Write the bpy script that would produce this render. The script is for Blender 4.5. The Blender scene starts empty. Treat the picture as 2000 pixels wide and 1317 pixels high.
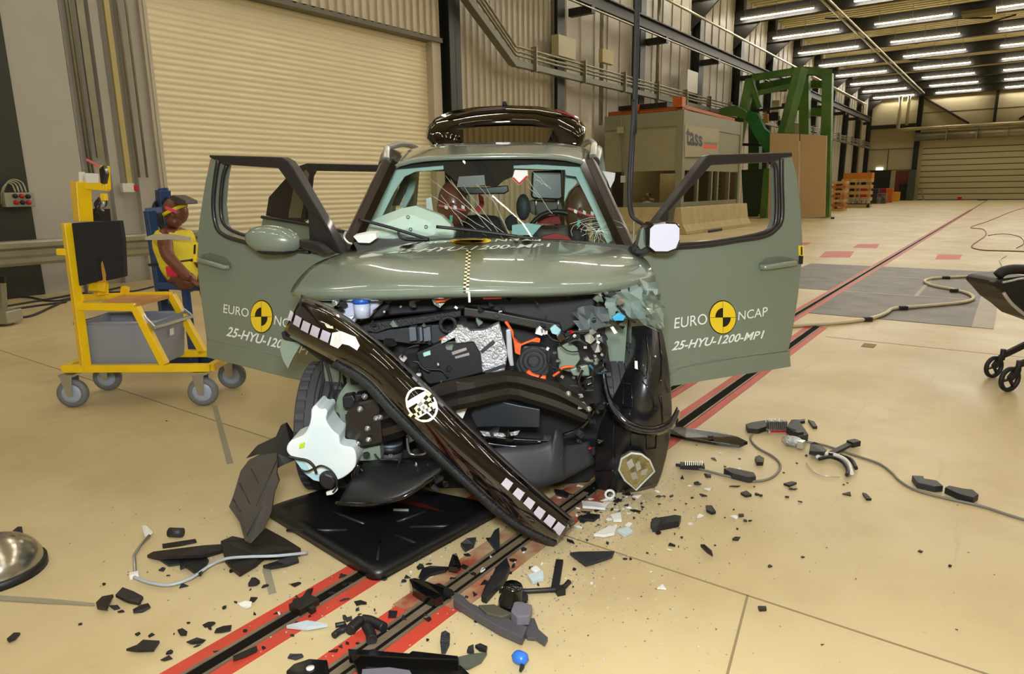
import bpy, bmesh, math, random
from mathutils import Vector, Matrix, noise
from mathutils.bvhtree import BVHTree
SC = bpy.context.scene
COL = SC.collection
R = math.radians

# ---------------------------------------------------------------- camera
F = 1326.0; CAMH = 1.4
PIT, ROL, YAW = R(12.18), R(0.86), R(36.1)
_cy, _sy = math.cos(YAW), math.sin(YAW); _cp, _sp = math.cos(PIT), math.sin(PIT); _cr, _sr = math.cos(ROL), math.sin(ROL)
FWD = Vector((-_sy*_cp, _cy*_cp, -_sp)); _rt = Vector((_cy, _sy, 0)); _dn = FWD.cross(_rt)
RGT = _cr*_rt + _sr*_dn; DWN = -_sr*_rt + _cr*_dn
cam = bpy.data.cameras.new('camera'); camo = bpy.data.objects.new('camera', cam); COL.objects.link(camo)
cam.sensor_fit = 'HORIZONTAL'; cam.sensor_width = 36.0; cam.lens = F*36.0/2000.0
cam.clip_start = 0.05; cam.clip_end = 300
camo.matrix_world = Matrix(((RGT.x, -DWN.x, -FWD.x, 0), (RGT.y, -DWN.y, -FWD.y, 0), (RGT.z, -DWN.z, -FWD.z, CAMH), (0, 0, 0, 1)))
SC.camera = camo
# ---------------------------------------------------------------- light and exposure
W = bpy.data.worlds.new('world'); SC.world = W; W.use_nodes = True
W.node_tree.nodes['Background'].inputs[0].default_value = (1, .93, .78, 1)
W.node_tree.nodes['Background'].inputs[1].default_value = 0.05
SC.view_settings.view_transform = 'Standard'; SC.view_settings.look = 'None'; SC.view_settings.gamma = 1.0
SC.view_settings.use_curve_mapping = False
SC.view_settings.exposure = 0.0
TUBE_STRENGTH = 94.0
FLASH_POWER = 120.0
fl = bpy.data.lights.new('camera_flash', 'AREA'); fl.shape = 'RECTANGLE'; fl.size = .5; fl.size_y = .3; fl.energy = FLASH_POWER; fl.color = (.93, .97, 1)
flo = bpy.data.objects.new('camera_flash', fl); COL.objects.link(flo); flo.location = (.05, -.1, 1.85)
flo.rotation_euler = (R(80), 0, YAW)

# ---------------------------------------------------------------- frames: K = (right, away, up) from the camera's ground point
def k2w(p): return Vector((_cy*p[0] - _sy*p[1], _sy*p[0] + _cy*p[1], p[2]))
def w2k(p): return Vector((_cy*p[0] + _sy*p[1], -_sy*p[0] + _cy*p[1], p[2]))
def ray(x, y): return FWD + (x-1000)/F*RGT + (y-658.5)/F*DWN
CO = Vector((0, 0, CAMH))
def G(x, y, z=0.0): r = ray(x, y); return CO + r*((z-CAMH)/r.z)
def WX(x, y, X): r = ray(x, y); return CO + r*(X/r.x)
def WY(x, y, Y): r = ray(x, y); return CO + r*(Y/r.y)
def P(x, y, v): r = ray(x, y); k = w2k(r); return CO + r*(v/k.y)      # world point seen at pixel, at distance v

# ---------------------------------------------------------------- materials
def lin(h):
    h = h.lstrip('#'); c = [int(h[i:i+2], 16)/255 for i in (0, 2, 4)]
    return tuple(((x/12.92) if x <= .04045 else ((x+.055)/1.055)**2.4) for x in c) + (1,)
MATS = {}
def mat(name, col, rough=.5, metal=0, var=0, vscale=4, bump=0, bscale=40, coat=0, col2=None, emit=0, alpha=1, spec=.5, trans=0):
    if name in MATS: return MATS[name]
    m = bpy.data.materials.new(name); m.use_nodes = True; nt = m.node_tree; b = nt.nodes['Principled BSDF']
    c = lin(col); b.inputs['Base Color'].default_value = c; b.inputs['Roughness'].default_value = rough
    b.inputs['Metallic'].default_value = metal; b.inputs['Coat Weight'].default_value = coat
    b.inputs['Specular IOR Level'].default_value = spec
    if coat: b.inputs['Coat Roughness'].default_value = .04
    if trans: b.inputs['Transmission Weight'].default_value = trans
    if emit: b.inputs['Emission Color'].default_value = c; b.inputs['Emission Strength'].default_value = emit
    if alpha < 1: b.inputs['Alpha'].default_value = alpha
    if var or col2 or bump:
        tc = nt.nodes.new('ShaderNodeTexCoord')
    if var or col2:
        n = nt.nodes.new('ShaderNodeTexNoise'); n.inputs['Scale'].default_value = vscale; n.inputs['Detail'].default_value = 6
        nt.links.new(tc.outputs['Object'], n.inputs['Vector'])
        mr = nt.nodes.new('ShaderNodeMapRange'); mr.inputs['From Min'].default_value = .35; mr.inputs['From Max'].default_value = .65
        nt.links.new(n.outputs['Fac'], mr.inputs['Value'])
        mx = nt.nodes.new('ShaderNodeMix'); mx.data_type = 'RGBA'
        c2 = lin(col2) if col2 else tuple(min(1, x*(1-var)) for x in c[:3]) + (1,)
        mx.inputs['A'].default_value = c; mx.inputs['B'].default_value = c2
        nt.links.new(mr.outputs['Result'], mx.inputs['Factor']); nt.links.new(mx.outputs['Result'], b.inputs['Base Color'])
    if bump:
        n2 = nt.nodes.new('ShaderNodeTexNoise'); n2.inputs['Scale'].default_value = bscale; n2.inputs['Detail'].default_value = 3
        nt.links.new(tc.outputs['Object'], n2.inputs['Vector'])
        bp = nt.nodes.new('ShaderNodeBump'); bp.inputs['Strength'].default_value = bump; bp.inputs['Distance'].default_value = .01
        nt.links.new(n2.outputs['Fac'], bp.inputs['Height']); nt.links.new(bp.outputs['Normal'], b.inputs['Normal'])
    MATS[name] = m; return m
def glassmat(name, tint, refl=.12, dirt=0.0):
    m = bpy.data.materials.new(name); m.use_nodes = True; nt = m.node_tree; nt.nodes.clear()
    o = nt.nodes.new('ShaderNodeOutputMaterial'); t = nt.nodes.new('ShaderNodeBsdfTransparent'); g = nt.nodes.new('ShaderNodeBsdfGlossy')
    fr = nt.nodes.new('ShaderNodeFresnel'); fr.inputs['IOR'].default_value = 1.33
    t.inputs[0].default_value = lin(tint); g.inputs['Roughness'].default_value = .02; g.inputs['Color'].default_value = (1, 1, 1, 1)
    mx = nt.nodes.new('ShaderNodeMixShader'); nt.links.new(fr.outputs[0], mx.inputs[0]); nt.links.new(t.outputs[0], mx.inputs[1]); nt.links.new(g.outputs[0], mx.inputs[2])
    nt.links.new(mx.outputs[0], o.inputs[0]); MATS[name] = m; return m

M_col = mat('dark_green_grey_steel_paint', '2f322c', .45)
M_beam = mat('black_roof_beam_paint', '24221c', .5)
M_wall = mat('beige_wall_sheet', 'c4bdac', .5, var=.08, vscale=.8)
M_wallfar = mat('beige_wall_panel', 'b5aa88', .6, var=.08, vscale=.6)
M_header = mat('ribbed_header_sheet', 'c6bda8', .5)
M_roller = mat('cream_roller_shutter', 'efe5c6', .32, var=.04, vscale=1)
M_greywall = mat('grey_wall_sheet', 'b3b0a9', .5, var=.08, vscale=.7)
M_panelgrey = mat('grey_sheet_panel', 'b2afa8', .5, var=.05, vscale=.9)
M_roof = mat('roof_decking', 'd8cb90', .7, var=.15, vscale=1.5)
M_secdoor = mat('pale_sectional_door', 'bfb791', .45, var=.05, vscale=.7)
M_duct = mat('silver_duct', 'a9a48e', .35, .8, var=.1)
M_pipe = mat('galvanised_pipe', '9a9782', .4, .5, var=.15, vscale=5)
M_tray = mat('cable_tray_grey', '77776a', .5, .3)
M_concrete = mat('cream_concrete', 'c6b68c', .8, var=.18, vscale=3, bump=.3)
M_booth = mat('booth_panel', '8f8f78', .5, var=.06)
M_boothlt = mat('booth_light_panel', '9f9c80', .5, var=.06)
M_orange = mat('orange_paint', 'c4621f', .5, var=.2)
M_greenst = mat('green_steel_paint', '3a6224', .5, col2='55782e', vscale=1.2)
M_green2 = mat('bright_green_steel_paint', '1f6a2c', .5, var=.2)
M_tan = mat('tan_board', 'c6aa80', .55, var=.04)
M_tube = mat('fluorescent_tube', 'fff7e6', .4, emit=TUBE_STRENGTH)
M_white = mat('white_plastic', 'dcdcd6', .4)
M_yellow = mat('yellow_paint', 'f2c80c', .35, var=.08, vscale=6, coat=.3)
M_blue = mat('blue_steel_paint', '24426e', .45, var=.15)
M_black = mat('matt_black_plastic', '17171a', .5)
M_blackg = mat('gloss_black_plastic', '0b0b0c', .12, coat=.6)
M_rubber = mat('rubber', '2a2a2a', .65)
M_tyre = mat('tyre_rubber', '3c3e42', .6, var=.15, vscale=9)
M_greywheel = mat('grey_caster_rubber', '6f7275', .5)
M_zinc = mat('zinc_plated_steel', 'b9bcc0', .3, .9)
M_galv = mat('galvanised_guard_rail', 'a6a596', .38, .7, var=.15, vscale=3)
M_paint = mat('sage_green_car_paint', '727e70', .28, coat=1, spec=.5)
M_paintin = mat('sage_green_body_metal', '7d8c7c', .4)
M_trim = mat('satin_black_door_frame', '242223', .35, coat=.2)
M_glass = glassmat('green_tinted_glass', 'ecf7f1')
M_clear = glassmat('clear_side_glass', 'e6eee6')
M_dark = glassmat('dark_tailgate_glass', '9a8f70')
M_silver = mat('silver_plastic', 'c9c9c6', .25, .6)
M_foil = mat('silver_foil_insulation', 'd2d4d6', .35, .55, bump=1, bscale=90, var=.35, vscale=30)
M_steelblk = mat('black_coated_steel', '1c1914', .42, coat=.15, var=.3, vscale=8)
M_textblk = mat('textured_black_plastic', '2e3034', .55, bump=1, bscale=120, var=.3, vscale=25)
M_slate = mat('slate_grey_plastic', '282c31', .5, var=.15)
M_oran2 = mat('high_voltage_orange', 'e2591c', .45)
M_red = mat('red_plastic', 'b4171a', .4)
M_brown = mat('brown_dummy_skin', '6e3c28', .4, var=.1)
M_brownhead = mat('brown_head_vinyl', '7a4436', .32, coat=.3)
M_yelfab = mat('yellow_suit_fabric', 'dcc72c', .8, bump=.3, bscale=60)
M_foam = mat('charcoal_foam_block', '1e1c1d', .9, bump=.6, bscale=80)
M_bin = mat('blue_grey_plastic_bin', '8b909c', .45, var=.05)
M_wood = mat('plywood', 'c08a4c', .6, col2='a8743c', vscale=7)
M_washer = mat('translucent_white_plastic', 'dfe8e8', .35, col2='cfe0e4', vscale=5)
M_airbag = mat('white_airbag_cloth', 'eef6ee', .8, bump=.2, bscale=50)
M_floor = None
# ---------------------------------------------------------------- mesh builder (world coordinates)
class MB:
    def __init__(s): s.v = []; s.f = []; s.sm = []
    def add(s, vs, fs, smooth=False):
        n = len(s.v); s.v += [Vector(a) for a in vs]; s.f += [[n+i for i in f] for f in fs]; s.sm += [smooth]*len(fs); return s
    def hexa(s, c):   # 8 corners: bottom 4 ccw, top 4 ccw
        return s.add(c, [(3, 2, 1, 0), (4, 5, 6, 7), (0, 1, 5, 4), (1, 2, 6, 5), (2, 3, 7, 6), (3, 0, 4, 7)])
    def box(s, a, b):
        (x0, y0, z0), (x1, y1, z1) = a, b
        return s.hexa([(x0, y0, z0), (x1, y0, z0), (x1, y1, z0), (x0, y1, z0), (x0, y0, z1), (x1, y0, z1), (x1, y1, z1), (x0, y1, z1)])
    def kbox(s, c, d, rz=0, rx=0, ry=0):   # box centred at c (world), size d in the K frame, rotated
        m = Matrix.Rotation(YAW+rz, 3, 'Z') @ Matrix.Rotation(ry, 3, 'Y') @ Matrix.Rotation(rx, 3, 'X')
        h = [x/2 for x in d]
        return s.hexa([Vector(c) + m @ Vector((x*h[0], y*h[1], z*h[2])) for z in (-1, 1) for x, y in ((-1, -1), (1, -1), (1, 1), (-1, 1))])
    def bar(s, a, b, w, h=None, up=(0, 0, 1)):   # rectangular bar between two points
        a = Vector(a); b = Vector(b); h = h or w; d = (b-a).normalized(); u = Vector(up)
        if abs(d.dot(u)) > .98: u = Vector((1, 0, 0))
        x = d.cross(u).normalized(); y = x.cross(d).normalized()
        q = [(-1, -1), (1, -1), (1, 1), (-1, 1)]
        return s.hexa([a + x*i*w/2 + y*j*h/2 for i, j in q] + [b + x*i*w/2 + y*j*h/2 for i, j in q])
    def tube(s, pts, r, n=10, closed=False, cap=True):
        pts = [Vector(p) for p in pts]; m = len(pts); rs = r if isinstance(r, (list, tuple)) else [r]*m
        base = len(s.v); prev = None
        for i, p in enumerate(pts):
            if closed: t = pts[(i+1) % m] - pts[i-1]
            else: t = pts[min(i+1, m-1)] - pts[max(i-1, 0)]
            t = t.normalized() if t.length > 1e-9 else Vector((0, 0, 1))
            if prev is None:
                u = Vector((0, 0, 1)) if abs(t.z) < .9 else Vector((1, 0, 0)); x = t.cross(u).normalized()
            else:
                x = (prev - t*prev.dot(t)); x = x.normalized() if x.length > 1e-6 else t.orthogonal().normalized()
            prev = x; y = t.cross(x)
            for k in range(n):
                a = 2*math.pi*k/n; s.v.append(p + (x*math.cos(a) + y*math.sin(a))*rs[i])
        for i in range(m if closed else m-1):
            j = (i+1) % m
            for k in range(n):
                l = (k+1) % n; s.f.append([base+i*n+k, base+i*n+l, base+j*n+l, base+j*n+k]); s.sm.append(True)
        if cap and not closed:
            s.f.append([base+k for k in range(n)][::-1]); s.sm.append(False)
            s.f.append([base+(m-1)*n+k for k in range(n)]); s.sm.append(False)
        return s
    def slab(s, front, off):       # polygon extruded by a vector (or list of vectors)
        front = [Vector(p) for p in front]; n = len(front)
        offs = off if isinstance(off, list) else [Vector(off)]*n
        bk = [p + Vector(o) for p, o in zip(front, offs)]
        return s.add(front + bk, [list(range(n)), list(range(2*n-1, n-1, -1))] + [[i, i+n, (i+1) % n+n, (i+1) % n] for i in range(n)])
    def ps(s, pts, v, th=.02):     # pixel polygon at distance v, extruded away from the camera
        q = [P(a[0], a[1], a[2] if len(a) > 2 else v) for a in pts]
        return s.slab(q, k2w((0, th, 0)))
    def grid(s, rows, smooth=True, closed=False):
        n = len(rows[0]); b = len(s.v)
        for r_ in rows: s.v += [Vector(p) for p in r_]
        for i in range(len(rows)-1):
            for j in range(n if closed else n-1):
                k = (j+1) % n; s.f.append([b+i*n+j, b+i*n+k, b+(i+1)*n+k, b+(i+1)*n+j]); s.sm.append(smooth)
        return s
    def lathe(s, prof, c, ax, n=24, closed=False):   # prof: (radius, along axis)
        ax = Vector(ax).normalized(); x = ax.orthogonal().normalized(); y = ax.cross(x); c = Vector(c)
        rows = [[c + ax*h + (x*math.cos(2*math.pi*k/n) + y*math.sin(2*math.pi*k/n))*max(r, 1e-4) for k in range(n)] for r, h in prof]
        if closed: rows.append(rows[0])
        return s.grid(rows, True, True)
    def ball(s, c, r, sc=(1, 1, 1), n=16, rot=None):
        c = Vector(c); rows = []
        for i in range(n//2+1):
            a = math.pi*i/(n//2); row = []
            for k in range(n):
                b = 2*math.pi*k/n; p = Vector((max(math.sin(a), 1e-3)*math.cos(b)*sc[0], max(math.sin(a), 1e-3)*math.sin(b)*sc[1], math.cos(a)*sc[2]))*r
                if rot: p = rot @ p
                row.append(c+p)
            rows.append(row)
        return s.grid(rows, True, True)
def prop(o, label=None, cat=None, group=None, kind=None):
    if label: o['label'] = label
    if cat: o['category'] = cat
    if group: o['group'] = group
    if kind: o['kind'] = kind
    return o
def thing(name, loc, label, cat, group=None):
    o = bpy.data.objects.new(name, None); o.empty_display_size = .05; COL.objects.link(o); o.location = loc
    return prop(o, label, cat, group)
def rootloc(o):
    l = Vector((0, 0, 0))
    while o: l += Vector(o.location); o = o.parent
    return l
def obj(name, mb, m, parent=None, label=None, cat=None, group=None, kind=None, bevel=0, sub=0, solid=0, weld=False, seg=2):
    if parent is None:
        xs = [p.x for p in mb.v]; ys = [p.y for p in mb.v]; zs = [p.z for p in mb.v]
        loc = Vector(((min(xs)+max(xs))/2, (min(ys)+max(ys))/2, min(zs))); rel = loc
    else: loc = Vector((0, 0, 0)); rel = rootloc(parent)
    me = bpy.data.meshes.new(name); me.from_pydata([tuple(p-rel) for p in mb.v], [], mb.f)
    me.polygons.foreach_set('use_smooth', mb.sm); me.materials.append(m)
    bm = bmesh.new(); bm.from_mesh(me)
    if weld: bmesh.ops.remove_doubles(bm, verts=bm.verts, dist=1e-5)
    bmesh.ops.recalc_face_normals(bm, faces=bm.faces); bm.to_mesh(me); bm.free()
    o = bpy.data.objects.new(name, me); COL.objects.link(o); o.location = loc; o.parent = parent
    if solid:
        d = o.modifiers.new('solid', 'SOLIDIFY'); d.thickness = solid; d.offset = 0
    if bevel:
        d = o.modifiers.new('bevel', 'BEVEL'); d.width = bevel; d.segments = seg; d.limit_method = 'ANGLE'; d.angle_limit = R(40)
    if sub:
        d = o.modifiers.new('sub', 'SUBSURF'); d.levels = sub; d.render_levels = sub
    return prop(o, label, cat, group, kind)
def dup(root, loc, label=None, group=None):
    r = root.copy(); COL.objects.link(r); r.location = loc
    if label: r['label'] = label
    if group: r['group'] = group
    for ch in list(root.children):
        c = ch.copy(); COL.objects.link(c); c.parent = r
        for g in ch.children:
            d = g.copy(); COL.objects.link(d); d.parent = c
    return r
def crom(pts, n=6):   # Catmull-Rom through points
    pts = [Vector(p) for p in pts]; out = []
    for i in range(len(pts)-1):
        a, b, c, d = pts[max(i-1, 0)], pts[i], pts[i+1], pts[min(i+2, len(pts)-1)]
        for k in range(n):
            t = k/n; out.append(.5*((2*b) + (c-a)*t + (2*a-5*b+4*c-d)*t*t + (3*b-a-3*c+d)*t**3))
    out.append(pts[-1]); return out
def pt(pts, v=None, n=6): return crom([P(a[0], a[1], a[2] if len(a) > 2 else v) for a in pts], n)   # pixel path
def gt(pts, z=.01, n=6): return crom([G(a[0], a[1], a[2] if len(a) > 2 else z) for a in pts], n)
def bvh(o):   # world-space tree of a finished object (with modifiers off)
    l = rootloc(o); me = o.data
    return BVHTree.FromPolygons([v.co + l for v in me.vertices], [list(p.vertices) for p in me.polygons])
def lerp(a, b, t): return a + (b-a)*t
def quadmap(q, s, t):   # q: px corners (bl, br, tr, tl) -> homography-free bilinear
    x = (q[0][0]*(1-s)+q[1][0]*s)*(1-t) + (q[3][0]*(1-s)+q[2][0]*s)*t
    y = (q[0][1]*(1-s)+q[1][1]*s)*(1-t) + (q[3][1]*(1-s)+q[2][1]*s)*t
    return x, y
def textmesh(txt, shear=0, fat=0):
    cu = bpy.data.curves.new('txt', 'FONT'); cu.body = txt; cu.size = 1; cu.shear = shear; cu.offset = fat; cu.resolution_u = 3; cu.fill_mode = 'FRONT'
    o = bpy.data.objects.new('txt', cu); COL.objects.link(o)
    dg = bpy.context.evaluated_depsgraph_get(); me = bpy.data.meshes.new_from_object(o.evaluated_get(dg))
    vs = [v.co.copy() for v in me.vertices]; fs = [list(p.vertices) for p in me.polygons]
    bpy.data.objects.remove(o); bpy.data.curves.remove(cu); bpy.data.meshes.remove(me)
    x0 = min(v.x for v in vs); x1 = max(v.x for v in vs); y0 = min(v.y for v in vs); y1 = max(v.y for v in vs)
    return [((v.x-x0)/(x1-x0), (v.y-y0)/(y1-y0)) for v in vs], fs
def decal(name, sts, fs, q, surf, m, parent, lift=.003, label=None):   # 2D shape in [0,1]^2 laid on a surface
    mb = MB(); vs = []
    for s, t in sts:
        x, y = quadmap(q, s, t); vs.append(surf(x, y, lift))
    mb.add(vs, fs); return obj(name, mb, m, parent, label)
def hitter(o, dv=3.0):
    tr = bvh(o)
    def f(x, y, lift):
        r = ray(x, y).normalized(); h = tr.ray_cast(CO, r)
        if h[0] is None: return P(x, y, dv)
        nn = h[1] if h[1].dot(r) < 0 else -h[1]
        return h[0] + nn*lift
    return f
def shape(pts): return pts, [list(range(len(pts)))]
def unitsq(n=5):
    v = [(i/n, j/n) for j in range(n+1) for i in range(n+1)]
    return v, [(j*(n+1)+i, j*(n+1)+i+1, (j+1)*(n+1)+i+1, (j+1)*(n+1)+i) for j in range(n) for i in range(n)]
def disc(cx, cy, rx, ry, n=40, a0=0, a1=360, inner=0):
    k = [R(a0 + (a1-a0)*i/n) for i in range(n+1)]
    if inner:
        o_ = [(cx+rx*math.cos(a), cy+ry*math.sin(a)) for a in k]; i_ = [(cx+rx*inner*math.cos(a), cy+ry*inner*math.sin(a)) for a in k]
        return o_+i_, [[j, j+1, n+1+j+1, n+1+j] for j in range(n)]
    o_ = [(cx, cy)] + [(cx+rx*math.cos(a), cy+ry*math.sin(a)) for a in k]
    return o_, [[0, j+1, j+2] for j in range(n)]
rnd = random.Random(7)
# ================================================================ SETTING
XW, YF = -11.9, 73.0      # left wall plane, far wall plane
# floor with joints, scuffs and tape
def floor_mat():
    m = bpy.data.materials.new('worn_cream_floor_coating'); m.use_nodes = True; nt = m.node_tree; b = nt.nodes['Principled BSDF']; N = nt.nodes; L = nt.links
    tc = N.new('ShaderNodeTexCoord')
    def noise_(sc, det=5, vec=None, rough=.6):
        n = N.new('ShaderNodeTexNoise'); n.inputs['Scale'].default_value = sc; n.inputs['Detail'].default_value = det; n.inputs['Roughness'].default_value = rough
        L.new(vec or tc.outputs['Object'], n.inputs['Vector']); return n.outputs['Fac']
    def mr(v, a, b_, c=0, d=1):
        n = N.new('ShaderNodeMapRange'); L.new(v, n.inputs['Value'])
        for k, x in zip(('From Min', 'From Max', 'To Min', 'To Max'), (a, b_, c, d)): n.inputs[k].default_value = x
        return n.outputs['Result']
    def mix(f, a, c):
        n = N.new('ShaderNodeMix'); n.data_type = 'RGBA'; L.new(f, n.inputs['Factor'])
        if isinstance(a, tuple): n.inputs['A'].default_value = a
        else: L.new(a, n.inputs['A'])
        n.inputs['B'].default_value = c; return n.outputs['Result']
    c = mix(mr(noise_(.45), .4, .65), lin('cbb98f'), lin('bba87c'))
    c = mix(mr(noise_(2.2, 8), .5, .72, 0, .6), c, lin('b09b72'))
    mp = N.new('ShaderNodeMapping'); mp.inputs['Scale'].default_value = (9, .7, 1); mp.inputs['Rotation'].default_value = (0, 0, R(-18)); L.new(tc.outputs['Object'], mp.inputs['Vector'])
    c = mix(mr(noise_(1.2, 6, mp.outputs['Vector'], .7), .62, .78, 0, .5), c, lin('8d8068'))
    c = mix(mr(noise_(38, 2), .7, .8, 0, .45), c, lin('9c8a66'))
    L.new(c, b.inputs['Base Color'])
    L.new(mr(noise_(1.5), .3, .7, .32, .55), b.inputs['Roughness']); b.inputs['Specular IOR Level'].default_value = .45
    return m
M_floor = floor_mat()
obj('floor', MB().box((-12.3, -9, -.2), (14, YF+.3, 0)), M_floor, kind='structure')
M_joint = mat('dark_floor_joint', '8a7a58', .8)
def gline(a, b, w, z0=.0, z1=.0015):
    a = Vector(a); b = Vector(b); d = (b-a).normalized(); n = Vector((-d.y, d.x, 0))*w/2
    return [Vector((p.x, p.y, z)) for z in (z0, z1) for p in (a-n, b-n, b+n, a+n)]
mb = MB()
for a, b in (((-12, 2.2), (13, 2.2)), ((-1.3, 6.83), (13, 6.85)), ((-12, 6.83), (-2.0, 6.83)), ((-12, 20), (13, 20)), ((-.6, 2.2), (.3, -3))):
    mb.hexa(gline((*a, 0), (*b, 0), .008))
obj('trim_1', mb, M_joint, kind='structure')
# crash rails: black slot, steel edges, red painted borders
M_redp = mat('worn_red_floor_paint', 'c2402e', .5, col2='b3402f', vscale=5)
M_rust = mat('scraped_red_and_rust', '8c3a26', .7, col2='a58f6c', vscale=9)
M_slot = mat('rail_slot_black', '14100c', .9, spec=.1)
M_railst = mat('rail_steel', '8d7f68', .4, .4, var=.3, vscale=6)
def rail(name, X, y0, y1, red0, red1, w=.022):
    r = thing(name, (X, y0, 0), 'red edged crash rail slot ' + ('running through the whole hall to the far door' if y1 > 20 else 'ending at the dark floor plates'), 'floor rail')
    obj('slot', MB().box((X-w, y0, .0), (X+w, y1, .004)), M_slot, r)
    obj('edge_strip', MB().box((X-w-.012, y0, 0), (X-w, y1, .007)).box((X+w, y0, 0), (X+w+.012, y1, .007)), M_railst, r)
    obj('red_border', MB().box((X-w-.068, red0, 0), (X-w-.012, red1, .0025)).box((X+w+.012, red0, 0), (X+w+.066, red1, .0025)), M_redp, r)
    return r
ra = rail('floor_rail', -1.82, -.4, 72.5, -.4, 45)
rb = rail('floor_rail', -1.475, -.4, 7.3, -.4, 7.3, .03)
obj('inner_rail', MB().box((-1.49, -.4, .003), (-1.462, 2.6, .006)), M_railst, rb)
obj('scraped_section', MB().box((-1.585, 1.45, .001), (-1.517, 2.9, .0045)).box((-1.433, 1.55, .001), (-1.365, 2.9, .0045)), M_rust, rb)
obj('connector', MB().box((-1.85, 1.22, .004), (-1.79, 1.3, .03)).box((-1.87, 1.25, .004), (-1.77, 1.27, .024)), M_steelblk, ra)
# dark floor plates
M_plate = mat('dark_steel_floor_plate', '655c56', .5, .1, col2='48403d', vscale=3)
M_plate2 = mat('greyish_floor_plate', 'a09482', .5, var=.1)
mb = MB()
for a, b in (((-1.73, 8.05), (-.2, 9.95)), ((-1.73, 10.0), (-.2, 11.9)), ((-1.73, 11.95), (-.2, 13.4)), ((-2.9, 10), (-1.92, 13.4))): mb.box((a[0], a[1], 0), (b[0], b[1], .004))
obj('trim_2', mb, M_plate, kind='structure')
obj('trim_3', MB().box((-.2, 8.05, 0), (-.02, 13.6, .005)).box((-1.73, 9.95, 0), (-.2, 10.0, .006)).box((-1.73, 11.9, 0), (-.2, 11.95, .006)).box((-.9, 10, 0), (-.85, 11.9, .006)), M_plate2, kind='structure')
for i, c in enumerate([[(1600, 503), (1660, 503), (1668, 491), (1612, 491)], [(1665, 484), (1712, 485), (1718, 477), (1676, 477)], [(1826, 507), (1875, 507), (1879, 498), (1832, 497)], [(1566, 478), (1575, 479), (1586, 474), (1566, 474)]]):
    q = [G(*p) for p in c]; X0 = min(p.x for p in q); X1 = max(p.x for p in q)
    obj('trim_%d' % (4+i), MB().slab([G(*p, .001) for p in c], (0, 0, .0015)), M_redp, kind='structure')
# tape strips on the floor
M_tape = mat('grey_floor_tape', '8f8a72', .6)
for i, c in enumerate([[(414, 792), (424, 792), (456, 905), (443, 907)], [(512, 1112), (527, 1108), (540, 1158), (525, 1162)]]):
    obj('tape_strip', MB().slab([G(*p, .001) for p in c], (0, 0, .0015)), M_tape, label=['grey tape strip on floor behind the yellow cart wheel side', 'short grey tape strip on floor left of red rail'][i], cat='tape')
obj('floor_strip', MB().slab([G(*p, .002) for p in [(0, 1165), (90, 1171), (185, 1180), (185, 1184), (100, 1180), (0, 1174)]], (0, 0, .004)), M_tape, label='long flat grey strip on floor at left below silver dish', cat='strip')

# ---- left wall: ribbed sheeting
def ribbed(x, y0, y1, z0, z1, pitch=.3, d=.05, rib=.4):
    mb = MB(); ys = []; y = y0
    while y < y1:
        a = pitch*rib
        for yy, dd in ((y, 0), (y+pitch-a-.02, 0), (y+pitch-a, d), (y+pitch-.02, d)):
            if yy <= y1: ys.append((yy, dd))
        y += pitch
    ys.append((y1, 0)); lo = [(x+dd, yy, z0) for yy, dd in ys]; hi = [(x+dd, yy, z1) for yy, dd in ys]
    mb.grid([lo, hi], smooth=False); 
    mb.add([(x-.1, y0, z0), (x-.1, y1, z0), (x-.1, y1, z1), (x-.1, y0, z1)], [(0, 1, 2, 3)])
    return mb
DY0, DY1, DZ = 6.2, 12.95, 4.93
obj('wall_left', ribbed(XW, 13.2, YF, 0, 10.6, .9, .04, .12), M_wall, kind='structure')
obj('wall_left_near', ribbed(XW+.05, 4.6, DY0, 0, 10.6, .42, .09, .35), M_greywall, kind='structure')
obj('wall_left_rear', MB().box((XW-.2, -9, 0), (XW, 4.7, 10.6)), M_greywall, kind='structure')
obj('wall_left_upper', ribbed(XW+.25, DY0, 13.2, DZ+.06, 10.6, .22, .05, .5), M_header, kind='structure')
obj('wall_left_middle', ribbed(XW+.12, 13.9, 18.9, 0, 10.6, .26, .05, .45), M_wall, kind='structure')
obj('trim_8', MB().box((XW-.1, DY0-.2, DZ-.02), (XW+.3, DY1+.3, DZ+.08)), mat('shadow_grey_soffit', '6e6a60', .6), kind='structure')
obj('trim_9', MB().box((XW-.1, DY1, 0), (XW+.22, 13.25, DZ)).box((XW-.1, DY0-.12, 0), (XW+.12, DY0, DZ)), M_wall, kind='structure')
# roller shutter slats
mb = MB(); prof = []; z = 0.0; pitch = .105
while z < DZ:
    for k in range(5):
        a = k/5; prof.append((XW + .004 + .022*math.sin(math.pi*min(1, a/.92)), z + pitch*a))
    z += pitch
mb.grid([[(x, DY0, zz) for x, zz in prof], [(x, DY1, zz) for x, zz in prof]], smooth=True)
mb.box((XW-.08, DY0, 0), (XW-.02, DY1, DZ))
obj('door_1', mb, M_roller, kind='structure')
# plain panel beside dark column, conduits
obj('trim_10', MB().box((XW+.3, 3.98, .0), (XW+.42, 4.75, 6.6)), M_panelgrey, kind='structure')
mb = MB()
for y in (4.95, 5.0, 5.7, 5.83): mb.tube([(XW+.2, y, 1.7), (XW+.2, y, 9)], .02, 8)
mb.box((XW+.15, 5.1, 2.0), (XW+.2, 5.2, 9))
obj('wall_conduit', mb, M_pipe, label='bundle of vertical conduits on ribbed wall left of roller shutter', cat='conduit')
mb = MB()
obj('wall_conduit', MB().box((XW+.14, 5.5, 1.6), (XW+.2, 5.58, 9)), mat('cream_conduit', 'b9ab72', .5), label='cream vertical cable duct on ribbed wall left of shutter', cat='conduit')
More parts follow.
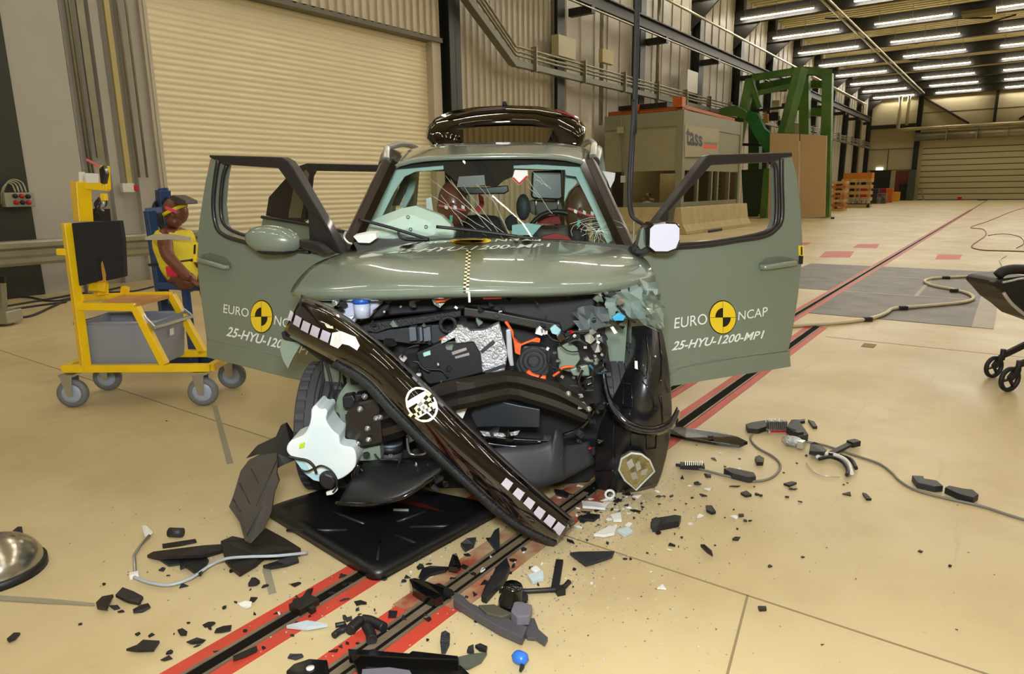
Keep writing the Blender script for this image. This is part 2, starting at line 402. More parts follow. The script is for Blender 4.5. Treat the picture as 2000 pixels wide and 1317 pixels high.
# far wall, other walls
obj('wall_far', MB().box((-12.3, YF, 0), (14, YF+.25, 10.8)), M_wallfar, kind='structure')
mb = MB()
for z in (2.7, 4.6, 6.75): mb.box((-11.6, YF-.03, z), (-7.6, YF, z+.05))
mb.box((-9.9, YF-.03, 2.7), (-9.83, YF, 4.6)); mb.box((-7.4, YF-.03, 7.6), (14, YF, 7.64))
obj('trim_11', mb, mat('panel_joint_brown', '4a412e', .6), kind='structure')
obj('wall_right', MB().box((13.8, -9, 0), (14, YF, 10.8)), M_wallfar, kind='structure')
obj('wall_near', MB().box((-12.3, -9.2, 0), (14, -9, 10.8)), M_wallfar, kind='structure')
rows = []
n = 0
mb = MB(); ys = []
y = -9
while y < YF:
    ys += [(y, 10.6), (y+.2, 10.6), (y+.25, 10.45), (y+.45, 10.45)]; y += .5
mb.grid([[(-12.3, a, z) for a, z in ys], [(14, a, z) for a, z in ys]], smooth=False)
mb.add([(-12.3, -9, 10.8), (14, -9, 10.8), (14, YF, 10.8), (-12.3, YF, 10.8)], [(0, 1, 2, 3)])
obj('ceiling', mb, M_roof, kind='structure')
# far sectional door
mb = MB(); z = 0
DX0, DX1, DT = -7.15, 9.0, 5.0
k = 0
while z < DT-.1:
    mb.box((DX0, YF-.07, z+.07), (DX1, YF, min(z+.5, DT))); z += .5
mb.box((DX0, YF-.03, 0), (DX1, YF-.01, DT))
obj('door_2', mb, M_secdoor, kind='structure')
obj('trim_12', MB().box((DX0, YF-.05, 0), (DX1, YF-.035, 4.95)), mat('door_groove_brown', '3c3420', .7), kind='structure')
# dark doorway and red panel on far wall
obj('door_3', MB().box((-11.2, YF-.06, .3), (-9.5, YF, 2.65)).box((-11.25,YF-.08,2.65),(-9.45,YF,2.75)), mat('black_strip_curtain', '1d211c', .6), kind='structure')
obj('trim_13', MB().box((-9.1, YF-.06, .2), (-7.95, YF, 2.65)), mat('rust_brown_panel', '6b3220', .6), kind='structure')
obj('exit_sign', MB().box((-10.75, YF-.12, 2.76), (-10.2, YF, 2.99)), mat('lit_sign_and_panel', 'fff6e0', .5, emit=3), label='small lit white sign above dark doorway on far wall', cat='sign')
# silver ducts over far door
def solo_tube(name, pts, r, m, label, cat, n=12, group=None): return obj(name, MB().tube(pts, r, n), m, label=label, cat=cat, group=group)
t = thing('air_duct', (-7.5, 72, 5.1), 'silver air duct with bands above the far sectional door', 'duct')
obj('duct_body', MB().tube([(-7.8, 72.3, 5.55), (9, 72.3, 5.55)], .38, 20), M_duct, t)
for x in (-5.4, -3.2, -1.1, 1.0): obj('duct_band', MB().box((x, 71.6, 5.1), (x+.06, 72.9, 6.2)), M_duct, t)
solo_tube('white_pipe', [(-9.2, 72.2, 9.1), (-9.2, 72.2, 6.3), (-8.6, 72.2, 6.25), (9, 72.2, 6.25)], .16, mat('bright_pipe', 'c6bd9c', .3, .5), 'bright pipe running along top of the duct above far door', 'pipe')
solo_tube('white_pipe', [(-8.55, 72.3, 9.1), (-8.55, 72.3, 6.6)], .13, MATS['bright_pipe'], 'short bright vertical pipe beside dark column at far wall', 'pipe')
# diagonal braces
mb = MB().bar((-7.6, 72.9, 9.0), (-3.9, 72.9, 6.5), .16).bar((-2.1, 72.9, 9.1), (-2.1, 72.9, 6.5), .22).bar((-.4, 72.9, 6.6), (3, 72.9, 9), .16)
obj('wall_brace', mb, M_beam, label='dark diagonal steel bracing on the far wall above duct', cat='brace')
obj('wall_beam', MB().box((-11.6, YF-.2, 6.45), (-7.9, YF, 6.75)), M_beam, label='dark horizontal beam on far wall left of far column', cat='beam')
solo_tube('white_pipe', [(-11.3, 45, 8.2), (-11.3, 66, 8.2), (-11.3, 67, 8.0), (-11.3, 67, 0)], .08, MATS['bright_pipe'], 'bright pipe turning down in the far left corner', 'pipe')

# ---- columns
def hcol(X, Y, zt=10.4, w=.42, d=.4):
    t = thing('steel_column', (X, Y, 0), 'x', 'column')
    mb = MB().box((X-d, Y-w/2, 0), (X-d+.03, Y+w/2, zt)).box((X-.03, Y-w/2, 0), (X, Y+w/2, zt)).box((X-d, Y-.012, 0), (X, Y+.012, zt))
    obj('column_shaft', mb, M_col, t); obj('base_plate', MB().box((X-d-.04, Y-w/2-.05, 0), (X+.04, Y+w/2+.05, .025)), M_col, t)
    return t
c0 = thing('steel_column', (-11.45, 3.65, 0), 'dark steel column at left edge carrying the grey button box', 'column')
obj('column_shaft', MB().box((-11.9, 3.3, 0), (-11.45, 4.0, 10.4)), M_col, c0)
obj('side_flange', MB().box((-11.95, 3.0, 0), (-11.75, 3.3, 10.4)), M_beam, c0)
words = ['right of the roller shutter', 'second to the right of the roller shutter', 'behind the hanging black cable', 'carrying a white box above the booth', 'behind the left part of green frame', 'behind the middle of green frame', 'behind the right of green frame', 'just right of the green frame']
c1 = None
for i in range(12):
    Y = 13.6 + 5.4*i - (.5, .5, .3)[min(i, 2)]*(i in (1, 2))
    lab = 'dark steel wall column ' + (words[i] if i < len(words) else 'at the far end of left wall, number %s from the corner' % ['four', 'three', 'two', 'one'][i-8])
    if c1 is None: c1 = hcol(-11.5, Y); c = c1
    else: c = dup(c1, (-11.5, Y, 0))
    c['label'] = lab
cf = hcol(-7.45, 72.9); cf['label'] = 'dark steel column left of the far sectional door'; cf.name = 'steel_column'
# ---- roof beams, fluorescent lamps
bm0 = None; lamp0 = None
for i in range(15):
    Y = YF - 5.4*i - .25
    if bm0 is None:
        bm0 = thing('roof_beam', (0, Y, 9.05), 'x', 'beam', 'black roof beams')
        obj('web', MB().box((-11.9, Y-.03, 9.05), (13.8, Y+.03, 9.62)), M_beam, bm0)
        obj('flange', MB().box((-11.9, Y-.16, 9.05), (13.8, Y+.16, 9.09)).box((-11.9, Y-.16, 9.6), (13.8, Y+.16, 9.64)), M_beam, bm0); b = bm0
        obj('haunch', MB().slab([(-11.9, Y-.05, 9.1), (-10.6, Y-.05, 9.1), (-11.9, Y-.05, 7.9)], (0, .1, 0)), M_beam, bm0)
    else: b = dup(bm0, (0, Y, 9.05))
    b['label'] = 'black steel roof beam spanning the hall under the ribbed roof'
    for j, X in enumerate((-11.5, -6.6, -1.65, 3.3, 8.2)):
        if lamp0 is None:
            lamp0 = thing('ceiling_lamp', (X, Y-.35, 9.2), 'x', 'ceiling lamp'); y = Y-.35
            obj('lamp_housing', MB().box((X, y-.03, 9.22), (X+3.3, y+.03, 9.3)), M_white, lamp0)
            obj('tube', MB().box((X+.03, y-.022, 9.18), (X+1.62, y+.022, 9.22)), M_tube, lamp0); obj('tube', MB().box((X+1.68, y-.022, 9.18), (X+3.27, y+.022, 9.22)), M_tube, lamp0)
            for hx in (.2, 1.64, 3.1): obj('hanger', MB().box((X+hx, y-.01, 9.3), (X+hx+.02, y+.01, 9.9)), M_pipe, lamp0)
            l = lamp0
        else: l = dup(lamp0, (X, Y-.35, 9.2))
        l['label'] = 'lit fluorescent strip lamp under the roof in the ' + ['row along the left wall', 'second row from left wall', 'middle row over the hall', 'row right of the middle', 'row along the right wall'][j]
        l['group'] = ['left row of strip lamps', 'second row of strip lamps', 'middle row of strip lamps', 'fourth row of strip lamps', 'right row of strip lamps'][j]
obj('ceiling_panel', MB().box((-2.9, 39.2, 8.95), (-1.6, 40.1, 9.1)), mat('dim_panel', '83805c', .6), label='grey flat panel hanging under roof beam at upper right', cat='panel')
mb = MB()
for a, b in (((-7.5, 35), (-2, 40.4)), ((-2, 40.4), (4, 35)), ((-9, 40.4), (-2, 46)), ((-7, 57), (-1, 62)), ((-6, 51), (-1, 46))): mb.bar((*a, 9.9), (*b, 9.9), .08)
obj('roof_brace', mb, M_beam, label='thin crossed steel bracing under the roof sheets', cat='brace')
mb = MB().box((XW+.9, -8, 6.72), (XW+1.15, 68, 6.76)).box((XW+.9, -8, 7.08), (XW+1.15, 68, 7.12)).box((XW+1.0, -8, 6.72), (XW+1.03, 68, 7.1))
cr = thing('crane_beam', (XW+1.0, 30, 6.7), 'long black crane runway beam along the left wall', 'beam')
obj('runway', mb, M_beam, cr); obj('conductor_tube', MB().tube([(XW+1.2, -8, 6.62), (XW+1.2, 40, 6.62)], .02, 8), M_white, cr)
for i in range(12): obj('bracket', MB().box((XW+.4, 13.5+5.4*i, 6.5), (XW+1.2, 13.7+5.4*i, 6.72)), M_beam, cr)
for i, (x, z) in enumerate(((-7.45, 9.0), (-7.2, 9.0))):
    solo_tube('ceiling_pipe', [(x, -6, z), (x, 70, z)], .055, MATS['bright_pipe'], ['left one', 'right one'][i] + ' of two parallel bright pipes hanging under the roof beams', 'pipe')
solo_tube('ceiling_pipe', [(-11.1, -6, 8.15), (-11.1, 67, 8.15)], .05, MATS['bright_pipe'], 'single bright pipe under the roof along the left wall', 'pipe')
# cable trays along the left wall, with the sloping run down
cor = (-11.2, 15.6, 4.72); top = WX(905, -10, -11.2); topv = Vector(top) + (Vector(top)-Vector(cor))*1.2
tr = thing('cable_tray', cor, 'long cable trunking with conduits sloping down then running along left wall', 'cable tray')
obj('trunking', MB().bar(topv, cor, .22, .16).bar(cor, (-11.2, 71.5, 4.72), .16, .16), M_tray, tr)
for dz in (.2, .3, .42): obj('conduit', MB().tube([topv+Vector((.05, .05, dz*1.6)), Vector(cor)+Vector((.05, .05, dz)), (-11.15, 71.5, 4.72+dz)], .035, 8), M_pipe, tr)
for i in range(20): obj('support_strap', MB().box((-11.25, 16.5+2.7*i, 4.6), (-11.05, 16.53+2.7*i, 5.25)), M_pipe, tr)
for y in (25.0, 20.6): solo_tube('wall_pipe', [(-11.5, y+.4, 3.5), (-11.5, y+.4, 10)], .07, M_pipe, 'vertical grey pipe on wall ' + ('right of the two cable boxes' if y > 21 else 'above the light switch box'), 'pipe')
# boxes on columns and wall
def wbox(x0, y0, x1, y1, X, d, m, label, name='junction_box', cat='box', bevel=.01):
    a = WX(x0, y1, X); b = WX(x1, y0, X)
    return obj(name, MB().box((X-d, a.y, a.z), (X, b.y, b.z)), m, label=label, cat=cat, bevel=bevel)
wbox(1091, 77, 1125, 108, -11.2, .25, M_secdoor, 'cream electrical box hanging on dark column above the car')
wbox(1342, 142, 1364, 178, -11.2, .3, M_white, 'white cabinet on dark column above the booth')
wbox(1177, 101, 1199, 121, -11.3, .15, MATS['cream_conduit'], 'small yellowish socket box on the wall between columns')
wbox(118, 250, 140, 266, XW+.3, .1, MATS['cream_conduit'], 'small cream junction box on ribbed wall above others')
wbox(125, 375, 149, 388, XW+.3, .1, M_white, 'small white socket box low on ribbed wall behind cart')
wbox(241, 358, 262, 376, XW+.3, .1, M_white, 'white box with red side switch left of roller shutter')
wbox(263, 362, 270, 373, XW+.31, .08, M_red, 'red switch on side of white box by roller shutter', 'switch', 'switch', .004)
# button box on the left column
t = thing('control_box', WX(35, 405, -11.3), 'grey control box with six push buttons on the dark left column', 'control box')
a = WX(12, 405, -11.3); b = WX(66, 376, -11.3)
obj('enclosure', MB().box((-11.45, a.y, a.z), (-11.3, b.y, b.z)), mat('grey_enclosure', '9a9a8c', .5), t, bevel=.01)
for k, (x, y) in enumerate([(29.5, 383), (42, 383), (54.5, 384), (31.5, 395.5), (44, 395.5), (56, 395.5)]):
    c = WX(x, y, -11.3); obj('push_button', MB().lathe([(0, .035), (.028, .035), (.034, 0), (0, 0)], c, (1, 0, 0), 12), M_red if k in (1, 3, 5) else M_black, t)
for k in range(4):
    obj('cable', MB().tube(crom([WX(30+7*k, 376, -11.32), WX(24+6*k, 362-2*k, -11.35), WX(14+2*k, 358-k*2, -11.35), WX(4+k, 372, -11.35), WX(3+k, 400, -11.4)]), .012, 6), M_pipe, t)
# clutter shelf on the wall
t = thing('wall_bracket_rack', WX(180, 420, -11.5), 'dark recess rack with tangled black cables on wall behind the cart', 'cable rack')
obj('back_board', MB().slab([WX(*p, -11.7) for p in [(125, 408), (212, 408), (214, 432), (128, 432)]], (.05, 0, 0)), M_black, t)
for k in range(9):
    x = 135+rnd.random()*85; obj('cable', MB().tube(crom([WX(x+rnd.uniform(-12, 12), 385+rnd.random()*40, -11.5) for _ in range(4)]), .012, 6), M_rubber, t)
# guard rail
t = thing('guard_rail', (-10.6, 4, 0), 'galvanised crash barrier rail along the left wall behind cart', 'guard rail')
prof = [(0, .62), (.06, .62), (.09, .66), (.09, .72), (.03, .76), (.03, .84), (.09, .88), (.09, .94), (.06, .97), (0, .98)]
gz = lambda z: z*.92-.06
rows = [[(-10.75+x, yy, gz(z)) for x, z in prof] for yy in (-1, 6.1)]
obj('rail_beam', MB().grid(rows, smooth=False), M_galv, t, solid=.006)
for y in (.5, 2.4, 4.3, 5.9): obj('rail_post', MB().box((-10.88, y, 0), (-10.76, y+.08, .85)), M_galv, t)
obj('red_end', MB().box((-10.74, 4.35, .6), (-10.64, 4.5, .78)), M_red, t)
t = thing('floor_lamp_stand', G(8, 640), 'grey equipment box and small lamp stand at left edge', 'equipment')
obj('case', MB().kbox(G(5, 618, .1), (.28, .25, .14)), M_galv, t, bevel=.01)
obj('upright', MB().bar(G(8, 606), P(5, 545, w2k(G(8,606)).y), .06), M_galv, t)
obj('round_lamp', MB().kbox(P(4, 546, w2k(G(8,606)).y-.03), (.09, .05, .09)), M_black, t)
# tangled cables on the floor by the wall
for i, pth in enumerate([[(0, 600), (60, 590), (120, 580), (170, 572), (250, 570), (300, 560)], [(0, 625), (60, 617), (100, 600), (140, 584), (200, 578), (260, 580)], [(0, 585), (50, 580), (100, 588), (150, 580), (240, 560)], [(20, 605), (80, 596), (130, 590)]]):
    obj('floor_cable', MB().tube(gt(pth, .015), .014, 6), M_rubber, label='dark cable lying on floor along left wall, ' + ['outermost loop', 'one bending towards the grey box', 'one closest to the wall', 'shortest one'][i], cat='cable')
# ================================================================ THE CRASHED CAR
def uc(v): return -.14 + (v-3)*.033
car = thing('crashed_car', k2w((uc(4.2), 4.2, 0)), 'wrecked sage green compact car with open doors and torn off front', 'car')
def K_(u, v, z): return k2w((u, v, z))
def C(x, v, z): return K_(uc(v)+x, v, z)       # x from the car's centre line
def grid_px(rows, n=4):    # rows of (x, y, v) -> smooth grid
    return [crom([P(*p) for p in r_], n) for r_ in rows]
# ---- hood
H0 = [(570, 571, 2.96), (640, 575, 2.80), (760, 574, 2.70), (915, 568, 2.64), (1060, 567, 2.68), (1180, 560, 2.80), (1279, 544, 3.0)]
H1 = [(583, 548, 3.02), (668, 545, 2.88), (775, 543, 2.78), (915, 540, 2.74), (1050, 539, 2.78), (1166, 534, 2.88), (1272, 527, 3.04)]
H2 = [(612, 520, 3.12), (700, 512, 3.0), (790, 510, 2.95), (915, 507, 2.92), (1040, 506, 2.95), (1150, 506, 3.02), (1262, 510, 3.12)]
H3 = [(655, 501, 3.28), (730, 494, 3.18), (810, 490, 3.14), (918, 486, 3.12), (1030, 485, 3.14), (1125, 486, 3.2), (1248, 498, 3.28)]
H4 = [(690, 492, 3.42), (765, 483, 3.32), (840, 474, 3.3), (921, 470, 3.28), (1010, 470, 3.3), (1110, 474, 3.34), (1240, 490, 3.42)]
rows = grid_px([H0, H1, H2, H3, H4], 4)
lipdown = [p + k2w((0, .05, -.03)) for p in rows[0]]
cols = list(zip(lipdown, *rows)); cols = [crom(list(c), 3) for c in cols]; rows = [list(r_) for r_ in zip(*cols)]
hood = obj('hood', MB().grid(rows), M_paint, car, solid=.012)
_hs = hitter(hood)
def hs(x, y, l): return _hs(x, y, l+.0065)
M_wdec = mat('white_lettering', 'e8ece6', .4); M_ydec = mat('yellow_sticker', 'e8c92a', .4); M_bdec = mat('black_sticker', '16140e', .4)
tm, tf = textmesh('25-HYU-1200-MP1', .2, .015)
decal('lettering', tm, tf, [(757, 499), (1078, 486), (1075, 479), (776, 490)], hs, M_wdec, hood)
tm, tf = textmesh('NCAP'); decal('lettering', tm, tf, [(966, 476), (1060, 473.5), (1055, 469), (970, 470.5)], hs, M_wdec, hood)
tm, tf = textmesh('EURO'); decal('lettering', tm, tf, [(780, 484), (872, 478), (874, 474), (800, 478)], hs, M_wdec, hood)
s_, f_ = disc(.5, .5, .5, .5, 40, inner=.6); Q = [(880, 480), (960, 480), (960, 468), (880, 468)]
decal('target_marker', s_, f_, Q, hs, M_ydec, hood)
s_, f_ = disc(.5, .5, .3, .3); decal('target_marker', s_, f_, Q, hs, M_ydec, hood)
for a in (90, 270):
    s_, f_ = disc(.5, .5, .3, .3, 12, a, a+90); decal('target_marker', s_, f_, Q, hs, M_bdec, hood, .005)
def checker(q, n, surf, parent):
    mw = MB(); mk = MB(); 
    for i in range(n):
        for j in range(2):
            vs = [surf(*quadmap(q, s, t), .003) for s, t in ((j/2, i/n), ((j+1)/2, i/n), ((j+1)/2, (i+1)/n), (j/2, (i+1)/n))]
            (mw if (i+j) % 2 else mk).add(vs, [(0, 1, 2, 3)])
    obj('checker_tape', mw, mat('cream_tape', 'e8e2b4', .5), parent); obj('checker_tape', mk, M_bdec, parent)
checker([(905, 569), (916, 569), (920, 492), (911, 492)], 22, hs, hood)
obj('tape_end', MB().ps([(914, 570), (918, 570), (919, 591), (915, 591)], 2.63, .004), M_white, hood)
# ---- roof, pillars, side shell
zr = lambda v: {True: 0}.get(False, None)
z_f = P(953, 307, 3.72).z; z_m = P(985, 281, 4.35).z
def roofz(v): 
    ks = [(3.72, z_f), (3.85, z_f+.025), (4.35, z_m), (4.9, z_m), (5.45, z_m-.03)]
    for (a, za), (b, zb) in zip(ks, ks[1:]):
        if v <= b: return lerp(za, zb, (v-a)/(b-a))
    return ks[-1][1]
def hw(v): return .553 + .06*min(1, (v-3.72)/.8)
rows = []
for v in (3.72, 3.78, 3.9, 4.1, 4.35, 4.7, 5.1, 5.45):
    rows.append([K_(uc(v)+.01+hw(v)*s, v + .05*abs(s)**3, roofz(v) - .012*s*s - .05*abs(s)**6) for s in [i/8 for i in range(-8, 9)]])
roof = obj('roof', MB().grid(rows), M_paint, car, solid=.02)
for v in (4.15, 4.32): obj('roof_rib', MB().tube([C(x, v, roofz(v)+.004-.012*(x/.6)**2) for x in (-.3, -.1, .1, .3)], .006, 6), M_paint, roof)
obj('headliner', MB().grid([[C(x*.9, v, roofz(3.8)-.04) for x in (-.55, 0, .55)] for v in (3.8, 4.4, 5.3)]), mat('dark_brown_headliner', '241511', .8), car)
obj('header_band', MB().ps([(762, 318), (860, 311), (953, 309), (1050, 310), (1148, 317), (1150, 326), (1050, 320), (1003, 322), (1003, 345), (985, 352), (970, 365), (900, 362), (868, 335), (866, 322), (765, 331)], 3.8, .01), MATS['dark_brown_headliner'], car)
M_pil = mat('dark_brown_black_pillar', '2c2420', .3, coat=.3)
for s, x0, y0, x1, y1 in ((-1, 755, 318, 668, 500), (1, 1153, 316, 1238, 500)):
    a = P(x0, y0, 3.78); b = P(x1, y1, 3.42)
    obj('front_pillar', MB().bar(a, b, .052, .07, k2w((0, 1, .5))), M_pil, car, bevel=.012)
    obj('pillar_seal', MB().bar(a + k2w((-s*.042, 0, 0)), b + k2w((-s*.042, -.01, 0)), .035, .03, k2w((0, 1, .5))), M_blackg, car)
for s in (-1, 1):   # side shell
    obj('roof_side', MB().tube(crom([C(s*.575, 3.82, z_f-.035), C(s*.64, 4.3, z_m-.05), C(s*.66, 5, z_m-.06), C(s*.64, 5.5, z_m-.1)]), .03, 10), M_pil, car)
    obj('middle_pillar', MB().bar(C(s*.665, 4.62, z_m-.06), C(s*.76, 4.55, .95), .06, .13, k2w((0, 1, 0))).bar(C(s*.76, 4.55, .95), C(s*.76, 4.55, .35), .06, .16, k2w((0, 1, 0))), M_paintin, car)
    obj('rear_pillar', MB().bar(C(s*.655, 5.25, z_m-.1), C(s*.75, 5.35, .95), .07, .2, k2w((0, 1, 0))), M_paint, car)
    obj('sill', MB().bar(C(s*.76, 3.55, .34), C(s*.76, 5.2, .34), .12, .16), M_paint, car, bevel=.02)
    obj('rear_wing', MB().hexa([C(s*.70, 5.15, .38), C(s*.80, 5.15, .38), C(s*.80, 5.75, .38), C(s*.70, 5.8, .38), C(s*.70, 5.15, .98), C(s*.79, 5.15, .98), C(s*.77, 5.75, .98), C(s*.68, 5.8, .98)]), M_paint, car, bevel=.03)
obj('rear_side_door', MB().hexa([C(.72, 4.64, .36), C(.81, 4.64, .36), C(.81, 5.15, .36), C(.72, 5.15, .36), C(.72, 4.64, .98), C(.80, 4.64, .98), C(.80, 5.15, .98), C(.72, 5.15, .98)]), M_paint, car, bevel=.02)
obj('floor_pan', MB().hexa([C(-.7, 3.5, .18), C(.7, 3.5, .18), C(.7, 5.7, .22), C(-.7, 5.7, .22), C(-.7, 3.5, .3), C(.7, 3.5, .3), C(.7, 5.7, .34), C(-.7, 5.7, .34)]), M_black, car)
obj('battery_case', MB().hexa([C(-.55, 3.75, .13), C(.55, 3.75, .13), C(.55, 5, .13), C(-.55, 5, .13), C(-.55, 3.75, .2), C(.55, 3.75, .2), C(.55, 5, .2), C(-.55, 5, .2)]), M_steelblk, car)
obj('firewall', MB().hexa([C(-.68, 3.42, .25), C(.68, 3.42, .25), C(.68, 3.5, .25), C(-.68, 3.5, .25), C(-.66, 3.42, 1.02), C(.66, 3.42, 1.02), C(.66, 3.5, 1.02), C(-.66, 3.5, 1.02)]), M_black, car)
obj('dashboard', MB().hexa([C(-.62, 3.42, .95), C(.62, 3.42, .95), C(.62, 3.85, .95), C(-.62, 3.85, .95), C(-.6, 3.45, 1.02), C(.6, 3.45, 1.02), C(.6, 3.85, 1.08), C(-.6, 3.85, 1.08)]), M_black, car, bevel=.03)
obj('rear_bumper', MB().hexa([C(-.74, 5.75, .32), C(.74, 5.75, .32), C(.7, 5.95, .32), C(-.7, 5.95, .32), C(-.74, 5.75, .62), C(.74, 5.75, .62), C(.7, 5.95, .62), C(-.7, 5.95, .62)]), M_black, car, bevel=.03)
# roof rails
for s, pp in ((-1, [(763, 312), (772, 292), (800, 280), (835, 283)]), (1, [(1148, 305), (1140, 285), (1118, 274), (1098, 284)])):
    a = C(s*.60, 3.9, roofz(3.9)-.02)
    pts = [C(s*.575, 3.9, roofz(3.9)-.03), C(s*.585, 3.98, roofz(4)+.012), C(s*.6, 4.15, roofz(4.1)+.02), C(s*.615, 4.7, roofz(4.7)+.03), C(s*.61, 5.25, roofz(5.2)+.04), C(s*.6, 5.4, roofz(5.4)-.02)]
    obj('roof_rail', MB().tube(crom(pts, 4), .019, 10), M_silver, car, label='silver roof rail')
# ---- opened tailgate (lies above the roof line)
TV = 5.75
top = [(834, 268), (838, 250), (852, 233), (880, 220), (925, 212), (990, 208), (1050, 210), (1098, 218), (1128, 232), (1141, 250), (1140, 275)]
bot = [(850, 290), (860, 290), (870, 290), (905, 290), (945, 290), (990, 290), (1030, 290), (1065, 290), (1095, 290), (1120, 290), (1132, 290)]
vz = lambda x: TV + .12*(1-((x-988)/154)**2) 
M_tg = mat('gloss_dark_brown_tailgate', '0e0605', .06, coat=1)
tg = thing('dummy', (0, 0, 0), 'x', 'x'); bpy.data.objects.remove(tg)
rr = []
for t in (0, .15, .3, .46, .75, 1.0):
    rr.append([P(lerp(a[0], b[0], t), lerp(a[1], b[1], t), vz(a[0]) - .08*math.sin(min(1, t*2.2)*math.pi/2)) for a, b in zip(top, bot)])
# ring frame: leave the glass opening in the middle
mb = MB(); n0 = len(rr[0]); base = [p for r_ in rr for p in r_]; fs = []
for i in range(len(rr)-1):
    for j in range(n0-1):
        if i >= 3 and 3 <= j <= 6: continue
        fs.append((i*n0+j, i*n0+j+1, (i+1)*n0+j+1, (i+1)*n0+j))
mb.add(base, fs, True)
tail = obj('tailgate', mb, M_tg, car, solid=.03)
mb = MB(); fs = []
for i in (3, 4):
    for j in (3, 4, 5, 6): fs.append((i*n0+j, i*n0+j+1, (i+1)*n0+j+1, (i+1)*n0+j))
mb.add(base, fs, True); obj('rear_window', mb, M_dark, tail)
obj('tail_arm', MB().tube([C(-.5, 5.4, roofz(5.4)-.03), P(870, 285, TV-.05)], .02, 8), M_black, tail); obj('tail_arm', MB().tube([C(.5, 5.4, roofz(5.4)-.03), P(1105, 285, TV-.05)], .02, 8), M_black, tail)
obj('rear_wiper', MB().tube(pt([(890, 226), (930, 217), (988, 212)], TV-.14), [.006]*6+[.014]*7, 8), mat('maroon_black_wiper', '3a2226', .4), tail)
obj('wiper_pivot', MB().lathe([(0, 0), (.02, 0), (.02, .04), (0, .04)], P(986, 209, TV-.1), (0, 0, 1), 12), M_black, tail)
obj('spoiler_lip', MB().tube(pt([(1085, 216), (1118, 227), (1136, 243)], TV+.0), .01, 6), mat('deep_red_lamp', '8e1418', .2, coat=1), tail)
# ---- windshield
WT = [(762, 322, 3.80), (860, 313, 3.74), (953, 311, 3.72), (1050, 312, 3.74), (1147, 319, 3.80)]
WB = [(676, 492, 3.46), (800, 490, 3.37), (920, 480, 3.34), (1060, 478, 3.37), (1229, 486, 3.46)]
rows = []
for t in (0, .25, .5, .75, 1): rows.append(crom([P(lerp(a[0], b[0], t), lerp(a[1], b[1], t), lerp(a[2], b[2], t) - .02*math.sin(math.pi*t)) for a, b in zip(WT, WB)], 4))
ws = obj('windshield', MB().grid(rows), M_glass, car)
wsh = hitter(ws)
M_crack = mat('white_glass_crack', 'c9d6cf', .3)
def crack(pts, r=.0012):
    q = [wsh(x, y, .002) for x, y in pts]; obj('crack', MB().tube(q, r, 5), M_crack, ws)
for a, b in (((838, 350), (962, 440)), ((835, 378), (945, 445)), ((905, 362), (985, 470)), ((948, 362), (1000, 465)), ((880, 352), (958, 450)), ((870, 345), (935, 420)), ((930, 360), (970, 400)),
             ((1040, 335), (1075, 370)), ((1045, 350), (1070, 365)), ((895, 425), (950, 462)), ((1025, 345), (1080, 420)), ((1030, 365), (1055, 388)), ((912, 405), (985, 455)), ((860, 380), (905, 440))):
    n = 7; pp = [(lerp(a[0], b[0], i/n)+rnd.uniform(-1.5, 1.5), lerp(a[1], b[1], i/n)+rnd.uniform(-1.5, 1.5)) for i in range(n+1)]; crack(pp, .0009)
cx, cy = 1165, 452
for i in range(22):
    a = rnd.uniform(0, 2*math.pi); l = rnd.uniform(12, 45); pp = [(cx, cy)]
    for k in range(1, 5): pp.append((cx+math.cos(a)*l*k/4*1.2+rnd.uniform(-3, 3), min(478, cy+math.sin(a)*l*k/4*.7+rnd.uniform(-3, 3))))
    crack(pp, .0008)
for i in range(6):
    rr_ = 8+i*7; a0 = rnd.uniform(2, 4); crack([(cx+math.cos(a0+k*.4)*rr_*1.4, min(478, cy+math.sin(a0+k*.4)*rr_*.6+rnd.uniform(-2, 2))) for k in range(7)], .0008)
obj('hanging_tag', MB().slab([wsh(x, y, .004) for x, y in [(1006, 333), (1030, 334), (1031, 345), (1014, 363), (1000, 350)]], k2w((0, -.002, 0))), mat('paper_tag', 'e4eaee', .6), ws)
obj('tag_border', MB().slab([wsh(x, y, .008) for x, y in [(1000, 350), (1003, 348), (1014, 359), (1028, 345), (1031, 347), (1014, 363)]], k2w((0, -.002, 0))), M_red, ws)
obj('roof_marker', MB().ball(C(.17, 3.73, z_f+.0), .008), M_white, car)
# wipers
for pts in ([(700, 428), (760, 444), (820, 462), (838, 467)], [(852, 443), (920, 450), (975, 457), (1010, 462)]):
    q = pt([(x, y, 3.40 if x < 850 else 3.30) for x, y in pts]); n = len(q)
    obj('wiper', MB().tube(q, .0085, 6), M_black, car)
obj('wiper_arm', MB().tube(pt([(778, 452), (782, 464), (800, 468), (838, 468)], 3.38), .006, 6), M_black, car)
obj('wiper_arm', MB().tube(pt([(975, 457), (1015, 463), (1050, 466)], 3.30), .006, 6), M_rubber, car)
obj('loose_tissue', MB().slab([P(x, y, 3.3) for x, y in [(690, 462), (712, 457), (734, 456), (735, 466), (722, 475), (700, 474)]], k2w((.01, .03, .01))), mat('white_paper', 'e6e6e2', .7), car)
obj('trim_clip', MB().tube(pt([(676, 452), (672, 463), (680, 474), (688, 476)], 3.3), .006, 6), M_silver, car)
obj('cowl_strip', MB().ps([(690, 474), (735, 467), (770, 470), (840, 468), (920, 465), (1050, 468), (1110, 470), (1230, 480), (1225, 492), (1100, 479), (920, 475), (800, 486), (700, 494)], 3.40, .06), mat('satin_black_cowl', '33322c', .5), car)
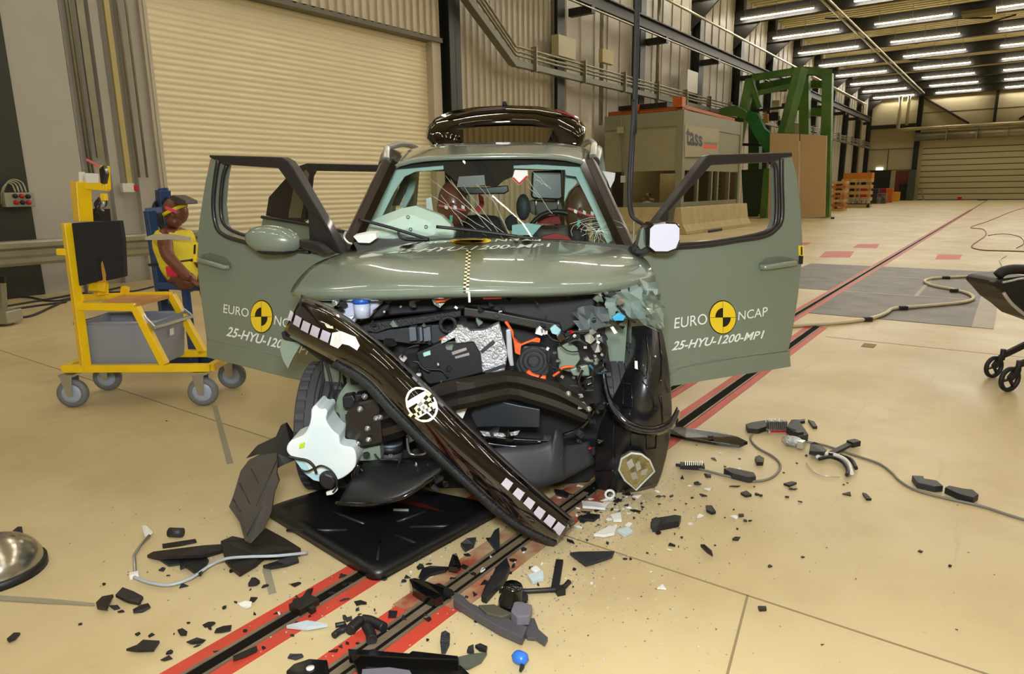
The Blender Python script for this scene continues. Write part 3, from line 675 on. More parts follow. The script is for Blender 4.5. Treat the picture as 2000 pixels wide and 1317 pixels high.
# ---- interior
M_mint = mat('pale_interior_trim', 'b7d0cc', .6)
obj('pillar_trim', MB().ps([(772, 330), (800, 323), (866, 322), (866, 331), (812, 335), (790, 345), (770, 375), (745, 425), (722, 475), (690, 482), (712, 430), (742, 375)], 3.84, .03), M_mint, car)
obj('pillar_trim', MB().ps([(1003, 320), (1120, 319), (1145, 330), (1162, 365), (1180, 410), (1196, 470), (1186, 476), (1162, 420), (1140, 375), (1125, 345), (1105, 342), (1104, 332), (1003, 329)], 3.84, .03), M_mint, car)
obj('curtain_airbag', MB().ps([(1105, 335), (1128, 335), (1140, 360), (1130, 355), (1110, 375), (1102, 395)], 3.98, .05), M_mint, car)
obj('pillar_trim', MB().ps([(803, 340), (815, 341), (808, 375), (792, 405), (782, 405), (795, 370)], 4.55, .05), M_mint, car)
obj('pillar_trim', MB().ps([(788, 340), (801, 340), (790, 375), (778, 402), (765, 402), (778, 370)], 4.5, .05), M_black, car)
ab = [(725, 432), (750, 420), (785, 407), (811, 402), (838, 412), (862, 421), (880, 438), (888, 455), (886, 467), (845, 472), (800, 474), (755, 478), (705, 478), (700, 462)]
mb = MB(); c_ = P(800, 445, 3.62); ring = [P(x, y, 3.66) for x, y in ab]; mid = [lerp(c_, p, .6) + k2w((0, -.05, 0)) for p in ring]
n = len(ring); back = [p + k2w((0, .12, 0)) for p in ring]
mb.add(ring + mid + [c_ + k2w((0, -.05, 0))] + back, [[i, (i+1) % n, n+(i+1) % n, n+i] for i in range(n)] + [[n+i, n+(i+1) % n, 2*n] for i in range(n)] + [[i, (i+1) % n, 2*n+1+(i+1) % n, 2*n+1+i] for i in range(n)], False)
obj('passenger_airbag', mb, M_airbag, car, bevel=.01)
for x, y in ((797, 424), (832, 443), (802, 448)): obj('airbag_seam_dot', MB().lathe([(.006, 0), (.009, 0), (.009, .002), (.006, .002)], P(x, y, 3.56), k2w((0, -1, 0)), 10, closed=True), M_rubber, car)
# front seats
M_seat = mat('charcoal_seat_fabric', '2b2a2b', .8); M_seatg = mat('grey_seat_fabric', '6c6663', .8)
for s, label in ((-1, 'passenger'), (1, 'driver')):
    x = s*.36
    st = obj('front_seat', MB().hexa([C(x-.24, 3.95, .35), C(x+.24, 3.95, .35), C(x+.22, 4.45, .35), C(x-.22, 4.45, .35), C(x-.24, 3.95, .58), C(x+.24, 3.95, .58), C(x+.24, 4.45, .55), C(x-.24, 4.45, .55)]), M_seat, car, bevel=.04)
    obj('backrest', MB().hexa([C(x-.24, 4.38, .5), C(x+.24, 4.38, .5), C(x+.22, 4.52, .5), C(x-.22, 4.52, .5), C(x-.19, 4.5, 1.17), C(x+.19, 4.5, 1.17), C(x+.17, 4.62, 1.17), C(x-.17, 4.62, 1.17)]), M_seatg if s > 0 else M_seat, st, bevel=.04)
hr = obj('headrest', MB().ps([(1039, 334), (1098, 332), (1100, 386), (1094, 391), (1042, 389), (1037, 384)], 4.05, .12), mat('black_headrest', '14151a', .35, coat=.3), car, bevel=.02)
for x in (1047, 1090): obj('headrest_post', MB().tube([P(x, 386, 4.12), P(x, 420, 4.15)], .006, 8), M_zinc, hr)
obj('seat_shoulder', MB().ps([(1035, 390), (1095, 392), (1102, 420), (1040, 420), (1030, 408)], 4.2, .1), M_seatg, car, bevel=.02)
obj('seat_insert', MB().ps([(1048, 421), (1092, 422), (1096, 438), (1050, 437)], 4.1, .03), mat('red_seat_insert', '8c1f1d', .7), car)
obj('rear_headrest', MB().ps([(985, 430), (995, 420), (1008, 419), (1012, 440), (1006, 452), (988, 450)], 4.4, .08), M_seat, car, bevel=.02)
obj('centre_airbag', MB().ball(P(1022, 405, 4.15), .075, (.62, .5, 1.05), 16), mat('dark_grey_bag', '3a3d3c', .6), car)
obj('airbag_cloth', MB().ps([(1000, 440), (1030, 436), (1058, 440), (1040, 460), (1000, 458)], 3.85, .03), mat('pale_blue_cloth', '9fc4c6', .7), car)
obj('rear_seat', MB().ps([(880, 440), (890, 424), (940, 420), (975, 424), (985, 445), (1000, 475), (850, 475)], 4.9, .2), M_seat, car, bevel=.03)
c = P(1088, 466, 3.9)
w_ = obj('steering_wheel', MB().tube([c + k2w((.17*math.cos(R(a)), .06*math.sin(R(a)), .15*math.sin(R(a)))) for a in range(0, 360, 15)], .014, 8, closed=True), M_black, car)
obj('wheel_hub', MB().ps([(1060, 462), (1085, 456), (1110, 462), (1120, 474), (1055, 474)], 3.86, .04), mat('red_airbag_cover', '9c1c1e', .6), w_)
mr_ = obj('rear_view_mirror', MB().ps([(897, 366), (945, 366), (992, 362), (994, 374), (985, 379), (910, 380), (900, 374)], 3.66, .03), M_blackg, car, bevel=.006)
obj('camera_box', MB().ps([(896, 345), (946, 342), (948, 362), (892, 366)], 3.68, .05), mat('brown_camera_housing', '3d2a26', .4), car)
obj('seat_belt', MB().ps([(934, 378), (944, 385), (946, 400), (934, 420), (926, 410), (936, 398)], 4.25, .01), mat('red_belt_web', 'b8241c', .6), car)
obj('seat_frame_post', MB().ps([(832, 388), (842, 385), (846, 412), (833, 410)], 4.6, .02), M_silver, car)
# ---- doors
def make_plane(u0, v0, du, dv):
    n = Vector((dv, -du, 0)).normalized(); n = n if n.y < 0 else -n; nw = k2w(n); o = k2w((u0, v0, 0))
    def f(x, y, lift=0):
        r = ray(x, y); d = (o-CO).dot(nw)/r.dot(nw); return CO + r*d + nw*lift
    return f, nw
DL, nL = make_plane(-.93, 3.40, -math.cos(R(26)), math.sin(R(26)))
DR, nR = make_plane(.69, 3.30, math.cos(R(18)), math.sin(R(18)))
DB, nB = make_plane(-.90, 4.55, -math.cos(R(24)), math.sin(R(24)))
def dslab(f, nw, pts, th, lift=0): return MB().slab([f(x, y, lift) for x, y in pts], -nw*th)
def dtube(f, pts, r, lift=0, n=8, sm=4): return MB().tube(crom([f(x, y, lift) for x, y in pts], sm), r, n)
def marker(f, cx, cy, rx, ry, parent):
    q = [(cx-rx, cy+ry), (cx+rx, cy+ry), (cx+rx, cy-ry), (cx-rx, cy-ry)]
    s, fa = disc(.5, .5, .52, .52); decal('target_marker', s, fa, q, f, M_bdec, parent, .002)
    s, fa = disc(.5, .5, .49, .49); decal('target_marker', s, fa, q, f, M_ydec, parent, .0035)
    for a in (90, 270):
        s, fa = disc(.5, .5, .29, .29, 12, a, a+90); decal('target_marker', s, fa, q, f, M_bdec, parent, .005)
    s, fa = [(.495, .02), (.505, .02), (.505, .98), (.495, .98), (.02, .495), (.98, .495), (.98, .505), (.02, .505)], [(0, 1, 2, 3), (4, 5, 6, 7)]
    decal('marker_cross', s, fa, q, f, M_bdec, parent, .0045)
def lettering(f, txt, q, parent, shear=0, fat=0): tm, tf = textmesh(txt, shear, fat); decal('lettering', tm, tf, q, f, M_wdec, parent, .003)
# left front door
ld = obj('front_door', dslab(DL, nL, [(412, 307), (429, 309), (422, 350), (418, 400), (423, 440), (438, 459), (470, 471), (530, 485), (600, 494), (668, 494), (700, 505), (712, 600), (700, 768), (640, 756), (560, 739), (480, 718), (403, 699), (402, 660), (394, 600), (386, 540), (383, 480), (390, 420), (400, 355)], .09), M_paint, car, bevel=.008)
obj('window_frame', dslab(DL, nL, [(410, 303), (550, 307), (563, 314), (573, 327), (668, 488), (672, 496), (606, 492), (607, 470), (606, 418), (600, 406), (545, 329), (440, 322), (428, 316), (411, 308)], .06, .008), M_trim, ld, bevel=.006)
obj('window_seal', dtube(DL, [(428, 312), (422, 350), (418, 400), (424, 442), (440, 460), (475, 472), (530, 484), (606, 492)], .012, .005), M_trim, ld)
obj('window_seal', dtube(DL, [(440, 322), (432, 350), (428, 400), (432, 432), (446, 448), (475, 460), (530, 474), (606, 486)], .010, -.01), M_trim, ld)
obj('crease', dtube(DL, [(404, 662), (480, 678), (560, 700), (640, 722)], .004, .0), M_paint, ld)
h_ = obj('door_handle', MB().tube([DL(x, y, l) for x, y, l in ((392, 506, .01), (400, 508, .03), (425, 514, .035), (446, 521, .03), (451, 522, .01))], .013, 10), M_paint, ld)
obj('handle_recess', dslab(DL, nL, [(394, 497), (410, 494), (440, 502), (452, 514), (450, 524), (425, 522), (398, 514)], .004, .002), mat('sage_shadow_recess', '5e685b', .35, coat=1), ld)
obj('door_latch', dslab(DL, nL, [(378, 474), (387, 474), (384, 512), (378, 512)], .05, .004), M_ydec, ld)
obj('latch_slot', dslab(DL, nL, [(381, 478), (384, 478), (383, 496), (380, 496)], .01, .008), M_black, ld)
obj('tail_edge', dtube(DL, [(409, 305), (404, 325), (401, 345)], .006, -.02), mat('red_edge_tape', 'c05a4c', .5), ld)
lettering(DL, 'EURO', [(437, 611), (486, 620), (487, 603), (438, 594)], ld)
lettering(DL, 'NCAP', [(536, 634), (590, 647), (591, 630), (538, 616)], ld)
lettering(DL, '25-HYU-1200-MP1', [(442, 656), (603, 694), (606, 677), (446, 637)], ld, .2, .02)
marker(DL, 511.5, 618.5, 21.5, 31, ld)
# left mirror
mi = obj('side_mirror', MB().ball(DL(571, 465, .13), .115, (1.22, .62, .62), 20, Matrix.Rotation(YAW, 3, 'Z') @ Matrix.Rotation(R(6), 3, 'Y')), M_paint, ld)
obj('mirror_base', MB().ball(DL(575, 486, .12), .10, (1.0, .55, .22), 16, Matrix.Rotation(YAW, 3, 'Z')), M_black, mi)
obj('mirror_arm', dslab(DL, nL, [(606, 465), (640, 470), (668, 492), (655, 496), (610, 482)], .05, .09), M_trim, mi, bevel=.01)
obj('mirror_triangle', dslab(DL, nL, [(606, 415), (625, 425), (668, 492), (610, 492)], .03, .015), M_trim, ld)
# right front door
rd = obj('front_door', dslab(DR, nR, [(1526, 307), (1547, 307), (1557, 337), (1564, 394), (1569, 481), (1566, 523), (1559, 584), (1547, 660), (1541, 684), (1543, 716), (1302, 755), (1262, 762), (1232, 700), (1225, 560), (1238, 494), (1314, 485), (1382, 480), (1440, 472), (1496, 462), (1519, 447), (1527, 424)], .09), M_paint, car, bevel=.008)
obj('window_frame', dslab(DR, nR, [(1386, 302), (1545, 297), (1547, 306), (1526, 308), (1504, 317), (1388, 323), (1306, 413), (1304, 434), (1320, 480), (1238, 494), (1240, 484), (1262, 455), (1378, 305)], .06, .008), M_trim, rd, bevel=.006)
obj('window_seal', dtube(DR, [(1504, 317), (1513, 322), (1516, 345), (1516, 428), (1500, 451), (1450, 464), (1382, 474), (1320, 478)], .011, 0), M_trim, rd)
obj('window_seal', dtube(DR, [(1525, 308), (1525, 350), (1526, 424), (1514, 448), (1490, 462), (1440, 470), (1382, 479), (1315, 484)], .012, .005), M_trim, rd)
obj('crease', dtube(DR, [(1538, 685), (1440, 697), (1330, 716), (1308, 730)], .004, 0), M_paint, rd)
obj('lower_flap', dslab(DR, nR, [(1303, 735), (1330, 719), (1440, 699), (1541, 686), (1543, 716), (1302, 755)], .01, .006), M_paint, rd)
h_ = obj('door_handle', MB().tube([DR(x, y, l) for x, y, l in ((1482, 522, .01), (1490, 521, .03), (1520, 516, .035), (1545, 513, .03), (1551, 512, .01))], .015, 10), M_paint, rd)
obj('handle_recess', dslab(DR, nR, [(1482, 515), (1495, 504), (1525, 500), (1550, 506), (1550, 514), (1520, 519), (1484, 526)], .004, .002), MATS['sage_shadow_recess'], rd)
obj('door_latch', dslab(DR, nR, [(1559, 480), (1568, 480), (1568, 500), (1560, 500)], .04, .004), M_ydec, rd)
obj('latch_slot', dslab(DR, nR, [(1560, 499), (1568, 499), (1567, 516), (1560, 516)], .04, .004), M_black, rd); obj('latch_slot', dslab(DR, nR, [(1563, 482), (1565, 482), (1565, 498), (1563, 498)], .01, .009), M_black, rd)
lettering(DR, 'EURO', [(1316, 642), (1381, 633), (1380, 612), (1318, 621)], rd)
lettering(DR, 'NCAP', [(1441, 626), (1498, 617), (1499, 599), (1442, 609)], rd)
lettering(DR, '25-HYU-1200-MP1', [(1311, 685), (1491, 661), (1493, 645), (1315, 667)], rd, .2, .02)
marker(DR, 1411, 620, 26, 32, rd)
q = [P(x, y, 3.12) for x, y in [(1262, 445), (1275, 435), (1300, 432), (1322, 434), (1330, 442), (1330, 470), (1322, 490), (1305, 497), (1275, 496), (1262, 480)]]
mi = obj('side_mirror', MB().slab(q, [k2w((-.01 if i < 5 else .0, .12, 0)) for i in range(len(q))]), M_blackg, rd, bevel=.015)
obj('mirror_glass', MB().ps([(1270, 447), (1279, 439), (1300, 437), (1320, 438), (1327, 446), (1327, 468), (1320, 485), (1304, 491), (1280, 491), (1269, 482)], 3.114, .008), mat('pale_lilac_mirror_glass', 'd3d5e8', .15), mi)
obj('mirror_cap', MB().ps([(1252, 450), (1262, 440), (1280, 434), (1270, 440), (1264, 455), (1262, 482), (1252, 488), (1246, 480)], 3.17, .08), M_paint, mi, bevel=.01)
obj('mirror_arm', MB().ps([(1240, 486), (1262, 478), (1280, 492), (1250, 500), (1240, 498)], 3.2, .08), M_trim, mi, bevel=.01)
# left rear door
bd = obj('rear_door', dslab(DB, nB, [(513, 424), (560, 434), (620, 445), (700, 462), (712, 600), (690, 640), (500, 590), (505, 500), (510, 440)], .09), M_paint, car, bevel=.008)
obj('window_frame', dslab(DB, nB, [(520, 421), (526, 385), (562, 345), (585, 324), (600, 319), (740, 322), (739, 336), (612, 334), (606, 345), (598, 428), (585, 438)], .05, .008), M_trim, bd, bevel=.006)
obj('quarter_glass', dslab(DB, nB, [(565, 425), (580, 345), (600, 332), (606, 340), (590, 426)], .01, .012), mat('dark_glass_panel', '5c5a44', .1, coat=1), bd)
obj('window_seal', dtube(DB, [(513, 424), (600, 438), (700, 458)], .012, .008), M_trim, bd)
# ================================================================ THE TORN FRONT END
def smoothpoly(pts, n=3):
    v3 = [Vector((a[0], a[1], 0)) for a in pts]; m = len(v3); out = []
    for i in range(m):
        a, b, c, d = v3[i-1], v3[i], v3[(i+1) % m], v3[(i+2) % m]
        for k in range(n):
            t = k/n; q = .5*((2*b) + (c-a)*t + (2*a-5*b+4*c-d)*t*t + (3*b-a-3*c+d)*t**3); out.append((q.x, q.y))
    return out
def band(top, bot, n=5, prof=None, sm=4, smooth=True):
    """sheet between two pixel outlines; entries (x, y, v); prof(t) gives extra distance"""
    prof = prof or (lambda t: 0)
    rows = []
    for i in range(n+1):
        t = i/n
        rows.append(crom([P(lerp(a[0], b[0], t), lerp(a[1], b[1], t), lerp(a[2], b[2], t) + prof(t)) for a, b in zip(top, bot)], sm))
    return MB().grid(rows, smooth)
# dark inner structure behind the wreckage
obj('bay_floor', MB().hexa([C(-.6, 2.95, .2), C(.55, 2.95, .2), C(.6, 3.5, .22), C(-.62, 3.5, .22), C(-.6, 2.95, .24), C(.55, 2.95, .24), C(.6, 3.5, .26), C(-.62, 3.5, .26)]), M_black, car)
obj('motor_block', MB().hexa([C(-.42, 3.05, .28), C(.38, 3.05, .28), C(.4, 3.4, .28), C(-.42, 3.4, .28), C(-.4, 3.1, .72), C(.36, 3.1, .72), C(.38, 3.4, .74), C(-.4, 3.4, .74)]), M_steelblk, car, bevel=.03)
obj('inner_wing', MB().hexa([C(-.70, 2.95, .55), C(-.62, 2.95, .55), C(-.62, 3.45, .5), C(-.72, 3.45, .5), C(-.72, 2.95, .93), C(-.64, 2.95, .93), C(-.62, 3.45, 1.0), C(-.74, 3.45, 1.0)]), M_paintin, car)
obj('inner_wing', MB().hexa([C(.56, 3.1, .5), C(.66, 3.1, .5), C(.70, 3.5, .45), C(.62, 3.5, .45), C(.58, 3.1, .93), C(.68, 3.1, .93), C(.74, 3.45, 1.0), C(.62, 3.45, 1.0)]), M_paintin, car)
obj('bay_cover', MB().ps([(640, 578), (760, 578), (915, 574), (1060, 573), (1180, 566), (1160, 600), (1120, 640), (1095, 655), (1000, 640), (905, 606), (830, 612), (760, 618), (700, 630), (660, 650), (650, 600)], 2.98, .12), M_black, car, bevel=.01)
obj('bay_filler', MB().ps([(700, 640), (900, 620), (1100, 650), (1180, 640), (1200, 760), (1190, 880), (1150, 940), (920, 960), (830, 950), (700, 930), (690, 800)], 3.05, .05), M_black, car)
# radiator support and textured cross bar
obj('cross_bar', MB().ps([(700, 640), (730, 631), (820, 619), (900, 607), (900, 618), (860, 626), (800, 636), (760, 642), (735, 650), (702, 646)], 2.84, .05), M_textblk, car, bevel=.004)
obj('upper_support', MB().ps([(905, 600), (960, 608), (1030, 622), (1095, 634), (1100, 652), (1040, 642), (960, 625), (905, 618)], 2.84, .06), M_steelblk, car, bevel=.006)
obj('duct_panel', MB().ps([(706, 650), (760, 644), (820, 638), (862, 634), (880, 660), (870, 672), (800, 672), (770, 668), (720, 662)], 2.88, .04), M_slate, car, bevel=.004)
for x0, x1 in ((798, 812), (818, 824), (826, 840)):
    obj('duct_rib', MB().ps([(x0, 640), (x1, 639), (x1+2, 666), (x0+2, 668)], 2.83, .05), mat('blue_grey_duct', '5a646c', .45), car, bevel=.003)
t = obj('plastic_ring', MB().tube([P(875+15*math.cos(R(a)), 634+14*math.sin(R(a)), 2.82) for a in range(0, 360, 20)], .008, 6, closed=True), M_textblk, car)
# coolant bottle with blue cap
cb = obj('coolant_bottle', MB().ps([(665, 600), (672, 585), (690, 582), (735, 582), (742, 598), (728, 608), (725, 620), (698, 622), (690, 634), (672, 634), (664, 622)], 2.86, .12), mat('white_bottle', 'b9c2d8', .35), car, bevel=.012)
c_ = P(708, 620, 2.80)
obj('bottle_neck', MB().lathe([(0, 0), (.032, 0), (.034, .06), (0, .06)], c_, (0, 0, 1), 20), MATS['white_bottle'], cb)
obj('blue_cap', MB().lathe([(0, .06), (.036, .06), (.037, .075), (.03, .083), (.012, .085), (.012, .093), (0, .093)], c_, (0, 0, 1), 24), mat('blue_cap', '2559b8', .35), cb)
# foil insulation, battery pack box, fan, orange brackets
obj('foil_insulation', MB().ps([(887, 655), (905, 648), (946, 645), (975, 631), (985, 668), (992, 690), (986, 725), (960, 730), (942, 728), (938, 690), (925, 668), (890, 672)], 2.80, .05), M_foil, car, bevel=.006)
obj('foil_insulation', MB().ps([(893, 640), (912, 640), (922, 650), (895, 656), (862, 672), (862, 664)], 2.79, .03), M_foil, car)
obj('foil_strap', MB().ps([(938, 686), (963, 665), (967, 670), (942, 690)], 2.78, .01), M_slate, car)
obj('foil_strap', MB().ps([(945, 726), (985, 712), (987, 716), (950, 730)], 2.78, .01), M_slate, car)
obj('grey_bracket', MB().ps([(988, 645), (998, 643), (1002, 700), (1004, 715), (996, 716), (990, 690)], 2.76, .03), mat('aluminium_bracket', 'b6bbc6', .35, .4), car, bevel=.004)
obj('battery_box', MB().ps([(812, 690), (862, 668), (925, 664), (940, 690), (944, 728), (880, 745), (838, 752), (826, 740)], 2.83, .1), M_black, car, bevel=.006)
obj('silver_label', MB().ps([(882, 688), (910, 679), (912, 684), (884, 694)], 2.825, .006), M_silver, car); obj('silver_label', MB().ps([(888, 697), (916, 689), (917, 694), (890, 701)], 2.825, .006), M_silver, car)
obj('pale_connector', MB().ps([(826, 690), (840, 685), (841, 693), (828, 697)], 2.82, .02), mat('pale_mint_connector', 'a9d8cf', .4), car)
obj('orange_bracket', MB().ps([(985, 630), (990, 627), (1003, 648), (1004, 664), (1018, 672), (1048, 660), (1056, 662), (1054, 670), (1038, 668), (1018, 676), (1016, 695), (1006, 690), (1002, 660), (992, 640)], 2.78, .02), M_oran2, car, bevel=.003)
obj('orange_plug', MB().ps([(942, 576), (982, 575), (980, 584), (964, 585), (943, 585)], 2.76, .04), M_oran2, car, bevel=.004)
obj('orange_plug', MB().ps([(850, 586), (880, 579), (882, 583), (868, 590), (851, 592)], 2.76, .04), M_oran2, car, bevel=.004)
obj('orange_cable', MB().tube(pt([(1080, 735), (1090, 728), (1100, 718), (1120, 716)], 2.8), .006, 8), M_oran2, car)
obj('orange_cable', MB().tube(pt([(1030, 725), (1038, 732), (1048, 736), (1066, 738)], 2.74), .01, 8), M_oran2, car)
fan = obj('fan_housing', MB().ps([(1016, 690), (1022, 676), (1062, 678), (1076, 686), (1072, 730), (1066, 738), (1012, 728), (1006, 712)], 2.80, .06), M_slate, car, bevel=.008)
fc = P(1042, 705, 2.79)
for r_ in (.025, .045, .062): obj('fan_ring', MB().tube([fc + k2w((r_*math.cos(R(a)), 0, r_*math.sin(R(a)))) for a in range(0, 360, 15)], .003, 6, closed=True), M_black, fan)
obj('green_plate', MB().ps([(1088, 680), (1110, 668), (1128, 680), (1134, 702), (1116, 728), (1092, 722)], 2.86, .03), M_paintin, car, bevel=.006)
obj('green_plate', MB().ps([(1112, 722), (1150, 712), (1152, 735), (1120, 735)], 2.84, .03), M_paintin, car, bevel=.006)
obj('radiator_panel', MB().ps([(925, 795), (980, 785), (1012, 792), (1055, 800), (1054, 836), (964, 834), (930, 835), (920, 812)], 2.80, .05), mat('dark_slate_panel', '22282e', .4, var=.2), car, bevel=.004)
# bumper beam, buckled in the middle
BT = [(676, 812, 2.72), (740, 798, 2.70), (810, 775, 2.68), (860, 752, 2.66), (925, 738, 2.66), (985, 727, 2.72), (1030, 733, 2.74), (1090, 752, 2.74), (1150, 790, 2.74)]
BB = [(682, 872, 2.72), (745, 862, 2.70), (815, 838, 2.68), (865, 806, 2.66), (930, 790, 2.66), (995, 776, 2.72), (1035, 785, 2.74), (1090, 802, 2.74), (1145, 822, 2.74)]
bb = obj('bumper_beam', band(BT, BB, 6, lambda t: (0, -.02, -.02, 0, -.02, -.02, 0)[round(t*6)], 2, False), M_steelblk, car, solid=.02)
obj('beam_end_block', MB().ps([(676, 806), (700, 786), (735, 778), (742, 800), (748, 868), (690, 880), (672, 862)], 2.66, .1), M_steelblk, bb, bevel=.01)
for x, y in ((703, 800), (712, 775), (720, 860), (742, 816), (735, 818), (718, 838), (698, 868), (1150, 800), (1110, 770)):
    obj('bolt', MB().lathe([(0, .012), (.007, .012), (.008, 0), (.013, 0), (.013, -.004)], P(x, y, 2.645 if x < 1000 else 2.71), k2w((0, -1, 0)), 8), M_zinc, bb)
obj('tow_pin', MB().tube([P(638, 865, 2.62), P(670, 858, 2.66), P(688, 853, 2.68)], .013, 10), M_steelblk, bb)
# strut tower and green mounts on the left
obj('strut_tower', MB().ps([(706, 690), (722, 684), (733, 700), (736, 730), (735, 800), (706, 786), (688, 800), (672, 850), (656, 856), (652, 800), (660, 772), (676, 750), (676, 738)], 2.85, .1), M_paintin, car, bevel=.008)
obj('tower_bolt', MB().lathe([(0, .01), (.016, .01), (.018, 0), (0, 0)], P(716, 696, 2.84), k2w((0, -1, 0)), 14), M_white, car)
obj('rubber_mount', MB().ps([(668, 776), (688, 772), (694, 782), (690, 800), (670, 798)], 2.76, .06), M_black, car, bevel=.006)
obj('rubber_mount', MB().ps([(692, 772), (716, 769), (724, 780), (720, 798), (696, 800)], 2.75, .06), M_black, car, bevel=.006)
obj('suspension_link', MB().ps([(682, 730), (722, 735), (720, 752), (684, 752)], 2.8, .06), M_black, car, bevel=.006)
obj('green_mount', MB().ps([(681, 880), (705, 876), (742, 870), (744, 900), (690, 902), (684, 892)], 2.72, .08), M_paintin, car, bevel=.006)
obj('crushed_reflector', MB().ps([(736, 760), (748, 762), (766, 788), (770, 792), (742, 794)], 2.82, .03), M_silver, car, bevel=.004)
comp = obj('compressor', MB().tube([P(762, 862, 2.85), P(762, 900, 2.85)], .055, 20), mat('cast_aluminium', '8c97a6', .35, .8, bump=.2), car)
obj('compressor_band', MB().tube([P(762, 866, 2.85), P(762, 880, 2.85)], .058, 20), M_black, comp)
obj('pump_bracket', MB().ps([(792, 848), (818, 838), (820, 856), (796, 868)], 2.78, .03), M_zinc, car, bevel=.003)
obj('cast_housing', MB().ball(P(835, 862, 2.9), .06, (1, .8, 1.3), 14), MATS['cast_aluminium'], car)
obj('metal_pipe', MB().tube(pt([(795, 855), (798, 880), (806, 888), (830, 886), (832, 870)], 2.76), .006, 8), M_zinc, car)
for pp in ([(940, 850), (980, 856), (1030, 860), (1090, 862)], [(950, 866), (1000, 872), (1060, 872), (1090, 868)], [(1100, 850), (1130, 838), (1150, 820), (1160, 800)]):
    obj('coolant_pipe', MB().tube(pt(pp, 2.8), .008, 8), M_blackg, car)
obj('crumpled_foil', MB().ps([(938, 843), (960, 845), (985, 848), (1015, 842), (1010, 850), (980, 854), (945, 852)], 2.78, .01), M_foil, car)
obj('white_shard', MB().ps([(890, 802), (912, 798), (905, 815), (898, 830)], 2.74, .01), M_white, car)
# lower air dam and undershield
band_t = [(930, 880, 2.72), (975, 875, 2.72), (1050, 868, 2.75), (1078, 858, 2.76), (1085, 840, 2.76), (1098, 850, 2.78), (1105, 870, 2.8), (1150, 862, 2.86)]
band_b = [(985, 930, 2.66), (1010, 945, 2.66), (1040, 952, 2.68), (1060, 950, 2.7), (1080, 945, 2.72), (1095, 940, 2.74), (1110, 932, 2.78), (1160, 905, 2.86)]
obj('air_dam', band(band_t, band_b, 5), mat('satin_slate_air_dam', '2b2e33', .55), car, solid=.01)
obj('undershield', band([(702, 908, 2.72), (740, 900, 2.68), (800, 905, 2.66), (860, 900, 2.66), (885, 870, 2.66)], [(662, 985, 2.50), (710, 988, 2.44), (780, 975, 2.42), (850, 930, 2.5), (890, 890, 2.6)], 6, lambda t: -.05*math.sin(math.pi*t)), M_black, car, solid=.01)
obj('undershield_rim', MB().tube(pt([(658, 983, 2.5), (700, 986, 2.44), (740, 984, 2.43), (790, 970, 2.42), (850, 930, 2.5)]), .009, 8), M_blackg, car)
obj('ribbed_hose', MB().tube(pt([(700, 905), (695, 930), (705, 950), (740, 955)], 2.62), .02, 10), M_blackg, car)
# washer fluid tank, white, with hoses and pump
wt = obj('washer_tank', MB().ps(smoothpoly([(608, 800), (616, 792), (624, 800), (634, 799), (639, 806), (637, 822), (650, 842), (662, 852), (666, 870), (690, 876), (696, 900), (688, 920), (660, 938), (635, 930), (608, 926), (594, 905), (568, 892), (559, 878), (567, 862), (592, 850), (603, 832), (607, 815)]), 2.58, .14), M_washer, car, bevel=.022, seg=3)
obj('spill_panel', MB().ps([(574, 896), (608, 905), (655, 893), (662, 925), (640, 945), (612, 938), (595, 925)], 2.585, .02), mat('pale_blue_fluid_plastic', 'a6cfd8', .3), wt)
obj('yellow_sticker', MB().ps([(585, 868), (595, 864), (594, 874), (584, 877)], 2.572, .004), mat('lime_sticker', 'b6d820', .5), wt)
obj('washer_pump', MB().ps([(622, 930), (634, 924), (650, 930), (656, 945), (648, 958), (632, 956), (622, 945)], 2.55, .05), M_black, wt, bevel=.01)
obj('tank_hose', MB().tube(pt([(563, 892), (580, 896), (600, 900), (612, 910), (618, 925)], 2.55), .006, 8), M_black, wt)
obj('tank_hose', MB().tube(pt([(588, 918), (600, 921), (616, 914), (628, 910), (645, 918), (657, 935), (657, 952), (650, 962)], 2.54), .004, 8), M_black, wt)
obj('white_cap', MB().ps([(637, 962), (650, 958), (658, 950), (659, 958), (650, 966), (638, 968)], 2.55, .01), M_white, wt)
# ---- wheels
def wheel(c, steer, lean, name_label):
    ax = k2w((math.cos(steer), math.sin(steer), lean)).normalized()
    t_ = bpy.data.objects.new('front_wheel', None); COL.objects.link(t_); t_.location = Vector(c)-Vector(car.location); t_.parent = car; t_['label'] = name_label
    x = ax.orthogonal().normalized(); y = ax.cross(x); n = 144; mb = MB()
    prof = [(.215, -.085), (.235, -.098), (.27, -.104), (.295, -.1), (.305, -.092)]
    hh = []
    for a, b in ((-.088, -.055), (-.049, -.018), (-.012, .012), (.018, .049), (.055, .088)): hh += [(.309 - abs(a)*.05, a), (.309 - abs(b)*.05, b), (.299, b+.0015), (.299, b+.0045)]
    hh = hh[:-2]; prof = prof + hh + [(.305, .092), (.295, .1), (.27, .104), (.235, .098), (.215, .085)]
    rows = []
    for r_, h in prof:
        row = []
        for k in range(n):
            rr = r_
            if r_ > .3 and abs(h) > .05 and k % 4 == 0: rr = r_-.007
            a = 2*math.pi*k/n; row.append(Vector(c) + ax*h + (x*math.cos(a)+y*math.sin(a))*rr)
        rows.append(row)
    mb.grid(rows, False, True); obj('tyre', mb, M_tyre, t_)
    obj('rim', MB().lathe([(.2, -.08), (.215, -.085), (.215, .085), (.2, .08), (.19, .03), (.06, .02), (.0, .03)], c, ax, 40), M_black, t_)
    return t_
wheel(k2w((-.87, 3.11, .31)), R(1), -.02, 'exposed front wheel behind white tank')
wheel(k2w((.50, 3.27, .35)), R(3), 0, 'front wheel behind torn black arch liner')
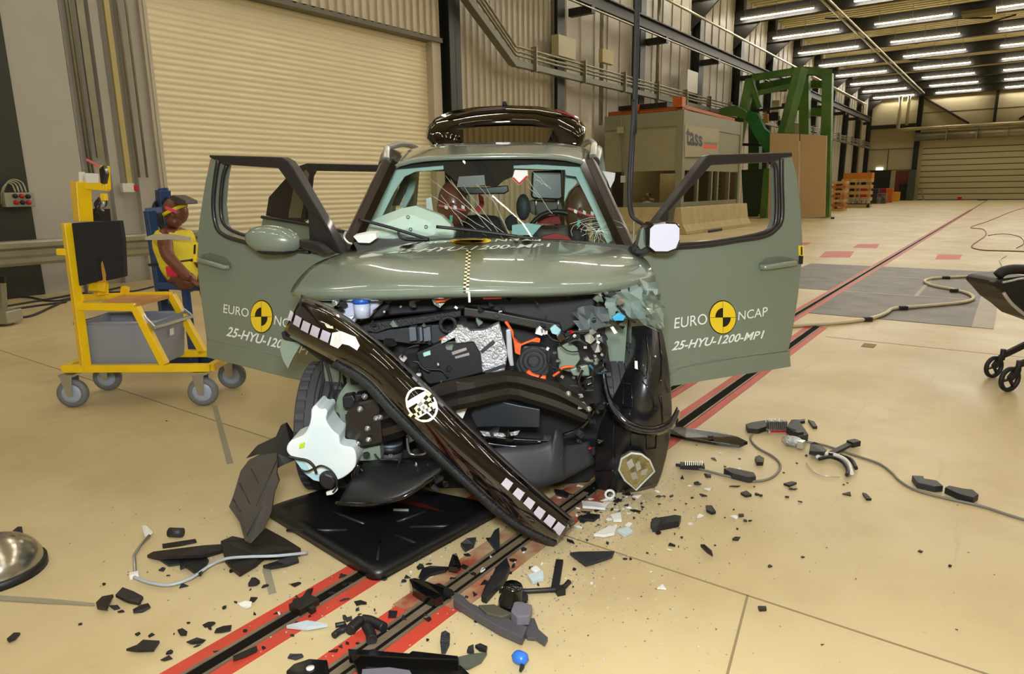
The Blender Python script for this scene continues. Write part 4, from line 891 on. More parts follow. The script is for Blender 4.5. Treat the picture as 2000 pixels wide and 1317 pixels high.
for s in (-1, 1):
    obj('rear_wheel', MB().lathe([(0, .02), (.2, .03), (.215, .085), (.27, .1), (.305, .09), (.31, 0), (.305, -.09), (.27, -.1), (.2, -.08)], C(s*.7, 5.35, .31), k2w((s, 0, 0)), 40), M_tyre, car)
# left wing remnants and wires at the wheel
obj('torn_wing_piece', MB().ps([(548, 665), (560, 655), (580, 668), (600, 662), (585, 678), (572, 700), (562, 722), (552, 705), (546, 685)], 2.8, .02), M_paintin, car, bevel=.004)
obj('torn_liner_piece', MB().ps([(548, 650), (575, 640), (600, 662), (640, 690), (680, 700), (660, 720), (625, 705), (605, 690), (580, 670), (552, 664)], 2.78, .05), M_black, car, bevel=.006)
for pp in ([(626, 700), (630, 740), (622, 780), (626, 800)], [(634, 705), (645, 760), (628, 800)], [(640, 712), (652, 770), (640, 795)], [(660, 705), (664, 740), (652, 780)]):
    obj('brake_line', MB().tube(pt(pp, 2.76), .0035, 6), M_black, car)
obj('upper_arm', MB().ps([(640, 685), (668, 708), (690, 735), (680, 742), (655, 716), (636, 700)], 2.9, .05), M_paintin, car)
# ---- fallen front fascia
FT = [(588, 583, 2.80), (640, 604, 2.66), (695, 640, 2.56), (760, 692, 2.48), (830, 758, 2.43), (905, 830, 2.40), (985, 905, 2.40), (1055, 968, 2.42), (1119, 1022, 2.48)]
FB = [(553, 652, 2.78), (600, 676, 2.64), (655, 706, 2.55), (715, 742, 2.48), (775, 806, 2.42), (850, 880, 2.38), (930, 955, 2.37), (1010, 1022, 2.39), (1088, 1060, 2.44)]
pf = lambda t: .05*(2*t-1)**2 - .03
fas = obj('bumper_cover', band(FT, FB, 8, pf, 5), mat('gloss_black_fascia', '0d0908', .1, coat=1), car, solid=.006)
fh = hitter(fas)
obj('fascia_top_strip', band([(a[0]+1, a[1]-6, a[2]+.05) for a in FT], [(a[0], a[1]+5, a[2]+.015) for a in FT], 2), mat('satin_grey_strip', '45423e', .35, coat=.4), fas, solid=.01)
obj('fascia_lower_edge', band([(a[0], a[1]-1, a[2]+.015) for a in FB[2:]], [(a[0]-9, a[1]+8, a[2]+.06) for a in FB[2:]], 2), M_textblk, fas, solid=.012)
obj('fascia_end_fold', MB().ps([(1119, 1022), (1088, 1060), (1068, 1056), (1090, 1040), (1100, 1022)], 2.47, .03), mat('olive_smoked_plastic', '4b4632', .3), fas)
M_px = mat('lilac_grey_light_pixel', 'b9b4c0', .35); 
for x, y, w, h, sk in ((569, 618, 7, 9, -2), (584, 629, 8, 9.5, -2), (600, 640, 9, 9.5, -2), (618, 649, 9.5, 9.5, -2), (638, 658, 10, 9.5, -3), (988, 946, 9.5, 9, 2), (1010.5, 965, 10, 9, 2), (1031, 983, 9.5, 9, 2), (1051, 1001, 9.5, 9, 2), (1071, 1017, 9, 8.5, 2), (1089, 1031.5, 8, 8, 2)):
    if x < 800: q = [(x-w, y+h-5), (x+w-4, y+h+2), (x+w+1, y-h+4), (x-w+5, y-h-3)]
    else: q = [(x-11, y-1), (x+3, y+12), (x+12, y-1.5), (x-2, y-12)]
    s_, f_ = unitsq(); decal('light_pixel', s_, f_, q, lambda a, b, l: fh(a, b, .009), M_px, fas)
# white bracket stuck on the fascia
obj('white_bracket', MB().slab([fh(x, y, .01) for x, y in [(652, 652), (668, 650), (695, 662), (704, 678), (700, 686), (684, 676), (672, 672), (664, 680), (648, 673)]], k2w((0, .004, 0))), M_white, fas)
obj('cream_sticker', MB().slab([fh(x, y, .01) for x, y in [(637, 636), (646, 640), (652, 640), (653, 645), (642, 642)]], k2w((0, .004, 0))), mat('cream_tape', 'e8e2b4', .5), fas)
# emblem: slanted oval ring with slanted H, and cream checker cross tapes
EQ = [(804, 822), (873, 830), (842, 752), (775, 760)]
ec = (823.5, 791)
def eshape(pts, mtl, name='emblem', lift=.01):
    mb = MB().add([fh(x, y, lift) for x, y in pts], [list(range(len(pts)))]); return obj(name, mb, mtl, fas)
M_emb = mat('cream_white_emblem', 'e6e4d4', .35)
a0 = R(52); A, B_ = 36, 25
def el(a, k=1): x = A*k*math.cos(a); y = B_*k*math.sin(a); return ec[0]+x*math.cos(a0)-y*math.sin(a0), ec[1]+x*math.sin(a0)+y*math.cos(a0)
mb = MB(); n = 40; mb.add([fh(*el(2*math.pi*i/n), .01) for i in range(n)] + [fh(*el(2*math.pi*i/n, .87), .01) for i in range(n)], [(i, (i+1) % n, n+(i+1) % n, n+i) for i in range(n)])
obj('emblem_ring', mb, M_emb, fas)
def eu(x, y): return ec[0]+A*x*math.cos(a0)-B_*y*math.sin(a0), ec[1]+A*x*math.sin(a0)+B_*y*math.cos(a0)
for q in ([(-.62, .62), (-.30, .82), (-.12, -.84), (-.46, -.72)], [(.12, .84), (.46, .72), (.62, -.62), (.30, -.82)], [(-.42, .30), (.30, .02), (.42, -.30), (-.30, -.02)]):
    v_, f_ = unitsq(4); vs = []
    for s_, t_ in v_: x, y = quadmap(q, s_, t_); vs.append(fh(*eu(x, y), .0105))
    obj('emblem_letter', MB().add(vs, f_), M_emb, fas)
for (x0, y0), (x1, y1), (wx, wy) in (((845, 768), (806, 812), (5, 4)), ((812, 806), (842, 796), (3, 6))):
    mw = MB(); mk = MB()
    for i in range(8):
        for j in (0, 1):
            c = []
            for s, t_ in ((i/8, j), ((i+1)/8, j), ((i+1)/8, j+1), (i/8, j+1)):
                c.append(fh(lerp(x0, x1, s)+(t_-1)*wx, lerp(y0, y1, s)+(t_-1)*wy, .0125))
            (mw if (i+j) % 2 else mk).add(c, [(0, 1, 2, 3)])
    obj('checker_tape', mw, MATS['cream_tape'], fas); obj('checker_tape', mk, M_bdec, fas)
# ---- right corner: crumpled wing, lamp, liner
def crumple(pts, v, amp, m, name, parent, n=7, seed=1, lab=None):
    rr = random.Random(seed); x0 = min(p[0] for p in pts); x1 = max(p[0] for p in pts); y0 = min(p[1] for p in pts); y1 = max(p[1] for p in pts)
    def inside(x, y):
        c = False; j = len(pts)-1
        for i in range(len(pts)):
            (xi, yi), (xj, yj) = pts[i], pts[j]
            if (yi > y) != (yj > y) and x < (xj-xi)*(y-yi)/(yj-yi)+xi: c = not c
            j = i
        return c
    nx = n; ny = max(3, int(n*(y1-y0)/(x1-x0))); vs = []; fs = []
    for j in range(ny+1):
        for i in range(nx+1): vs.append((x0+(x1-x0)*(i+rr.uniform(-.35, .35))/nx, y0+(y1-y0)*(j+rr.uniform(-.35, .35))/ny))
    for j in range(ny):
        for i in range(nx):
            a = [j*(nx+1)+i, j*(nx+1)+i+1, (j+1)*(nx+1)+i+1, (j+1)*(nx+1)+i]
            for tr in ((a[0], a[1], a[2]), (a[0], a[2], a[3])):
                if inside(sum(vs[k][0] for k in tr)/3, sum(vs[k][1] for k in tr)/3): fs.append(tr)
    return obj(name, MB().add([P(x, y, v+rr.uniform(-amp, amp)) for x, y in vs], fs), m, parent, lab, solid=.003)
crumple([(1225, 560), (1278, 548), (1290, 590), (1296, 625), (1285, 640), (1262, 632), (1235, 628), (1200, 625), (1175, 640), (1140, 640), (1130, 615), (1170, 605), (1190, 580)], 2.92, .05, mat('crumpled_sage_metal', '8c9c94', .3, coat=.5), 'crumpled_wing', car, 10, 3)
crumple([(1255, 565), (1290, 575), (1298, 628), (1290, 642), (1262, 630)], 2.86, .04, M_paint, 'crumpled_wing', car, 5, 5)
crumple([(1120, 612), (1150, 600), (1190, 606), (1180, 640), (1130, 650)], 2.84, .03, mat('torn_grey_lamp_plastic', '5d6668', .35), 'torn_headlamp', car, 6, 8)
obj('cyan_lamp_cap', MB().ps([(1195, 620), (1210, 611), (1222, 618), (1218, 627), (1200, 627)], 2.82, .02), mat('cyan_plastic', '35a0cc', .4), car, bevel=.003)
obj('pale_lamp_part', MB().ps([(1074, 642), (1084, 634), (1096, 645), (1092, 656), (1078, 652)], 2.78, .02), mat('pale_cyan_plastic', '9cc7cf', .3), car, bevel=.003)
obj('white_lamp_part', MB().ps([(1192, 640), (1198, 638), (1206, 650), (1200, 653)], 2.78, .01), M_white, car); 
LT = [(1232, 636, 3.06), (1255, 634, 3.0), (1275, 634, 2.98), (1293, 642, 3.02)]
LM = [[(1236, 690, 2.98), (1245, 690, 2.88), (1278, 690, 2.86), (1304, 695, 2.95)], [(1212, 752, 2.92), (1242, 760, 2.78), (1275, 760, 2.76), (1312, 765, 2.88)], [(1166, 830, 2.92), (1215, 830, 2.80), (1270, 830, 2.78), (1314, 830, 2.90)], [(1158, 900, 2.94), (1210, 900, 2.85), (1262, 900, 2.84), (1302, 895, 2.94)], [(1165, 965, 3.02), (1205, 966, 2.98), (1250, 962, 2.98), (1284, 952, 3.02)]]
liner = obj('arch_liner', MB().grid(grid_px([LT]+LM, 5)), mat('gloss_black_arch_liner', '17181b', .33, coat=.3, bump=.25, bscale=9), car, solid=.006, sub=1)
lh = hitter(liner)
for pp in ([(1262, 650), (1266, 700), (1262, 740)], [(1285, 650), (1292, 700), (1290, 750)], [(1240, 700), (1250, 720), (1262, 740)], [(1219, 750), (1234, 752), (1236, 795), (1218, 796), (1219, 750)], [(1255, 745), (1275, 770), (1278, 800)], [(1290, 770), (1295, 830)], [(1200, 800), (1198, 900)], [(1230, 800), (1232, 870)], [(1262, 845), (1263, 878), (1280, 876), (1282, 850)], [(1165, 920), (1200, 918)]):
    obj('pressed_rib', MB().tube([lh(x, y, .003) for x, y in [(lerp(a[0], b[0], k/4), lerp(a[1], b[1], k/4)) for a, b in zip(pp, pp[1:]) for k in range(5)]], .003, 5), M_blackg, liner)
obj('liner_bolt', MB().ball(lh(1278, 697, .005), .006), M_zinc, liner); obj('white_clip', MB().ps([(1240, 706), (1245, 706), (1246, 722), (1240, 720)], 2.78, .01), M_white, liner)
obj('arch_trim', band([(1180, 700, 2.82), (1185, 750, 2.78), (1200, 790, 2.74), (1230, 822, 2.70), (1270, 834, 2.70), (1305, 822, 2.74), (1322, 795, 2.8)], [(1172, 705, 2.84), (1176, 758, 2.80), (1190, 805, 2.76), (1222, 840, 2.72), (1272, 850, 2.72), (1312, 838, 2.76), (1328, 808, 2.82)], 3, lambda t: -.02*math.sin(math.pi*t)), M_blackg, car, solid=.008)
obj('arch_trim_lip', MB().tube(pt([(1176, 700, 2.82), (1182, 752, 2.77), (1196, 797, 2.73), (1227, 830, 2.69), (1270, 842, 2.69), (1308, 830, 2.73), (1325, 802, 2.79)]), .006, 6), M_textblk, car)
obj('torn_trim_end', MB().ps([(1292, 745), (1300, 742), (1304, 756), (1308, 762), (1302, 772), (1296, 762)], 2.86, .02), M_black, car)
for pts in ([(1222, 892), (1232, 884), (1236, 898), (1226, 905)], [(1238, 895), (1244, 888), (1248, 902), (1240, 908)], [(1228, 912), (1238, 908), (1242, 922), (1232, 924)], [(1248, 906), (1260, 902), (1256, 914), (1246, 916)]):
    obj('lamp_facet', MB().slab([lh(x, y, .02) + k2w((0, -.036, 0)) for x, y in pts], k2w((0, .004, 0))), M_silver, car)
lamp = obj('headlamp_reflector', MB().slab([lh(x, y, .02) + k2w((0, -.03, 0)) for x, y in [(1208, 905), (1214, 885), (1232, 874), (1248, 876), (1262, 888), (1270, 908), (1238, 944), (1218, 925)]], k2w((0, .03, 0))), mat('pale_gold_reflector', 'b9ab7c', .2, .7, bump=.8, bscale=30), car, bevel=.004)
obj('lamp_rim', MB().tube([lh(x, y, .02) + k2w((0, -.035, 0)) for x, y in [(1208, 905), (1214, 885), (1232, 874), (1248, 876), (1262, 888), (1270, 908), (1238, 944), (1218, 925)]], .005, 6, closed=True), mat('clear_grey_rim', 'c4ccc4', .2), lamp)
# torn scrap around the right corner and inside the bay: individual cables, brackets and clips
rc = random.Random(21)
pal = [M_blackg, M_black, M_slate, M_rubber, M_textblk]
reg = [((640, 575, 930, 640), 2.82, 26), ((720, 650, 880, 760), 2.80, 26), ((930, 575, 1120, 640), 2.84, 12), ((1050, 640, 1180, 800), 2.76, 46), ((900, 840, 1180, 900), 2.76, 22), ((690, 880, 880, 960), 2.62, 22), ((1150, 560, 1230, 640), 2.86, 16), ((1130, 640, 1185, 830), 2.74, 30)]
for (x0, y0, x1, y1), v, n in reg:
    for i in range(n):
        x = rc.uniform(x0, x1); y = rc.uniform(y0, y1); vv = v + rc.uniform(-.03, .05)
        k = rc.random()
        if k < .42 and i % 2 == 0:
            pp = [(x, y)]; a = rc.uniform(0, 6.28)
            for _ in range(3): a += rc.uniform(-1, 1); pp.append((pp[-1][0]+math.cos(a)*rc.uniform(10, 24), pp[-1][1]+math.sin(a)*rc.uniform(8, 18)))
            mm = rc.choice([M_black, M_black, M_blackg, M_rubber, M_oran2 if rc.random() < .3 else M_black, mat('teal_wire', '2b6f86', .4) if x > 1100 else M_black])
            obj('torn_cable', MB().tube(pt(pp, vv, 4), rc.uniform(.0025, .006), 6), mm, car)
        elif k < .85:
            s = rc.uniform(4, 12); q = []; a = rc.uniform(0, 1)
            for _ in range(rc.choice((4, 5, 5, 6))): q.append((x+math.cos(a)*s*rc.uniform(.6, 1.3), y+math.sin(a)*s*rc.uniform(.5, 1.1))); a += 1.15
            mm = rc.choice(pal+pal+[M_zinc, M_silver, M_paintin, M_foil])
            obj('broken_bracket', MB().ps([(a_, b_, vv+rc.uniform(-.015, .015)) for a_, b_ in q], vv, rc.uniform(.008, .03)), mm, car)
        else:
            obj('metal_clip', MB().kbox(P(x, y, vv-.02), (rc.uniform(.004, .02), .01, rc.uniform(.004, .014)), rc.uniform(0, 3), rc.uniform(0, 3)), rc.choice([M_zinc, M_white, M_silver, M_red if rc.random() < .3 else M_zinc]), car)
# ================================================================ THINGS AROUND THE CAR
# ---- background: barriers, booth, person, green frame, boards, pallets
def barrier(x0, y0, x1, y1, label, h=.82, w=.3):
    a = Vector((x0, y0, 0)); b = Vector((x1, y1, 0)); d = (b-a).normalized(); n = Vector((-d.y, d.x, 0))
    prof = [(-w, 0), (-w, .1), (-w*.55, .3), (-w*.3, h), (w*.3, h), (w*.55, .3), (w, .1), (w, 0)]
    mb = MB().slab([a + n*p + Vector((0, 0, z)) for p, z in prof], b-a)
    return obj('concrete_barrier', mb, M_concrete, label=label, cat='barrier', bevel=.015)
barrier(-8.25, 20.0, -8.0, 25.6, 'concrete barrier seen through the right door window, broken at its foot')
barrier(-12.0+.6, 19.95, -8.7, 20.05, 'concrete barrier standing across in front of the grey booth')
barrier(-10.9, 6.5, -10.9, 12.6, 'dirty concrete barrier in front of roller shutter behind left doors', .62)
for i, (x, y) in enumerate(((452, 432), (468, 431), (490, 430), (640, 432), (655, 433))):
    g = WX(x, y, -10.9); q = Vector((-10.9, g.y, .62))
    obj('scrap_piece', MB().kbox(q+Vector((0, 0, .055)), (.16, .1, .07), i, .1, .1), M_rubber if i % 2 else M_rust, label='scrap lying on top of the barrier by the shutter, ' + ['leftmost', 'second from left', 'seen right in front door window', 'left one behind rear door', 'rightmost one'][i], cat='scrap')
obj('barrier_chip', MB().box((-7.72, 21.2, 0), (-7.68, 22.4, .08)), M_rubber, label='dark chipped patch at foot of the concrete barrier', cat='chip')
# booth
B0, B1, BX0, BX1, BZ = 20.9, 26.6, -11.3, -8.55, 3.75
bo = thing('office_booth', (-9.9, 23.7, 0), 'grey panelled booth with glazed openings and a company sign', 'booth')
def panel(name, a, b, m, parent=bo, bevel=0): return obj(name, MB().box(a, b), m, parent, bevel=bevel)
panel('roof_deck', (BX0, B0, BZ-.15), (BX1, B1, BZ), M_booth)
panel('corner_post', (BX1-.2, B0-.02, 0), (BX1+.02, B0+.2, BZ+.02), M_booth); panel('corner_post', (BX1-.2, B1-.2, 0), (BX1+.02, B1, BZ+.02), M_booth)
panel('end_post', (-10.55, B0-.02, 0), (-10.35, B0+.1, BZ), M_booth)
panel('top_rail', (BX0, B0-.01, BZ-.45), (BX1, B0+.08, BZ), M_booth); panel('top_rail', (BX1-.08, B0, BZ-.45), (BX1+.01, B1, BZ), M_booth)
panel('upper_panel', (BX0, B0+.02, 1.95), (BX1, B0+.07, BZ-.4), M_boothlt); panel('upper_panel', (BX1-.06, B0, 1.95), (BX1-.02, B1, BZ-.4), M_booth)
panel('lower_panel', (-10.4, B0+.02, 0), (BX1, B0+.07, .95), M_booth); panel('lower_panel', (BX1-.06, B0, 0), (BX1-.02, B1, .95), M_booth)
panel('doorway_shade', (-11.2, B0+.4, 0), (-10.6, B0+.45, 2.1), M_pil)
panel('back_panel', (BX0, B1-.05, 0), (BX1, B1, BZ), mat('booth_inner', '8a7350', .7)); panel('side_panel', (BX0, B0+.5, 0), (BX0+.05, B1, BZ), MATS['booth_inner'])
panel('end_window', (-10.3, B0+.03, .95), (BX1-.2, B0+.05, 1.95), M_clear)
panel('side_window', (BX1-.05, B0+.2, .95), (BX1-.03, B1-.2, 1.95), M_clear)
for y in (22.3, 23.6, 24.2, 25.4): panel('window_post', (BX1-.07, y, .95), (BX1, y+.09, 1.95), M_booth)
panel('inner_partition', (-10.2, 23, 0), (BX1-.3, 23.05, 1.9), MATS['booth_inner'])
bl = bpy.data.lights.new('booth_fill_light', 'POINT'); bl.energy = 60; bl.color = (1, .85, .6); bl.shadow_soft_size = .15  # unseen point light, added to brighten the booth interior and the person
blo = bpy.data.objects.new('booth_fill_light', bl); COL.objects.link(blo); blo.parent = bo; blo.location = (.2, -1.6, 3.0)
obj('added_light_panel', MB().box((-10, 22.0, 3.2), (-9.4, 22.4, 3.25)), MATS['lit_sign_and_panel'], bo)  # glowing panel added to go with the booth fill light
# company sign
sgn = obj('wall_sign', MB().slab([WX(*p, BX1+.02) for p in [(1337, 243), (1404, 254), (1402, 306), (1337, 307)]], (.015, 0, 0)), mat('sign_board', 'a6a084', .5), label='company sign board on booth side with black lettering and orange bar', cat='sign')
fs = lambda x, y, l: WX(x, y, BX1+.035+l)
tm, tf = textmesh('tass', 0, .03); decal('lettering', tm, tf, [(1340, 284), (1372, 287), (1372, 262), (1340, 247)], fs, M_bdec, sgn)
tm, tf = textmesh('international'); decal('small_lettering', tm, tf, [(1375, 282), (1401, 284), (1401, 277), (1375, 275)], fs, mat('grey_lettering', '5d584a', .5), sgn)
s_, f_ = shape([(0, 0), (1, 0), (1, 1), (0, 1)]); decal('orange_bar', s_, f_, [(1372, 290), (1401, 291), (1401, 284), (1374, 282)], fs, M_oran2, sgn)
obj('orange_rack', MB().bar((-11.3, 21.2, 3.85), (-8.7, 21.2, 3.85), .12).bar((-8.75, 20.9, 3.9), (-8.7, 26, 3.82), .1).bar((-8.75, 21.0, 3.85), (-8.75, 21.0, 4.15), .3).bar((-10.2, 21, 3.85), (-10.2, 21, 4.05), .15), M_orange, label='orange steel beams stored on top of the booth', cat='rack')
obj('black_sheet', MB().box((-10.9, 21.1, 3.92), (-9.2, 23, 4.06)), M_black, label='black flat load between orange beams on booth roof', cat='load')
t = thing('booth_box', WY(1212, 254, B0-.1), 'small cream box with conduit on booth end wall', 'box')
obj('cover', MB().kbox(WY(1212, 254, B0-.1), (.2, .1, .2), -YAW), M_secdoor, t); obj('conduit', MB().tube([WY(1214, 225, B0-.07), WY(1212, 260, B0-.07), WY(1216, 350, B0-.07)], .015, 6), M_pipe, t)
obj('booth_socket', MB().kbox(WY(1217, 350, B0-.1), (.15, .08, .22), -YAW), M_white, label='small white socket low on booth end wall by the doorway', cat='socket')
# person behind the booth window
pc = WY(1265, 384, B0+.45); Zh = pc.z
pr = thing('person', (pc.x, pc.y, 0), 'person in a white shirt standing behind the booth window', 'person')
def figure(parent, base, skin, h=Zh+.14):
    bm_ = bpy.data.meshes.new('body'); J = [(0, 0, h*.53), (0, 0, h*.66), (0, 0, h*.78), (0, 0, h*.85), (0, 0, h*.9), (0, -.01, h*.945)]
    vs = J + [(-.1, 0, h*.52), (-.11, .0, h*.28), (-.11, .02, .06), (-.11, -.1, .03), (.1, 0, h*.52), (.11, .0, h*.28), (.11, .02, .06), (.11, -.1, .03), (-.19, 0, h*.8), (-.25, .0, h*.64), (-.2, -.2, h*.6), (-.16, -.3, h*.6), (.19, 0, h*.8), (.25, .0, h*.64), (.2, -.2, h*.6), (.16, -.3, h*.6)]
    es = [(0, 1), (1, 2), (2, 3), (3, 4), (4, 5), (0, 6), (6, 7), (7, 8), (8, 9), (0, 10), (10, 11), (11, 12), (12, 13), (2, 14), (14, 15), (15, 16), (16, 17), (2, 18), (18, 19), (19, 20), (20, 21)]
    rad = [.14, .13, .15, .07, .055, .085, .09, .07, .05, .04, .09, .07, .05, .04, .07, .05, .04, .035, .07, .05, .04, .035]
    bm_.from_pydata(vs, es, []); o = bpy.data.objects.new('body', bm_); COL.objects.link(o); o.parent = parent
    sk = o.modifiers.new('skin', 'SKIN'); 
    for i, sv in enumerate(bm_.skin_vertices[0].data): sv.radius = (rad[i], rad[i]*.8); sv.use_root = (i == 0)
    sb = o.modifiers.new('sub', 'SUBSURF'); sb.levels = 1; sb.render_levels = 2; bm_.materials.append(skin); return o
figure(pr, None, mat('skin', 'a9745a', .6))
rz = Matrix.Rotation(0, 3, 'Z')
H_ = Zh
obj('shirt', MB().lathe([(.05, H_*.93-.05), (.2, H_*.9-.08), (.23, H_*.8-.05), (.2, H_*.6), (.19, H_*.55)], (pc.x, pc.y, 0), (0, 0, 1), 18), mat('white_shirt', 'd9d4c4', .8), pr)
obj('hair', MB().ball((pc.x, pc.y+.03, H_+.05), .11, (.9, .95, .85), 14), mat('dark_hair', '2c2018', .8), pr)
obj('face', MB().ball((pc.x, pc.y-.03, H_+.0), .095, (.85, .95, 1.15), 16).ball((pc.x, pc.y-.12, H_-.005), .02, (.7, 1, 1.2), 8), MATS['skin'], pr)
for s in (-1, 1): obj('eye', MB().ball((pc.x+s*.035, pc.y-.115, H_+.02), .012), M_black, pr); obj('ear', MB().ball((pc.x+s*.085, pc.y-.02, H_+.0), .022, (.5, 1, 1.3)), MATS['skin'], pr)
# green steel test frame
gf = thing('steel_test_frame', (-7.8, 33, 0), 'tall green steel gantry frame behind the booth', 'frame')
yb = 32.2
def gb(p0, p1, Y0, Y1, w=.35, m=M_greenst, nm='frame_beam'): return obj(nm, MB().bar(WY(*p0, Y0), WY(*p1, Y1), w), m, gf)
gb((1565, 134), (1532, 262), 32.2, 31.6, .4); gb((1572, 136), (1572, 275), 33, 33, .4); gb((1617, 145), (1612, 425), 33, 33, .4); gb((1560, 137), (1622, 143), 32.6, 33.4, .3)
gb((1470, 152), (1562, 138), 33, 33, .28); gb((1475, 172), (1560, 155), 34, 34, .3); gb((1480, 182), (1545, 168), 33, 33, .2); gb((1565, 165), (1620, 165), 34, 34, .3)
gb((1466, 156), (1436, 300), 32.5, 31.5, .35); gb((1466, 156), (1484, 210), 32.4, 32.4, .2); gb((1476, 158), (1474, 425), 34, 34, .5, mat('dark_green_steel', '2a4420', .5)); gb((1470, 217), (1555, 207), 32, 32, .1, M_steelblk); gb((1575, 218), (1615, 220), 34, 34, .35)
gb((1441, 282), (1500, 284), 33, 33, .12, M_steelblk); gb((1500, 330), (1492, 425), 32, 31.8, .3); gb((1488, 425), (1612, 420), 32.6, 33, .2, MATS['dark_green_steel'])
obj('curved_arm', MB().slab([WY(x, y, 31.3) for x, y in [(1380, 220), (1420, 208), (1437, 206), (1452, 214), (1460, 222), (1462, 240), (1450, 232), (1435, 226), (1410, 226)]], (0, .35, 0)), M_greenst, gf)
obj('curved_arm', MB().slab([WY(x, y, 31.2) for x, y in [(1460, 216), (1478, 220), (1492, 250), (1506, 262), (1508, 300), (1494, 296), (1472, 262), (1456, 232)]], (0, .4, 0)), M_green2, gf)
obj('dark_cabinet', MB().slab([WY(x, y, 32.4) for x, y in [(1448, 332), (1500, 330), (1498, 420), (1452, 415)]], (0, .5, 0)), mat('dark_green_cabinet', '25361f', .5), gf)
for i in range(9):
    x = rnd.uniform(1490, 1560); y = rnd.uniform(185, 262); obj('machine_fitting', MB().kbox(WY(x, y, 33.6), (.3, .3, rnd.uniform(.2, .6)), i), M_steelblk if i % 3 else M_secdoor, gf)
obj('yellow_hoist', MB().slab([WY(x, y, 33) for x, y in [(1492, 222), (1499, 222), (1500, 240), (1490, 240)]], (0, .2, 0)), mat('ochre_hoist', 'a8842a', .5), gf)
for s, pts in ((0, [(1504, 260), (1560, 262), (1558, 427), (1500, 428)]), (1, [(1563, 262), (1615, 265), (1611, 424), (1561, 427)])):
    obj('partition_board', MB().slab([WY(x, y, 31.0) for x, y in pts], (0, .08, 0)), M_tan, label='tall tan partition board in front of green frame, ' + ('left half' if s == 0 else 'right half'), cat='board')
for i, y in enumerate((365, 385)): obj('gas_gauge', MB().lathe([(0, 0), (.16, 0), (.2, .1), (.12, .2)], WY(1434, y, 30), (0, -1, 0), 14), M_zinc, gf)
# pallets, carts, bins at the far end of the left wall
def pallet(name, c, w, h, n, m, label, cat):
    t = thing(name, c, label, cat)
    for k in range(n):
        z = k*h/n; obj('board', MB().box((c[0]-w/2, c[1]-.5, z), (c[0]+w/2, c[1]+.5, z+h/n*.55)), m if k % 2 else mat('pale_pallet_wood', 'cda863', .7, var=.2), t)
        for j in (-1, 0, 1):
            if k < n-1: obj('block', MB().box((c[0]+j*w*.42-.06, c[1]-.5, z+h/n*.55), (c[0]+j*w*.42+.06, c[1]+.4, z+h/n)), M_wood, t)
    return t
g = G(1630, 412); pallet('pallet_stack', (g.x, g.y, 0), 1.1, 1.75, 7, mat('orange_pallet_wood', 'b4622e', .6), 'stack of orange wooden pallets behind tan partition board', 'pallets')
g = G(1666, 405); pallet('crate_stack', (g.x-.1, g.y+1.4, 0), 1.8, 2.0, 5, MATS['pale_pallet_wood'], 'tall stack of yellow wooden crates beside the pallets', 'crates')
obj('orange_cover', MB().box((g.x-.9, g.y+.9, 1.82), (g.x+.8, g.y+1.9, 2.2)), mat('orange_tarp', 'c9791f', .7), label='orange folded cover on top of the crate stack', cat='cover')
t = thing('wire_trolley', (g.x, g.y-.4, 0), 'low grey wire trolley in front of the crate stack', 'trolley')
for k in range(8): obj('wire_bar', MB().box((g.x-.9+k*.26, g.y-.9, .25), (g.x-.86+k*.26, g.y, .6)), M_zinc, t)
obj('trolley_deck', MB().box((g.x-.95, g.y-.9, .2), (g.x+1.1, g.y+.1, .26)), M_rubber, t)
for x in (-.9, 1.0): obj('caster', MB().lathe([(0, 0), (.1, 0), (.1, .05), (0, .05)], (g.x+x, g.y-.85, .1), (0, 1, 0), 12), M_rubber, t)
def fbox(nm, px0, px1, pyt, pyb, m, label, cat, d=.8, dy=0):
    a = G((px0+px1)/2, pyb); a.y = min(a.y + dy, YF-.35-d); p0 = WY(px0, pyt, a.y); p1 = WY(px1, pyb, a.y)
    return obj(nm, MB().box((p0.x, a.y, 0), (p1.x, a.y+d, p0.z)), m, label=label, cat=cat, bevel=.04)
fbox('red_cabinet', 1681, 1695, 362, 374+22, M_red, 'bright red box beside crate stack at the far end', 'box')
fbox('white_sack', 1681, 1692, 374, 394, M_white, 'white sack standing below the bright red box', 'sack', .5, -.8)
fbox('waste_bin', 1695, 1713, 369, 398, M_rubber, 'black waste bin standing in front of far doorway', 'bin')
fbox('cart_load', 1713, 1729, 378, 398, mat('mixed_grey', '857a6c', .6, col2='3c342e', vscale=3), 'grey cart loaded with bottles beside black bin', 'cart')
fbox('red_container', 1718, 1732, 368, 396, mat('dark_red', '7d1f24', .5), 'dark red container behind the loaded cart', 'container', .6, 1.5)
fbox('orange_post_box', 1731, 1741, 368, 396, M_orange, 'narrow orange stand left of the yellow tank', 'stand')
fbox('yellow_tank', 1743, 1755, 375, 393, mat('amber_yellow', 'd89a1c', .5), 'yellow tank on the floor left of dark machine', 'tank')
fbox('bench_machine', 1757, 1773, 358, 391.6, M_steelblk, 'dark workshop machine left of the far column', 'machine')
fbox('drill_stand', 1775, 1782, 332, 391.8, mat('teal_grey_machine', '3f4d44', .5), 'tall teal grey drill stand beside far column', 'machine')
fbox('red_cleaner', 1870, 1878, 385, 391, M_red, 'tiny red machine on floor before the far sectional door', 'machine', .4)
t = thing('folding_frame', G(1800, 391), 'thin grey tubular frame leaning before the far door edge', 'frame')
yy = 71.5
for a, b in (((1791, 370), (1802, 372)), ((1802, 372), (1805, 391)), ((1798, 372), (1803, 391))): obj('tube_leg', MB().bar(WY(*a, yy), WY(*b, yy), .08), M_pipe, t)
